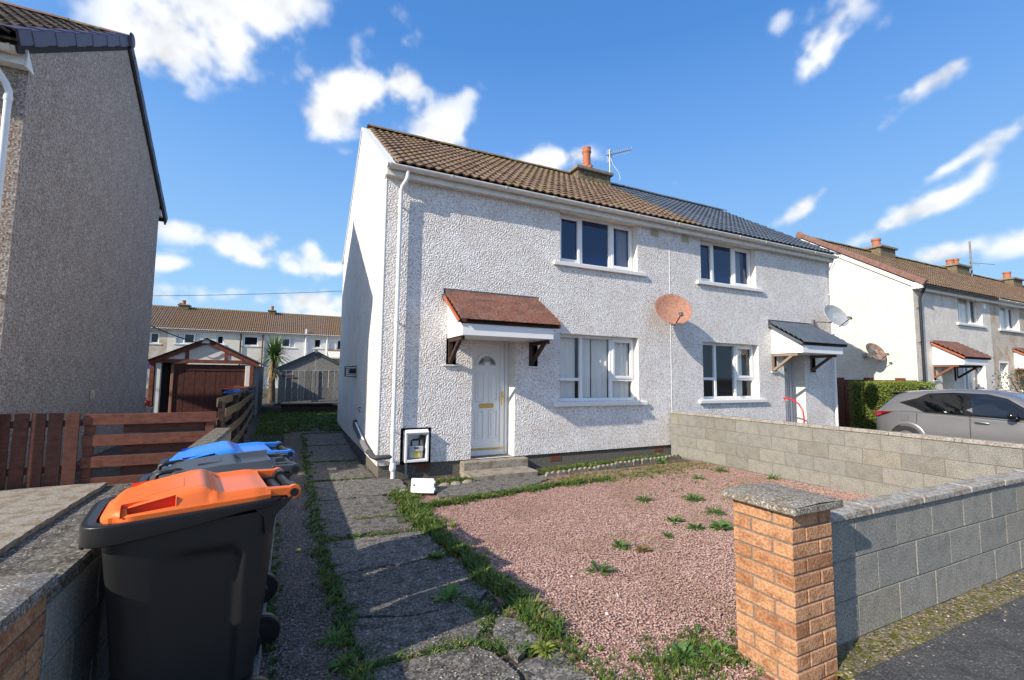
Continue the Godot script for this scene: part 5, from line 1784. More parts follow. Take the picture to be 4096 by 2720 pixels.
# ---------------------------------------------------------------- garages
func make_sheds() -> void:
	var g := thing("garage", "brown timber garage with dark double doors and white gable infill", "garage", V(-3.5, 0.3, -11))
	var z := -9.0
	var sd := MB.new()
	sd.b2(V(-4.88, 0.1, -14.0), V(-4.8, 1.9, z - 0.05))
	sd.b2(V(-2.36, 0.1, -14.0), V(-2.28, 1.88, z - 0.05))
	sd.b2(V(-4.8, 0.1, -14.0), V(-2.36, 1.9, -13.92))
	part("side_wall", sd, M.asbestos, g)
	for x in [-4.86, -2.36]:
		var b := MB.new()
		b.b2(V(x - 0.06, 0.1, z - 0.08), V(x + 0.05, 1.9, z + 0.04), 0.006)
		part("corner_post", b, M.garage_red, g)
	for x in [-4.72, -2.47]:
		var b := MB.new()
		b.b2(V(x - 0.07, 0.1, z - 0.12), V(x + 0.06, 1.9, z + 0.02), 0.01)
		part("pillar", b, M.white_paint, g)
	var li := MB.new()
	li.b2(V(-4.88, 1.9, z - 0.05), V(-2.3, 2.01, z + 0.05), 0.005)
	part("lintel", li, M.garage_red, g)
	var gi := MB.new()
	gi.prism(PackedVector2Array([Vector2(-4.75, 2.01), Vector2(-2.4, 2.01), Vector2(-3.57, 2.52)]), 0.03, Transform3D(Basis(), V(0, 0, z + 0.01)))
	part("gable_infill", gi, M.white_paint, g)
	for x in [-4.05, -3.07]:
		var b := MB.new()
		b.b2(V(x - 0.045, 2.01, z + 0.01), V(x + 0.045, 2.32, z + 0.04), 0.004)
		part("stud", b, M.garage_red, g)
	for s in [[-4.95, 1.87], [-2.18, 1.84]]:
		var b := MB.new()
		b.bar(V(s[0], s[1] + 0.02, z + 0.06), V(-3.57, 2.57, z + 0.06), 0.035, 0.13, 0.005)
		part("barge_board", b, M.garage_red, g)
		var r := MB.new()
		r.quad(V(s[0] + signf(s[0] + 3.5) * 0.08, s[1] + 0.07, z + 0.15), V(-3.57, 2.66, z + 0.15), V(-3.57, 2.66, -14.1), V(s[0] + signf(s[0] + 3.5) * 0.08, s[1] + 0.07, -14.1), Vector3.UP)
		r.quad(V(s[0] + signf(s[0] + 3.5) * 0.08, s[1] + 0.04, z + 0.15), V(-3.57, 2.63, z + 0.15), V(-3.57, 2.63, -14.1), V(s[0] + signf(s[0] + 3.5) * 0.08, s[1] + 0.04, -14.1), Vector3.DOWN)
		part("roof", r, M.lead, g)
	var fin := MB.new()
	fin.b2(V(-3.7, 2.5, z + 0.08), V(-3.5, 2.62, z + 0.1), 0.01)
	part("finial_board", fin, M.white_paint, g)
	for k in 14:
		var b := MB.new()
		var x := -4.36 + k * 0.131
		b.b2(V(x, 0.2, z - 0.08), V(x + 0.127, 1.87, z - 0.055 + (k % 2) * 0.003), 0.004)
		part("plank", b, M.garage_door, g)
	var bt := MB.new()
	bt.b2(V(-4.36, 1.68, z - 0.055), V(-2.54, 1.86, z - 0.035), 0.004)
	part("ledge", bt, M.garage_door, g)
	var ed := MB.new()
	ed.b2(V(-4.43, 0.2, z - 0.1), V(-4.36, 1.88, z - 0.02), 0.006)
	part("door_edge", ed, plain(0.32, 0.16, 0.12, 0.7), g)
	var vd := MB.new()
	vd.quad(V(-4.7, 0.1, z - 0.2), V(-4.7, 1.9, z - 0.2), V(-4.4, 1.9, z - 0.2), V(-4.4, 0.1, z - 0.2), Vector3.BACK)
	part("door_gap", vd, M.dark, g)
	# grey shed
	var s := thing("shed", "grey weathered plank garage with asbestos gable behind the lawn", "shed", V(-0.4, 0.5, -12.5))
	z = -11.0
	for k in 12:
		var b := MB.new()
		var x := -1.62 + k * 0.203
		b.b2(V(x, 0.6 + 0.012 * k, z - 0.03), V(x + 0.197, 1.74, z + rng.randf_range(-0.008, 0.006)), 0.005)
		part("plank", b, [M.wood_grey, tint(M.wood_grey, 0.75, 0.75, 0.74), tint(M.wood_grey, 0.88, 0.88, 0.87)][k % 3], s)
	for x in [-1.6, -0.5, -0.38, 0.75]:
		var b := MB.new()
		b.b2(V(x - 0.05, 0.6, z + 0.006), V(x + 0.05, 1.74, z + 0.035), 0.004)
		part("batten", b, M.wood_grey, s)
	var hn := MB.new()
	hn.b2(V(-1.55, 1.52, z + 0.036), V(-1.15, 1.56, z + 0.05))
	part("hinge", hn, M.black_paint, s)
	for k in 2:
		var x0 := -1.66 + k * 1.2
		var gp := MB.new()
		var py := PackedVector2Array([Vector2(x0 + 0.003, 1.745), Vector2(x0 + 1.197, 1.745), Vector2(x0 + 1.197, 1.8 if k else 2.37), Vector2(x0 + 0.003, 2.37 if k else 1.8)])
		gp.prism(py, 0.02, Transform3D(Basis(), V(0, 0, z + 0.01)))
		part("gable_panel", gp, M.asbestos, s)
	for e in [-1.78, 0.86]:
		var b := MB.new()
		b.bar(V(e, 1.76, z + 0.06), V(-0.46, 2.42, z + 0.06), 0.03, 0.1, 0.004)
		part("barge_board", b, plain(0.07, 0.1, 0.115, 0.6), s)
		var r := MB.new()
		r.quad(V(e, 1.81, z + 0.1), V(-0.46, 2.48, z + 0.1), V(-0.46, 2.48, -14.5), V(e, 1.81, -14.5), Vector3.UP)
		part("roof", r, M.asbestos, s)
	var fi := MB.new()
	fi.tube([V(-0.46, 2.46, z + 0.13), V(-0.46, 2.48, z - 0.5)], 0.06, 10)
	part("ridge_cap", fi, M.asbestos, s)
	var sw := MB.new()
	sw.b2(V(-1.66, 0.4, -14.5), V(-1.6, 1.78, z - 0.04))
	sw.b2(V(0.72, 0.4, -14.5), V(0.78, 1.78, z - 0.04))
	part("side_wall", sw, M.wood_grey, s)
	# rubble and old timber under the shed doors
	for k in 4:
		var b := MB.new()
		b.box(V(-0.5 + rng.randf_range(-0.3, 0.3), 0.34 + k * 0.065, z + 0.15 + rng.randf_range(-0.1, 0.15)), V(2.2 + rng.randf_range(-0.4, 0.2), 0.055, 0.2), Basis(Vector3.UP, rng.randf_range(-0.06, 0.06)), 0.008)
		part("sleeper", b, M.wood_dark, s)

# ---------------------------------------------------------------- wheelie bins
func se(a: float, p: float) -> Vector2:
	var c := cos(a)
	var s := sin(a)
	return Vector2(signf(c) * pow(absf(c), 2.0 / p), signf(s) * pow(absf(s), 2.0 / p))

func make_bin(called: String, label: String, lid_m: Material, in_m: Material, grey: bool) -> Node3D:
	var t := thing(called, label, "wheelie bin", Vector3.ZERO, 0.0, "wheelie bins")
	# body: front towards -x, hinge and wheels towards +x; the rim falls a little towards the front
	var tip := func(m: MB) -> MB:
		for i in m.v.size():
			m.v[i].y += 0.04 * (m.v[i].x - 0.34) * sstep(0.6, 0.9, m.v[i].y)
		return m
	var rows := []
	var N := 120
	for i in 41:
		var f := i / 40.0
		var y := lerpf(0.03, 0.93, f)
		var hx := lerpf(0.235, 0.315, f)
		var hz := lerpf(0.225, 0.268, f)
		if i == 0:
			hx -= 0.02
			hz -= 0.02
		var row := PackedVector3Array()
		for k in N:
			var q := se(TAU * k / N, 7.0)
			var x := q.x * hx - 0.012 * f
			var zz := q.y * hz
			# arched recess in both sides
			var ax := absf(x - 0.03) - 0.125
			var ay := maxf(y - 0.8, 0.12 - y)
			var r := Vector2(maxf(ax + 0.06, 0), maxf(ay + 0.06, 0)).length() - 0.06 + minf(maxf(ax + 0.06, ay + 0.06), 0)
			var dpt := 0.024 * (1.0 - sstep(-0.012, 0.008, r))
			if absf(q.y) > 0.9: zz -= signf(zz) * dpt
			row.append(V(x, y, zz))
		rows.append(row)
	var b := MB.new()
	b.grid(rows, true)
	for k in N:
		b.tri(V(0, 0.03, 0), rows[0][k], rows[0][(k + 1) % N], Vector3.DOWN)
	part("body", tip.call(b), M.bin_body, t)
	# rim: deep skirt at the front
	rows = []
	for e in [[0.0, 0.96, 0.0], [0.018, 0.918, 1.0], [0.03, 0.918, 1.0], [0.034, 0.922, 1.0], [0.036, 0.975, 0.0], [0.03, 0.982, 0.0], [-0.01, 0.982, 0.0], [-0.01, 0.95, 0.0]]:
		var row := PackedVector3Array()
		for k in N:
			var q := se(TAU * k / N, 6.0)
			var front := sstep(0.1, 0.8, -q.x)
			var y: float = e[1] - e[2] * 0.016 * front + e[2] * 0.028 * sstep(-0.2, 0.6, q.x)
			row.append(V(q.x * (0.322 + e[0]) - 0.014 - 0.02 * front, y, q.y * (0.272 + e[0] * 0.5)))
		rows.append(row)
	var rm := MB.new()
	rm.grid(rows, true)
	part("rim", tip.call(rm), M.black_plastic, t)
	# comb lip at the front
	var cl := MB.new()
	cl.b2(V(-0.385, 0.885, -0.2), V(-0.362, 0.925, 0.2), 0.008)
	part("front_lip", tip.call(cl), M.black_plastic, t)
	# lid
	var NX := 44
	var NZ := 30
	var hgt := func(u: float, w: float) -> float:
		# u 0 front .. 1 back, w -1..1
		var e := sstep(1.0, 0.8, absf(w))
		if grey:
			var p := 0.03 + 0.035 * sstep(0.12, 0.2, u) * sstep(1.0, 0.9, absf(w * 1.18)) + 0.008 * sstep(0.3, 0.6, u)
			if u > 0.66: p = lerpf(p, 0.042, sstep(0.66, 0.72, u) * sstep(0.75, 0.6, absf(w)))
			return p * sstep(0.0, 0.05, u) * sstep(1.0, 0.93, absf(w))
		var p := 0.032 + (0.084 - 0.032) * clampf((u - 0.04) / 0.52, 0.0, 1.0)
		p *= sstep(0.0, 0.07, u)
		var low := 0.034 + 0.016 * sstep(0.76, 0.86, absf(w)) * sstep(1.0, 0.9, absf(w))
		low -= 0.008 * sstep(0.9, 1.0, u)
		p = lerpf(p, low, sstep(0.56, 0.70, u))
		# a rail along the crest of the front half
		p += 0.008 * sstep(0.62, 0.7, absf(w)) * sstep(0.84, 0.78, absf(w)) * sstep(0.14, 0.2, u) * sstep(0.58, 0.5, u)
		var fall := sstep(1.0, 0.87, absf(w)) if u < 0.62 else sstep(1.0, 0.93, absf(w))
		return lerpf(0.016, p, fall)
	rows = []
	var us := []
	for i in NX + 1: us.append(float(i) / NX)
	var ws := []
	for j in NZ + 1:
		var s := -1.0 + 2.0 * j / NZ
		ws.append(signf(s) * pow(absf(s), 0.62))
	for i in NX + 1:
		var row := PackedVector3Array()
		for j in NZ + 1:
			var u: float = us[i]
			var w: float = ws[j]
			var cr := 1.0 - 0.12 * pow(sstep(0.22, 0.0, u), 2.0) - 0.03 * pow(sstep(0.85, 1.0, u), 2.0)
			row.append(V(-0.335 + 0.6 * u + 0.035 * pow(absf(w), 6.0) * sstep(0.25, 0.0, u), 0.984 + hgt.call(u, w), w * 0.272 * cr))
		rows.append(row)
	var lid := MB.new()
	# leave the paper slots open in the sloping sides of the dome
	var slot_u := [0.13, 0.40]
	for i in NX:
		for j in NZ:
			var um: float = (us[i] + us[i + 1]) * 0.5
			var wm: float = (ws[j] + ws[j + 1]) * 0.5
			if not grey and um > slot_u[0] and um < slot_u[1] and absf(wm) > 0.865 and absf(wm) < 0.975: continue
			var nn := []
			for c in [[i, j], [i, j + 1], [i + 1, j + 1], [i + 1, j]]:
				var du: Vector3 = rows[mini(c[0] + 1, NX)][c[1]] - rows[maxi(c[0] - 1, 0)][c[1]]
				var dw: Vector3 = rows[c[0]][mini(c[1] + 1, NZ)] - rows[c[0]][maxi(c[1] - 1, 0)]
				var m := du.cross(dw).normalized()
				if m.y < 0: m = -m
				nn.append(m)
			lid.cell(rows[i][j], rows[i][j + 1], rows[i + 1][j + 1], rows[i + 1][j], nn[0], nn[1], nn[2], nn[3])
	for i in NX:
		for j in [0, NZ]:
			var p: Vector3 = rows[i][j]
			var q: Vector3 = rows[i + 1][j]
			lid.quad(p, q, V(q.x, 0.978, q.z), V(p.x, 0.978, p.z), V(0, 0, signf(p.z)))
	for j in NZ:
		for i in [0, NX]:
			var p: Vector3 = rows[i][j]
			var q: Vector3 = rows[i][j + 1]
			lid.quad(p, q, V(q.x, 0.978, q.z), V(p.x, 0.978, p.z), V(-1 if i == 0 else 1, 0, 0))
	# arms to the hinge, with ring ends
	for s in [-1.0, 1.0]:
		var w0: float = s * 0.235
		lid.bar(V(0.24, 1.005, w0), V(0.355, 0.996, w0), 0.03, 0.042, 0.006)
		lid.tube([V(0.365, 0.99, w0 - 0.016), V(0.365, 0.99, w0 + 0.016)], 0.031, 16)
		if grey:
			lid.bar(V(0.24, 1.0, s * 0.1), V(0.355, 0.994, s * 0.1), 0.03, 0.036, 0.006)
	var lp := part("lid", tip.call(lid), lid_m, t)
	if not grey:
		for s in [-1.0, 1.0]:
			var sl := MB.new()
			var zi := 0.215
			var x0 := -0.335 + 0.6 * 0.118
			var x1 := -0.335 + 0.6 * 0.415
			sl.quad(V(x0, 0.998, s * zi), V(x1, 0.998, s * zi), V(x1, 1.052, s * zi), V(x0, 1.04, s * zi), V(0, 0, s))
			sl.quad(V(x0, 0.998, s * zi), V(x1, 0.998, s * zi), V(x1, 0.998, s * 0.266), V(x0, 0.998, s * 0.266), Vector3.UP)
			sl.quad(V(x0, 0.998, s * zi), V(x0, 1.04, s * zi), V(x0, 1.04, s * 0.255), V(x0, 0.998, s * 0.266), Vector3.RIGHT)
			sl.quad(V(x1, 0.998, s * zi), V(x1, 1.048, s * zi), V(x1, 1.048, s * 0.255), V(x1, 0.998, s * 0.266), Vector3.LEFT)
			part("slot", tip.call(sl), in_m, lp)
		# pale rub marks and lettering stubs on the dome
		var pr := MB.new()
		pr.box(V(-0.13, 0.985 + hgt.call(0.34, 0.1) - 0.001, 0.0), V(0.14, 0.006, 0.2), Basis(Vector3.BACK, 0.155), 0.002)
		part("embossed_plate", tip.call(pr), lid_m, lp)
	else:
		for s in [-1.0, 1.0]:
			var hd := MB.new()
			hd.tube([V(-0.30, 0.985, s * 0.15), V(-0.295, 1.035, s * 0.15), V(-0.27, 1.045, s * 0.15), V(-0.2, 1.05, s * 0.15), V(-0.18, 1.04, s * 0.15), V(-0.17, 1.0, s * 0.15)], 0.011, 8)
			part("lid_grip", tip.call(hd), M.black_plastic, lp)
		var pt := MB.new()
		pt.b2(V(-0.12, 1.045, -0.08), V(0.0, 1.06, 0.08), 0.004)
		part("embossed_plate", tip.call(pt), lid_m, lp)
	var hb := MB.new()
	for s in [-1.0, 1.0]:
		hb.tube([V(0.365, 0.99, s * 0.262), V(0.365, 0.99, s * 0.2)], 0.019, 12)
		hb.tube([V(0.365, 0.99, s * 0.2), V(0.365, 0.99, s * 0.14)], 0.03, 14)
		hb.b2(V(0.28, 0.95, s * 0.17 - 0.014), V(0.372, 0.99, s * 0.17 + 0.014), 0.006)
	hb.tube([V(0.365, 0.99, -0.15), V(0.365, 0.99, 0.15)], 0.017, 12)
	part("hinge_bar", hb, M.black_plastic, t)
	# strengthening gusset and handle lug on each back corner
	for s in [-1.0, 1.0]:
		var gs := MB.new()
		gs.prism(PackedVector2Array([Vector2(0.2, 0.94), Vector2(0.36, 0.975), Vector2(0.33, 0.94), Vector2(0.29, 0.905), Vector2(0.275, 0.82), Vector2(0.25, 0.82), Vector2(0.24, 0.9)]), 0.016, Transform3D(Basis(), V(0, 0, s * 0.262 + 0.008)))
		part("gusset", gs, M.black_plastic, t)
		var wh := MB.new()
		wh.lathe([Vector2(0.001, 0.026), Vector2(0.055, 0.026), Vector2(0.066, 0.02), Vector2(0.09, 0.026), Vector2(0.1, 0.018), Vector2(0.1, -0.018), Vector2(0.09, -0.026), Vector2(0.001, -0.026)], V(0.225, 0.10, s * 0.25), 24, Basis(Vector3.RIGHT, PI / 2))
		part("wheel", wh, M.black_plastic, t)
	var ax := MB.new()
	ax.tube([V(0.225, 0.1, -0.25), V(0.225, 0.1, 0.25)], 0.012, 8)
	part("axle", ax, M.metal, t)
	return t

func make_bins() -> void:
	var o := make_bin("wheelie_bin", "black wheelie bin with bright orange lid and side slots, nearest in the row", M.bin_orange, M.bin_orange_in, false)
	o.position = V(-1.615, 0.055, 4.73)
	o.rotation.y = 0.17
	var gb := make_bin("wheelie_bin", "black wheelie bin with plain dark grey lid between the orange and the blue", M.bin_grey, M.bin_grey, true)
	gb.position = V(-1.605, 0.045, 4.1)
	gb.rotation.y = 0.16
	var bl := make_bin("wheelie_bin", "black wheelie bin with light blue lid, last of the three by the wall", M.bin_blue, M.bin_blue_in, false)
	bl.position = V(-1.635, 0.04, 3.49)
	bl.rotation.y = 0.18
	var far := copy(bl, "blue lidded wheelie bin standing in front of the brown garage doors", V(-2.58, 0.12, -7.5), 0.05, "wheelie bins")
	var fo := copy(o, "orange lidded wheelie bin just showing behind the blue one at the garage", V(-2.66, 0.2, -8.2), 0.05, "wheelie bins")

# ---------------------------------------------------------------- car
func make_car() -> void:
	var t := thing("parked_car", "silver grey crossover car parked beside the clipped hedge", "car", V(13.95, -0.2, 0.28))
	var paint := StandardMaterial3D.new()
	paint.albedo_color = lin(0.24, 0.24, 0.25)
	paint.metallic = 0.55
	paint.roughness = 0.34
	paint.clearcoat_enabled = true
	paint.clearcoat = 1.0
	paint.clearcoat_roughness = 0.05
	var black := plain(0.012, 0.012, 0.014, 0.12)
	var clad := plain(0.06, 0.06, 0.065, 0.6)
	var glass := plain(0.02, 0.03, 0.035, 0.02, 0.0, 0.9)
	glass.transparency = BaseMaterial3D.TRANSPARENCY_ALPHA
	glass.albedo_color = Color(0.02, 0.03, 0.035, 0.82)
	# s along the car (world z), stations: s, sill y, bumper half width, belt half width, belt y
	var st := [[0.0, 0.42, 0.62, 0.60, 0.86], [0.06, 0.36, 0.74, 0.70, 0.95], [0.2, 0.32, 0.83, 0.77, 1.0], [0.45, 0.3, 0.88, 0.82, 1.02], [0.8, 0.28, 0.91, 0.84, 1.03], [1.2, 0.26, 0.90, 0.845, 1.02], [1.7, 0.25, 0.885, 0.845, 1.0], [2.3, 0.25, 0.885, 0.845, 0.97], [2.8, 0.25, 0.89, 0.845, 0.95], [3.2, 0.26, 0.91, 0.83, 0.94], [3.6, 0.28, 0.90, 0.79, 0.91], [3.95, 0.3, 0.82, 0.70, 0.84], [4.15, 0.36, 0.70, 0.58, 0.72], [4.2, 0.42, 0.6, 0.5, 0.62]]
	var rows := []
	for q in st:
		var row := PackedVector3Array()
		var s: float = q[0]
		for pr in [[0.96, 0.0], [1.0, 0.12], [1.01, 0.3], [1.0, 0.5], [0.985, 0.66], [0.965, 0.8], [0.0, 0.92], [0.0, 1.0]]:
			var f: float = pr[1]
			var w: float = q[2] * pr[0] if pr[0] > 0.0 else lerpf(q[2] * 0.965, q[3], (f - 0.8) / 0.2)
			row.append(V(-w, lerpf(q[1], q[4], f), s))
		var up := row.duplicate()
		row.append(V(-q[3] * 0.6, q[4] + 0.02, s))
		row.append(V(0, q[4] + 0.03, s))
		for k in range(up.size() - 1, -1, -1): row.append(V(-up[k].x, up[k].y, up[k].z))
		rows.append(row)
	var b := MB.new()
	b.grid(rows)
	for e in [0, rows.size() - 1]:
		var c := V(0, 0.6, st[e][0])
		for k in rows[e].size():
			b.tri(c, rows[e][k], rows[e][(k + 1) % rows[e].size()], V(0, 0, -1 if e == 0 else 1))
	part("body", b, paint, t, true)
	# cabin: roof line heights and half widths by station
	var cb := [[0.12, 0.98, 0.62, 0.99], [0.3, 1.0, 0.64, 1.25], [0.52, 1.01, 0.60, 1.46], [0.7, 1.01, 0.60, 1.52], [1.2, 1.0, 0.61, 1.57], [1.8, 0.99, 0.62, 1.595], [2.35, 0.965, 0.61, 1.575], [2.7, 0.95, 0.585, 1.48], [3.1, 0.94, 0.6, 1.24], [3.5, 0.92, 0.66, 0.97]]
	rows = []
	var side := func(s: float, y: float) -> float:
		# half width of the cabin side at s, y
		for k in cb.size() - 1:
			if s <= cb[k + 1][0]:
				var f: float = clampf((s - cb[k][0]) / (cb[k + 1][0] - cb[k][0]), 0, 1)
				var by: float = lerpf(cb[k][1], cb[k + 1][1], f)
				var rw: float = lerpf(cb[k][2], cb[k + 1][2], f)
				var ry: float = maxf(lerpf(cb[k][3], cb[k + 1][3], f), by + 0.02)
				var g := clampf((y - by) / (ry - by), 0, 1)
				return lerpf(0.838, rw, pow(g, 1.25))
		return 0.6
	for q in cb:
		var row := PackedVector3Array()
		var up := []
		for g in [0.0, 0.25, 0.5, 0.75, 0.92]:
			var y := lerpf(q[1], q[3], g)
			up.append(V(-side.call(q[0], y), y - 0.01, q[0]))
		up.append(V(-q[2] * 0.9, q[3] + 0.008, q[0]))
		up.append(V(-q[2] * 0.5, q[3] + 0.02, q[0]))
		for p in up: row.append(p)
		row.append(V(0, q[3] + 0.025, q[0]))
		for k in range(up.size() - 1, -1, -1): row.append(V(-up[k].x, up[k].y, up[k].z))
		rows.append(row)
	var ca := MB.new()
	ca.grid(rows)
	part("cabin", ca, paint, t, true)
	# glass and black panels laid on the cabin side
	var panel := func(pts: Array, dy: float) -> MB:
		var p2 := PackedVector2Array()
		for p in pts: p2.append(Vector2(p[0], p[1]))
		var m := MB.new()
		var cell := []
		var id := Geometry2D.triangulate_polygon(p2)
		for sg in [-1.0, 1.0]:
			for i in range(0, id.size(), 3):
				var w := []
				for k in 3:
					var p := p2[id[i + k]]
					w.append(V(sg * (side.call(p.x, p.y) + dy), p.y, p.x))
				m.tri(w[0], w[1], w[2], V(sg, 0.3, 0))
		return m
	var fine := func(pts: Array) -> Array:
		var o := []
		for i in pts.size():
			var p: Array = pts[i]
			var q: Array = pts[(i + 1) % pts.size()]
			for k in 6: o.append([lerpf(p[0], q[0], k / 6.0), lerpf(p[1], q[1], k / 6.0)])
		return o
	part("window_surround", panel.call(fine.call([[0.62, 1.24], [0.98, 1.12], [1.18, 1.02], [2.9, 0.975], [3.16, 1.03], [2.62, 1.42], [2.3, 1.51], [1.7, 1.525], [1.2, 1.49], [0.98, 1.36]]), 0.02), black, t, true)
	part("window", panel.call(fine.call([[1.2, 1.05], [1.9, 1.03], [1.88, 1.49], [1.3, 1.47], [1.1, 1.36]]), 0.03), glass, t, true)
	part("window", panel.call(fine.call([[2.08, 1.02], [2.86, 1.0], [3.0, 1.05], [2.6, 1.37], [2.3, 1.46], [2.02, 1.475]]), 0.03), glass, t, true)
	var ws := MB.new()
	ws.grid([[V(-0.53, 1.51, 2.6), V(0, 1.535, 2.62), V(0.53, 1.51, 2.6)], [V(-0.6, 1.25, 3.09), V(0, 1.28, 3.11), V(0.6, 1.25, 3.09)], [V(-0.66, 1.0, 3.47), V(0, 1.03, 3.5), V(0.66, 1.0, 3.47)]])
	part("windscreen", ws, plain(0.02, 0.035, 0.06, 0.03, 0.0, 0.9), t, true)
	var rg := MB.new()
	rg.grid([[V(-0.52, 1.4, 0.42), V(0, 1.43, 0.4), V(0.52, 1.4, 0.42)], [V(-0.55, 1.05, 0.12), V(0, 1.07, 0.1), V(0.55, 1.05, 0.12)]])
	part("rear_window", rg, black, t, true)
	var sp := MB.new()
	sp.grid([[V(-0.56, 1.475, 0.36), V(0, 1.5, 0.3), V(0.56, 1.475, 0.36)], [V(-0.6, 1.515, 0.72), V(0, 1.56, 0.72), V(0.6, 1.515, 0.72)]])
	sp.grid([[V(-0.56, 1.475, 0.36), V(0, 1.5, 0.3), V(0.56, 1.475, 0.36)], [V(-0.56, 1.45, 0.36), V(0, 1.475, 0.3), V(0.56, 1.45, 0.36)], [V(-0.58, 1.4, 0.66), V(0, 1.44, 0.66), V(0.58, 1.4, 0.66)]])
	part("spoiler", sp, paint, t, true)
	var fin := MB.new()
	fin.prism(PackedVector2Array([Vector2(0, 0), Vector2(0.2, 0), Vector2(0.05, 0.07), Vector2(0, 0.075)]), 0.03, Transform3D(Basis(Vector3(0, 0, 1), Vector3.UP, Vector3(-1, 0, 0)), V(0.015, 1.575, 0.75)))
	part("aerial_fin", fin, black, t, true)
	for sg in [-1.0, 1.0]:
		var tl := MB.new()
		tl.grid([[V(sg * 0.68, 0.99, 0.03), V(sg * 0.8, 0.99, 0.16), V(sg * 0.855, 1.0, 0.5)], [V(sg * 0.69, 0.84, 0.0), V(sg * 0.83, 0.86, 0.14), V(sg * 0.885, 0.95, 0.36)]])
		part("tail_light", tl, plain(0.35, 0.005, 0.01, 0.1), t, true)
		var mi := MB.new()
		mi.lathe([Vector2(0.001, -0.13), Vector2(0.07, -0.11), Vector2(0.098, -0.03), Vector2(0.1, 0.04), Vector2(0.08, 0.1), Vector2(0.001, 0.12)], V(sg * 1.0, 1.06, 2.78), 14, Basis(Vector3.BACK, PI / 2).scaled(V(1, 0.85, 0.8)))
		mi.bar(V(sg * 0.84, 0.98, 2.82), V(sg * 0.95, 1.0, 2.8), 0.05, 0.05)
		part("wing_mirror", mi, black, t, true)
		var dh := MB.new()
		dh.tube([V(sg * 0.893, 0.86, 2.12), V(sg * 0.918, 0.865, 2.16), V(sg * 0.918, 0.86, 2.3), V(sg * 0.893, 0.855, 2.36)], 0.016, 8)
		part("door_handle", dh, M.metal, t, true)
		var fl := MB.new()
		fl.b2(V(sg * 0.903 - 0.003, 0.78, 0.68), V(sg * 0.903 + 0.005, 0.93, 0.86), 0.003)
		part("fuel_flap", fl, paint, t, true)
		for s in [2.03, 1.02]:
			var sm := MB.new()
			var pts := []
			for k in 7:
				var y := 0.3 + k * 0.115
				pts.append(V(sg * (0.894 - 0.03 * sstep(0.75, 1.0, y)), y, s - (0.25 * sstep(0.75, 0.4, y) if s < 1.5 else 0.0)))
			sm.tube(pts, 0.005, 4)
			part("door_seam", sm, black, t, true)
		for s in [0.79, 3.425]:
			var ar := MB.new()
			var ra := []
			for e in [[0.345, 0.9], [0.345, 0.918], [0.42, 0.912], [0.43, 0.88]]:
				var row := PackedVector3Array()
				for k in 17:
					var a := PI * k / 16.0
					row.append(V(sg * e[1], 0.34 + sin(a) * e[0], s + cos(a) * e[0]))
				ra.append(row)
			ar.grid(ra)
			part("wheel_arch", ar, paint, t, true)
			var dk := MB.new()
			dk.lathe([Vector2(0.001, 0), Vector2(0.345, 0)], V(sg * 0.9, 0.34, s), 24, Basis(Vector3.BACK, PI / 2))
			part("arch_liner", dk, M.dark, t, true)
			var wh := MB.new()
			wh.lathe([Vector2(0.22, 0.03), Vector2(0.31, 0.03), Vector2(0.33, 0.01), Vector2(0.33, -0.16), Vector2(0.22, -0.16)], V(sg * 0.91, 0.325, s), 28, Basis(Vector3.BACK, -sg * PI / 2))
			var wp := part("wheel", wh, plain(0.02, 0.02, 0.02, 0.8), t, true)
			var ri := MB.new()
			ri.lathe([Vector2(0.22, 0.02), Vector2(0.2, -0.02), Vector2(0.07, 0.0), Vector2(0.001, 0.015)], V(sg * 0.91, 0.325, s), 28, Basis(Vector3.BACK, -sg * PI / 2))
			part("rim", ri, plain(0.16, 0.16, 0.165, 0.4, 0.7), wp, true)
	# seats seen through the glass
	var seat := MB.new()
	for x in [-0.38, 0.38]:
		seat.box(V(x, 0.95, 1.95), V(0.46, 0.65, 0.14), Basis(Vector3.RIGHT, -0.2), 0.05)
		seat.b2(V(x - 0.13, 1.24, 1.8), V(x + 0.13, 1.42, 1.9), 0.03)
	part("seat", seat, M.dark, t, true)

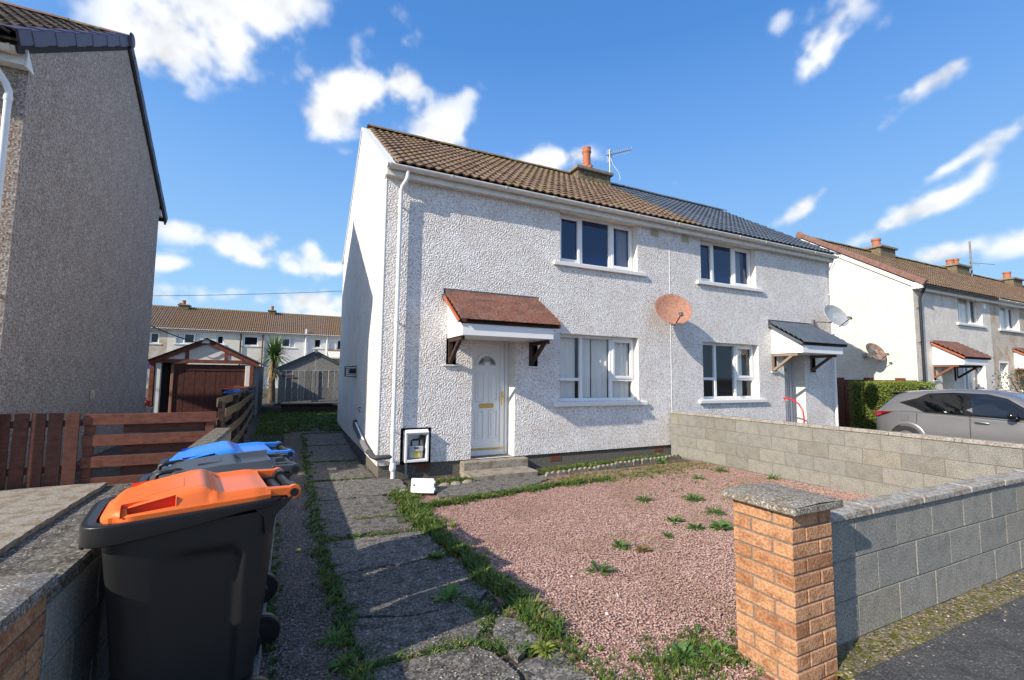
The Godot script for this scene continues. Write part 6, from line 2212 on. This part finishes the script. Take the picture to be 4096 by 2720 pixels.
# ---------------------------------------------------------------- dishes, aerials, wires
func dish(label: String, at: Vector3, wall: Vector3, aim: Vector3, rx: float, ry: float, m: Material) -> void:
	# aim: where the bowl looks; wall: foot of its bracket
	var t := thing("satellite_dish", label, "satellite dish", wall)
	var b := Basis.looking_at(-aim, Vector3.UP)
	var rows := []
	for i in 9:
		var r := i / 8.0
		var row := PackedVector3Array()
		for k in 40:
			var a := TAU * k / 40
			row.append(at + b * V(cos(a) * rx * r, sin(a) * ry * r, 0.09 * r * r - 0.07))
		rows.append(row)
	var rim := PackedVector3Array()
	for k in 40:
		var a := TAU * k / 40
		rim.append(at + b * V(cos(a) * rx * 1.01, sin(a) * ry * 1.01, 0.008))
	rows.append(rim)
	for i in range(8, -1, -1):
		var r := i / 8.0
		var row := PackedVector3Array()
		for k in 40:
			var a := TAU * k / 40
			row.append(at + b * V(cos(a) * rx * r, sin(a) * ry * r, 0.09 * r * r - 0.076))
		rows.append(row)
	var d := MB.new()
	d.grid(rows, true)
	part("reflector", d, m, t)
	var arm := MB.new()
	var foot := at + b * V(0, -ry * 0.98, 0.0)
	var tip := at + b * V(0, -ry * 0.72, 0.27)
	arm.tube([foot - b * V(0, 0, 0.06), tip], 0.012, 8)
	part("arm", arm, M.black_paint, t)
	var ln := MB.new()
	ln.tube([tip + b * V(0, 0.0, 0.02), tip + b * V(0, 0.05, -0.05)], 0.028, 10)
	ln.box(tip, V(0.07, 0.08, 0.05), b, 0.01)
	part("receiver", ln, plain(0.1, 0.1, 0.1, 0.6), t)
	var br := MB.new()
	var back := at + b * V(0, -ry * 0.2, -0.08)
	br.tube([back, back - b * V(0, 0.05, 0.1), wall + (back - wall) * 0.3, wall], 0.018, 8)
	br.box(wall, V(0.12, 0.16, 0.12), Basis(), 0.01)
	part("wall_bracket", br, M.metal if m != M.rust else M.rust_mix, t)

func make_dishes() -> void:
	dish("large rust-red satellite dish on the white front wall between the windows", V(5.82, 3.03, 0.36), V(6.0, 2.93, 0.0), V(-0.3, 0.32, 0.9).normalized(), 0.4, 0.35, M.rust)
	dish("pale grey mesh satellite dish above the grey tiled canopy", V(11.42, 3.27, 0.42), V(11.1, 3.1, 0.0), V(0.02, 0.42, 1.0).normalized(), 0.5, 0.31, M.dish_grey)
	dish("rust streaked satellite dish on the cream gable wall", V(16.05, 2.54, -0.95), V(16.5, 2.45, -1.5), V(-0.05, 0.5, 1.0).normalized(), 0.46, 0.33, M.rust_mix)
	var ae := thing("tv_aerial", "rusty toothed television aerial on a pole beside the chimney", "aerial", V(6.92, 7.3, -3.35))
	var b := MB.new()
	b.tube([V(6.92, 7.1, -3.1), V(6.92, 8.32, -3.1)], 0.017, 8)
	part("mast", b, M.metal, ae)
	var bm := MB.new()
	bm.tube([V(6.82, 8.12, -3.12), V(7.6, 8.4, -2.95)], 0.013, 6)
	part("boom", bm, M.metal, ae)
	var el := MB.new()
	for k in 10:
		var p := V(6.98, 8.17, -3.09).lerp(V(7.6, 8.4, -2.95), k / 9.0)
		el.tube([p - V(0, 0.09, 0.02), p + V(0, 0.09, 0.02)], 0.006, 5)
	for k in 4:
		el.tube([V(6.84 + k * 0.06, 7.9, -3.12), V(6.84 + k * 0.06, 8.3, -3.12)], 0.006, 5)
	for k in 4:
		el.tube([V(6.84, 7.92 + k * 0.12, -3.12), V(7.03, 7.92 + k * 0.12, -3.12)], 0.005, 5)
	part("elements", el, M.metal, ae)
	var cbl := MB.new()
	cbl.tube([V(6.93, 8.05, -3.08), V(6.97, 7.8, -3.0), V(7.12, 7.6, -2.95), V(7.18, 7.42, -2.95), V(7.1, 7.3, -2.98)], 0.006, 5)
	part("cable", cbl, M.upvc, ae)
	var a2 := thing("tv_aerial", "tall wooden aerial mast with thin antennas on the chimney of the right terrace", "aerial", V(29.9, 7.0, -3.1))
	var p2 := MB.new()
	p2.tube([V(29.75, 6.9, -3.1), V(29.75, 8.75, -3.1)], 0.04, 6)
	part("mast", p2, M.wood_grey, a2)
	var e2 := MB.new()
	e2.tube([V(29.5, 7.62, -3.1), V(32.2, 7.82, -3.0)], 0.015, 5)
	for k in 5: e2.tube([V(29.55 + k * 0.25, 7.5, -3.1), V(29.55 + k * 0.25, 7.8, -3.1)], 0.01, 5)
	part("antenna", e2, M.metal, a2)
	var w1 := MB.new()
	var pts := []
	for k in 21:
		var f := k / 20.0
		pts.append(V(-40.0, 6.0, -33.0).lerp(V(14.0, 9.6, -27.0), f) - V(0, 1.4 * 4.0 * f * (1 - f), 0))
	w1.tube(pts, 0.016, 5)
	one("overhead_wire", w1, M.black_paint, "thin overhead wire crossing the sky above the terrace behind", "wire", V(-3, 6.5, -30))
	var w2 := MB.new()
	pts = []
	for k in 13:
		var f := k / 12.0
		pts.append(V(-5.6, 3.35, -8.4).lerp(V(-3.55, 2.45, -8.86), f) - V(0, 0.12 * 4.0 * f * (1 - f), 0))
	w2.tube(pts, 0.016, 6)
	one("cable", w2, M.black_paint, "black cable sagging from the left house to the garage gable", "cable", V(-4.4, 2.7, -8.7))

# ---------------------------------------------------------------- plants
func tuft_mesh(sd: int, blades: int, lean: float, wide: float) -> ArrayMesh:
	var r := RandomNumberGenerator.new()
	r.seed = sd
	var b := MB.new()
	for i in blades:
		var a := r.randf() * TAU
		var d := V(cos(a), 0, sin(a))
		var s := V(-d.z, 0, d.x)
		var p := d * r.randf_range(0.0, 0.3)
		var h := r.randf_range(0.5, 1.0)
		var l := r.randf_range(0.2, 1.0) * lean
		var q := p + d * l * 0.35 * h + V(0, h * 0.6, 0)
		var t := p + d * l * h + V(0, h * r.randf_range(0.7, 1.0), 0)
		var w := wide * r.randf_range(0.7, 1.3)
		var up := V(0, 0.75, 0) + d * 0.4
		b.quad(p - s * w, p + s * w, q + s * w * 0.75, q - s * w * 0.75, up)
		b.tri(q - s * w * 0.75, q + s * w * 0.75, t, up)
	return b.mesh()

func weed_mesh(sd: int, leaves: int, size: float, upright: float, wide := 0.24) -> MB:
	# a rosette of toothed, bent leaves
	var r := RandomNumberGenerator.new()
	r.seed = sd
	var b := MB.new()
	for i in leaves:
		var a := r.randf() * TAU
		var d := V(cos(a), 0, sin(a))
		var s := V(-d.z, 0, d.x).rotated(d, r.randf_range(-0.5, 0.5))
		var L := size * r.randf_range(0.55, 1.15)
		var el := r.randf_range(0.1, upright)
		var p := d * r.randf_range(0, 0.25) * size + V(0, 0.01, 0)
		var prev := []
		for k in 5:
			var f := k / 4.0
			var c := p + d * L * f * cos(el) + V(0, L * (f * sin(el) - f * f * 0.35 * upright), 0)
			var w: float = L * wide * [0.12, 0.55, 0.9, 0.7, 0.04][k] * (1.0 if k % 2 == 0 else 0.7)
			var cur := [c - s * w, c + V(0, -0.004, 0), c + s * w]
			if k > 0:
				b.quad(prev[0], prev[1], cur[1], cur[0], V(0, 1, 0))
				b.quad(prev[1], prev[2], cur[2], cur[1], V(0, 1, 0))
			prev = cur
	return b

func green(dry: float) -> Color:
	var g := rng.randf_range(0.75, 1.25)
	if rng.randf() < dry: return Color(0.26 * g, 0.22 * g, 0.09 * g)
	if rng.randf() < 0.4: return Color(0.13 * g, 0.18 * g, 0.025 * g)
	return Color(0.055 * g, 0.12 * g, 0.018 * g)

func turf(parent: Node3D, n: int, where: Callable, h0: float, h1: float, dry: float) -> void:
	var sets := [[], [], []]
	var cols := [PackedColorArray(), PackedColorArray(), PackedColorArray()]
	for i in n:
		var p: Vector2 = where.call(rng.randf())
		var k := rng.randi() % 3
		var h := rng.randf_range(h0, h1) * 0.82
		sets[k].append(Transform3D(Basis(Vector3.UP, rng.randf() * TAU).scaled(V(h * 1.1, h, h * 1.1)), V(p.x, gy(p.x, p.y) - 0.005, p.y)))
		cols[k].append(green(dry))
	for k in 3:
		scatter("grass_tufts", tuft_mesh(300 + k, 11 if k < 2 else 9, 0.85 if k < 2 else 1.25, 0.03 if k < 2 else 0.1), M.leaf, sets[k], cols[k], parent)

func along(pts: Array, width: float) -> Callable:
	return func(t: float) -> Vector2:
		var n := pts.size() - 1
		t = clampf(floorf(t * n * 7.0) / (n * 7.0) + absf(rng.randfn(0.0, 0.35)) / (n * 7.0), 0.0, 0.999)
		var f := t * n
		var i := mini(int(f), n - 1)
		var p := Vector2(pts[i][0], pts[i][1]).lerp(Vector2(pts[i + 1][0], pts[i + 1][1]), f - i)
		var wv := width * (0.35 + 0.65 * absf(sin(t * 17.0 + pts[0][0] * 3.0)))
		return p + Vector2(rng.randfn(0, wv), rng.randfn(0, wv))

func grass(label: String) -> Node3D:
	var o := thing("grass", "", "")
	tag(o, label, "grass", "", "stuff")
	return o

func make_plants() -> void:
	var g := grass("ragged green grass growing along the joint between the concrete drive and red gravel")
	turf(g, 900, along([[0.2, 1.0], [0.12, 1.4], [0.1, 2.2], [0.14, 2.6]], 0.1), 0.05, 0.12, 0.08)
	turf(g, 900, along([[0.12, 2.6], [0.16, 3.2], [0.2, 3.6], [0.16, 4.0], [0.22, 4.4], [0.17, 4.9]], 0.06), 0.05, 0.12, 0.06)
	turf(g, 420, along([[0.2, 4.75], [0.18, 5.1], [0.3, 5.5], [0.2, 5.8]], 0.09), 0.03, 0.06, 0.12)
	g = grass("grass and moss straggling over the edge of the red gravel below the front windows")
	turf(g, 1300, along([[0.3, 1.75], [0.6, 1.7], [1.0, 1.64], [1.6, 1.56], [2.2, 1.45], [2.8, 1.42], [3.4, 1.4]], 0.07), 0.04, 0.1, 0.12)
	turf(g, 900, along([[2.4, 1.2], [3.2, 1.3], [3.9, 1.35], [4.6, 1.3], [5.4, 1.2]], 0.16), 0.02, 0.07, 0.45)
	turf(g, 1500, func(t): return Vector2(rng.randf_range(3.0, 5.95), 0.85 + absf(rng.randfn(0, 0.42))), 0.015, 0.05, 0.4)
	turf(g, 260, func(t): return Vector2(rng.randfn(4.6, 0.6), rng.randfn(2.6, 0.6)), 0.02, 0.06, 0.45)
	turf(g, 500, along([[3.0, 1.0], [4.5, 0.95], [5.8, 0.8]], 0.2), 0.02, 0.045, 0.7)
	g = grass("bright grass in the narrow bed between the house plinth and the scalloped edging")
	turf(g, 800, along([[2.7, 0.55], [3.6, 0.42], [4.6, 0.3], [5.8, 0.2]], 0.1), 0.05, 0.12, 0.05)
	turf(g, 160, along([[0.5, 0.55], [0.9, 0.55], [1.3, 0.6], [1.3, 0.75]], 0.09), 0.04, 0.1, 0.1)
	turf(g, 60, along([[0.25, 0.9], [0.3, 1.3]], 0.07), 0.04, 0.08, 0.1)
	g = grass("weedy grass along the shaded joint between the gravel strip and the drive")
	turf(g, 900, along([[-0.92, -5.0], [-0.93, -2.0], [-0.92, 0.5], [-0.93, 2.0]], 0.05), 0.03, 0.08, 0.03)
	turf(g, 800, along([[-0.93, 1.8], [-0.93, 2.8], [-0.9, 3.6], [-0.88, 4.6], [-0.86, 5.6]], 0.05), 0.03, 0.08, 0.03)
	turf(g, 160, along([[-1.3, 1.8], [-1.3, 3.4], [-1.28, 5.0]], 0.03), 0.03, 0.07, 0.03)
	g = grass("tufts in the cross joints of the concrete drive")
	turf(g, 150, along([[-0.9, 2.5], [-0.45, 2.55], [0.0, 2.58]], 0.035), 0.03, 0.08, 0.1)
	turf(g, 160, along([[-0.55, 1.95], [-0.3, 1.95], [-0.05, 2.05]], 0.03), 0.03, 0.06, 0.2)
	turf(g, 220, along([[-0.85, 4.78], [-0.5, 4.8], [-0.25, 4.82], [0.05, 5.04]], 0.04), 0.03, 0.07, 0.05)
	turf(g, 260, along([[-0.15, 4.3], [-0.05, 4.45], [-0.12, 4.7]], 0.06), 0.03, 0.06, 0.05)
	for zz in [-5.05, -3.45, -1.8, -0.2]:
		turf(g, 120, along([[-0.9, zz], [-0.05, zz + 0.1]], 0.03), 0.03, 0.06, 0.05)
	g = grass("rough shaded lawn at the end of the drive in front of the grey shed")
	turf(g, 5200, func(t): return Vector2(rng.randf_range(-2.0, 1.2), rng.randf_range(-11.0, -5.2)), 0.05, 0.13, 0.08)
	turf(g, 900, func(t): return Vector2(rng.randf_range(-2.0, -1.35), rng.randf_range(-5.4, -0.5)), 0.03, 0.08, 0.05)
	g = grass("weeds thick round the foot of the orange brick pier")
	turf(g, 420, func(t): return Vector2(rng.randfn(0.76, 0.19), rng.randfn(5.46, 0.12)), 0.03, 0.075, 0.12)
	# dry stalks
	var ds := thing("dry_stalks", "", "")
	tag(ds, "pale dry stalks strewn over the right side of the red gravel", "dead grass", "", "stuff")
	var st := MB.new()
	for k in 900:
		var x := clampf(rng.randfn(3.9, 1.0), 1.2, 5.8)
		var z := clampf(rng.randfn(3.1, 0.9), 1.2, 5.2)
		var a := rng.randf() * TAU
		var l := rng.randf_range(0.04, 0.16)
		var d := V(cos(a), rng.randf_range(-0.05, 0.25), sin(a)) * l
		var p := V(x, gy(x, z) + 0.02, z)
		var s := V(-d.z, 0, d.x).normalized() * 0.0018
		st.quad(p - s, p + s, p + d + s, p + d - s, Vector3.UP)
	part("stalks", st, plain(0.5, 0.42, 0.27, 0.9), ds).set_meta("kind", "stuff")
	# single weeds on the gravel
	var weeds := [
		[1.02, 4.28, 0.12, 40, "bushy weed alone in the middle of the red gravel"], [1.56, 3.89, 0.09, 24, "low leafy weed behind the middle one on the red gravel"], [1.66, 4.06, 0.07, 20, "small reddish green weed close behind the gravel's middle weed"],
		[2.97, 2.62, 0.13, 46, "broad dark green weed on the open gravel between the front window and the pier"], [2.61, 3.5, 0.11, 34, "spiky weed among dry stalks left of the brick pier top"], [2.62, 3.78, 0.1, 30, "weed with straw round it, just left of the brick pier"],
		[2.85, 3.9, 0.12, 40, "dense weed half hidden behind the left edge of the brick pier"], [3.28, 3.45, 0.13, 44, "ragged green weed above the brick pier's left corner"], [4.68, 1.95, 0.11, 36, "weed standing in straw toward the corner of the block wall"],
		[3.57, 2.88, 0.14, 46, "sprawling weed patch behind the pier cap"], [2.17, 3.85, 0.06, 16, "tiny weed on the gravel left of the pier"], [5.5, 1.69, 0.13, 44, "leafy weed at the foot of the block wall near the house"],
		[5.8, 2.45, 0.12, 30, "upright weed against the block wall behind the pier cap"], [5.2, 0.62, 0.12, 40, "bright dandelion in the corner of house and block wall"],
		[0.72, 5.44, 0.09, 60, "thick clump of small weeds at the bottom edge, left of the brick pier"], [-0.95, 4.45, 0.1, 60, "dark fern leaved weed in the shaded joint beside the bins"], [-0.93, 4.72, 0.085, 50, "second fern leaved weed nearest the bottom of the shaded joint"],
		[-0.2, 4.2, 0.12, 34, "spreading weed in the crack of the shaded drive"], [0.08, 5.06, 0.075, 60, "sunny yellow green weeds in the broken corner of the drive"], [-0.05, 3.4, 0.08, 26, "weed in shade where the bins' shadows cross the drive"]]
	var proto := []
	for k in 4: proto.append([weed_mesh(70 + k, 40 + 8 * k, 1.0, 1.1, [0.1, 0.17, 0.13, 0.2][k]).mesh(), weed_mesh(80 + k, 90, 1.0, 1.3, [0.1, 0.07, 0.12, 0.05][k]).mesh()])
	for i in weeds.size():
		var w: Array = weeds[i]
		var o := MeshInstance3D.new()
		o.name = numbered("weed")
		o.mesh = proto[i % 4][1 if w[3] > 40 else 0]
		var c := rng.randf_range(0.8, 1.2)
		var m := plain(0.07 * c, 0.15 * c, 0.025, 0.65)
		if i == 2: m = plain(0.16, 0.1, 0.04, 0.7)
		if i == 18: m = plain(0.16, 0.2, 0.03, 0.7)
		m.cull_mode = BaseMaterial3D.CULL_DISABLED
		m.backlight_enabled = true
		m.backlight = lin(0.1, 0.16, 0.03)
		o.material_override = m
		add_child(o)
		o.transform = Transform3D(Basis(Vector3.UP, rng.randf() * TAU).scaled(Vector3.ONE * w[2] * 1.2), V(w[0], gy(w[0], w[1]) + 0.008, w[1]))
		tag(o, w[4], "weed", "weeds in the front garden")
	# broad leaved dock by the pier
	var dk := weed_mesh(99, 8, 0.11, 0.7, 0.4).xform(Transform3D(Basis(), V(0.93, 0.09, 5.5)))
	one("dock_plant", dk, plain(0.07, 0.2, 0.03, 0.5), "broad glossy leaved plant against the foot of the brick pier", "plant", V(0.93, 0.09, 5.5))
	# palm
	var pm := thing("palm_tree", "cabbage palm with spiky crown and brown dead skirt, between garage and grey shed", "palm", V(-2.02, 0.4, -16))
	var tk := MB.new()
	tk.tube([V(-2.0, 0.3, -16), V(-2.03, 1.2, -16), V(-2.0, 1.9, -16), V(-1.98, 2.4, -16)], [0.17, 0.14, 0.13, 0.1], 10)
	part("trunk", tk, tmat("fbm", 84, 0.05, 0.5, [[0.2, 0.09, 0.06, 0.035], [0.8, 0.26, 0.2, 0.13]], 0.95, 0.5), pm)
	var blade := func(mb: MB, base: Vector3, d: Vector3, L: float, sag: float, w: float) -> void:
		var s := d.cross(Vector3.UP).normalized() * w
		var prev := base
		for k in range(1, 6):
			var f := k / 5.0
			var p := base + d * L * f - V(0, sag * L * f * f, 0)
			var w0 := 1.0 - 0.9 * absf((k - 1) / 5.0 - 0.25)
			var w1 := 1.0 - 0.9 * absf(f - 0.25) if k < 5 else 0.05
			mb.quad(prev - s * w0, prev + s * w0, p + s * w1, p - s * w1, V(d.x * 0.3, 1, d.z * 0.3))
			prev = p
	for grp in [["leaves", 190, plain(0.075, 0.15, 0.035, 0.5)], ["leaves", 90, plain(0.16, 0.22, 0.06, 0.55)]]:
		var mb := MB.new()
		for k in grp[1]:
			var a := rng.randf() * TAU
			var e := rng.randf_range(-0.35, 1.45)
			var d := V(cos(a) * cos(e), sin(e), sin(a) * cos(e))
			blade.call(mb, V(-1.98, 2.4 + rng.randf_range(-0.12, 0.15), -16) + d * 0.08, d, rng.randf_range(0.75, 1.05), 0.3 if e < 1.0 else 0.08, 0.03)
		grp[2].cull_mode = BaseMaterial3D.CULL_DISABLED
		part(grp[0], mb, grp[2], pm)
	var dead := MB.new()
	for k in 110:
		var a := rng.randf() * TAU
		var d := V(cos(a) * 0.45, -0.9, sin(a) * 0.45).normalized()
		blade.call(dead, V(-1.99, rng.randf_range(1.75, 2.3), -16) + V(cos(a), 0, sin(a)) * 0.1, d, rng.randf_range(0.4, 0.75), 0.1, 0.018)
	part("dead_leaves", dead, plain(0.33, 0.24, 0.12, 0.9), pm)
	# hedge
	var hd := thing("hedge", "neatly clipped square green hedge behind the silver car", "hedge", V(15.5, -0.2, -0.25))
	var core := MB.new()
	core.b2(V(15.06, -0.25, -1.2), V(16.05, 1.46, 0.46), 0.05)
	part("branches", core, plain(0.03, 0.035, 0.015, 0.9), hd)
	leaf_cloud(hd, 15000, func():
		var f := rng.randf()
		var j := rng.randf_range(-0.045, 0.03)
		if f < 0.45: return V(15.0 + j, rng.randf_range(-0.2, 1.53), rng.randf_range(-1.25, 0.55))
		if f < 0.72: return V(rng.randf_range(15.0, 16.1), rng.randf_range(-0.2, 1.53), 0.52 - j)
		if f < 0.8: return V(rng.randf_range(15.0, 16.1), rng.randf_range(-0.2, 1.53), -1.25 + j)
		return V(rng.randf_range(15.0, 16.1), 1.52 - j, rng.randf_range(-1.25, 0.55)), 0.032, [[0.12, 0.21, 0.025], [0.18, 0.27, 0.035], [0.27, 0.26, 0.04], [0.08, 0.15, 0.02]])
	var bs := thing("shrub", "open leggy garden shrub at the right edge, beyond the silver car", "shrub", V(21.0, -0.2, 1.2))
	var tw := MB.new()
	for k in 26:
		var a := rng.randf() * TAU
		var r := rng.randf_range(0.3, 0.95)
		tw.tube([V(21, -0.2, 1.2), V(21 + cos(a) * r * 0.4, 0.8, 1.2 + sin(a) * r * 0.4), V(21 + cos(a) * r, rng.randf_range(1.2, 2.1), 1.2 + sin(a) * r)], [0.02, 0.014, 0.005], 5)
	part("stems", tw, M.wood_dark, bs)
	leaf_cloud(bs, 900, func():
		var a := rng.randf() * TAU
		var r := 1.0 * sqrt(rng.randf())
		return V(21 + cos(a) * r, 1.0 + 1.15 * rng.randf() * (1.2 - r * 0.5), 1.2 + sin(a) * r), 0.05, [[0.06, 0.1, 0.03], [0.13, 0.14, 0.05], [0.16, 0.09, 0.04]])
	var sb := thing("shrub", "small rough shrub at the foot of the palm", "shrub", V(-2.6, 0.4, -15.2))
	leaf_cloud(sb, 700, func(): return V(rng.randfn(-2.62, 0.22), 0.55 + absf(rng.randfn(0, 0.45)), rng.randfn(-15.2, 0.25)), 0.05, [[0.05, 0.08, 0.025], [0.12, 0.13, 0.05]])

func leaf_cloud(parent: Node3D, n: int, where: Callable, size: float, cols: Array) -> void:
	var b := MB.new()
	b.quad(V(0, 0, 0), V(0.5, 0.1, 0.45), V(0, 0, 1.1), V(-0.5, 0.1, 0.45), Vector3.UP)
	var tr := []
	var cc := PackedColorArray()
	for k in n:
		var s := size * rng.randf_range(0.7, 1.3)
		tr.append(Transform3D(Basis.from_euler(V(rng.randf() * TAU, rng.randf() * TAU, rng.randf() * TAU)).scaled(Vector3.ONE * s), where.call()))
		var c: Array = cols[rng.randi() % cols.size()]
		cc.append(Color(c[0], c[1], c[2]))
	scatter("leaves", b.mesh(), M.leaf, tr, cc, parent)

# ---------------------------------------------------------------- small things
func make_small() -> void:
	# scalloped edging
	for k in 15:
		var b := MB.new()
		var f := k / 14.0
		var p := V(lerpf(2.62, 5.86, f), 0, lerpf(0.84, 0.3, f) + 0.02 * sin(f * 9.0))
		var poly := PackedVector2Array([Vector2(-0.112, -0.06)])
		poly.append(Vector2(0.112, -0.06))
		for q in range(12, -1, -1):
			var x := -0.112 + 0.224 * q / 12.0
			poly.append(Vector2(x, 0.028 + 0.035 * absf(sin((x + 0.112) / 0.112 * PI))))
		var ar := Geometry2D.is_polygon_clockwise(poly)
		if ar: poly.reverse()
		b.prism(poly, 0.05, Transform3D(Basis(Vector3.UP, 0.165 + rng.randf_range(-0.05, 0.05)) * Basis(Vector3.BACK, rng.randf_range(-0.03, 0.03)), p + V(0, rng.randf_range(-0.01, 0.012), 0.025)))
		one("edging_block", b, M.concrete_pale, "short scalloped concrete edging block in the row below the front window", "garden edging", p, "scalloped edging blocks below the window")
	for k in 4:
		var b := MB.new()
		var p: Vector3 = [V(0.82, 0.01, 0.86), V(1.0, 0.01, 0.84), V(1.2, 0.01, 0.8), V(0.2, 0.01, 1.0)][k]
		b.lathe([Vector2(0.001, 0.05), Vector2(0.05, 0.042), Vector2(0.085, 0.015), Vector2(0.09, -0.02)], p, 9, Basis(Vector3.UP, k).scaled(V(1.1, 1, 0.7)))
		one("edging_stone", b, M.concrete_pale, ["rounded pale stone behind the loose white meter door", "rounded stone midway between meter door and step", "rounded stone beside the lower concrete step", "rounded stone left of the loose white meter door"][k], "stone", p)
	# the meter cupboard's door lying on the ground
	var u := V(0.276, 0, 0.143).normalized()
	var w := V(0.08, 0.12, -0.28).normalized()
	var nn := u.cross(w).normalized()
	if nn.y < 0: nn = -nn
	var at := V(0.437, 0.1, 1.08)
	var md := thing("meter_door", "loose white plastic meter cupboard door lying by the corner of the house", "cupboard door", at)
	var bs := Basis(u, w, nn)
	var b := MB.new()
	b.box(at, V(0.32, 0.32, 0.022), bs, 0.008)
	b.box(at + bs * V(0, 0, 0.012), V(0.28, 0.28, 0.008), bs, 0.004)
	part("panel", b, M.upvc, md)
	b = MB.new()
	b.box(at + bs * V(-0.115, -0.02, 0.018), V(0.022, 0.03, 0.006), bs)
	part("latch", b, M.dark, md)
	for s in [-0.08, 0.08]:
		b = MB.new()
		b.box(at + bs * V(0.165, s, 0.0), V(0.016, 0.05, 0.02), bs)
		part("hinge", b, M.upvc_old, md)
	b = MB.new()
	b.tube([V(9.82, 1.14, -0.02), V(9.81, 1.14, 0.06), V(9.79, 1.12, 0.22), V(9.77, 1.02, 0.4), V(9.76, 0.86, 0.5), V(9.755, 0.7, 0.52), V(9.755, 0.15, 0.52)], 0.02, 10)
	one("handrail", b, M.red_paint, "bent red metal handrail beside the grey front door", "handrail", V(9.77, 0.2, 0.4))
	# flower pot and washing
	var fp := thing("flower_pot", "pale pot of red geraniums at the back corner of the left house", "flower pot", V(-4.5, 0.3, -7))
	b = MB.new()
	b.lathe([Vector2(0.09, 0.25), Vector2(0.13, 0.7), Vector2(0.145, 0.7), Vector2(0.145, 0.74), Vector2(0.12, 0.74), Vector2(0.001, 0.72)], V(-4.5, 0, -7), 14)
	part("pot", b, plain(0.55, 0.5, 0.4, 0.8), fp)
	b = MB.new()
	for k in 40:
		b.box(V(-4.5 + rng.randfn(0, 0.07), 0.82 + rng.randfn(0, 0.05), -7 + rng.randfn(0, 0.07)), Vector3.ONE * 0.035, Basis.from_euler(V(rng.randf() * 6, rng.randf() * 6, 0)), 0.01)
	part("flowers", b, plain(0.7, 0.03, 0.015, 0.7), fp)
	b = MB.new()
	for k in 30:
		b.box(V(-4.5 + rng.randfn(0, 0.08), 0.76 + rng.randfn(0, 0.03), -7 + rng.randfn(0, 0.08)), V(0.05, 0.006, 0.04), Basis.from_euler(V(rng.randf() * 6, rng.randf() * 6, 0)))
	part("leaves", b, plain(0.05, 0.12, 0.02, 0.7), fp)
	b = MB.new()
	b.grid([[V(-5.5, 1.9, -10), V(-5.3, 1.9, -9.97), V(-5.05, 1.88, -10.0)], [V(-5.48, 1.65, -9.96), V(-5.28, 1.62, -10.03), V(-5.08, 1.6, -9.98)], [V(-5.45, 1.45, -9.98), V(-5.28, 1.42, -9.95), V(-5.1, 1.45, -10.02)]])
	one("garment", b, plain(0.02, 0.06, 0.4, 0.9), "blue garment hanging on the washing line beside the garage", "washing", V(-5.25, 1.45, -10))
	b = MB.new()
	b.grid([[V(-5.25, 1.72, -9.8), V(-5.12, 1.72, -9.78), V(-5.04, 1.7, -9.8)], [V(-5.24, 1.5, -9.78), V(-5.15, 1.48, -9.82), V(-5.06, 1.5, -9.8)], [V(-5.25, 1.25, -9.8), V(-5.15, 1.22, -9.77), V(-5.07, 1.24, -9.8)]])
	one("garment", b, plain(0.5, 0.55, 0.7, 0.9), "pale garment hanging below the blue one beside the garage", "washing", V(-5.15, 1.22, -9.8))
	# litter on the gravel
	for k in 5:
		var p: Vector3 = [V(2.4, 0, 4.9), V(0.85, 0, 4.72), V(0.62, 0, 4.9), V(0.75, 0, 4.3), V(-1.12, 0, 2.7)][k]
		p.y = gy(p.x, p.z) + 0.025
		b = MB.new()
		b.box(p, [V(0.02, 0.014, 0.018), V(0.04, 0.008, 0.01), V(0.018, 0.012, 0.018), V(0.016, 0.008, 0.016), V(0.05, 0.008, 0.03)][k], Basis(Vector3.UP, k * 1.1), 0.003)
		one("litter", b, [plain(0.02, 0.12, 0.6), plain(0.8, 0.79, 0.77), plain(0.75, 0.74, 0.72), plain(0.8, 0.8, 0.8), plain(0.7, 0.55, 0.05)][k], ["tiny bright blue scrap on the gravel left of the brick pier", "thin white plastic strip on the red gravel", "white pebble sized scrap low on the red gravel", "small white chip near the middle weed", "yellow scrap on the grey gravel strip beside the bins"][k], "litter", p)
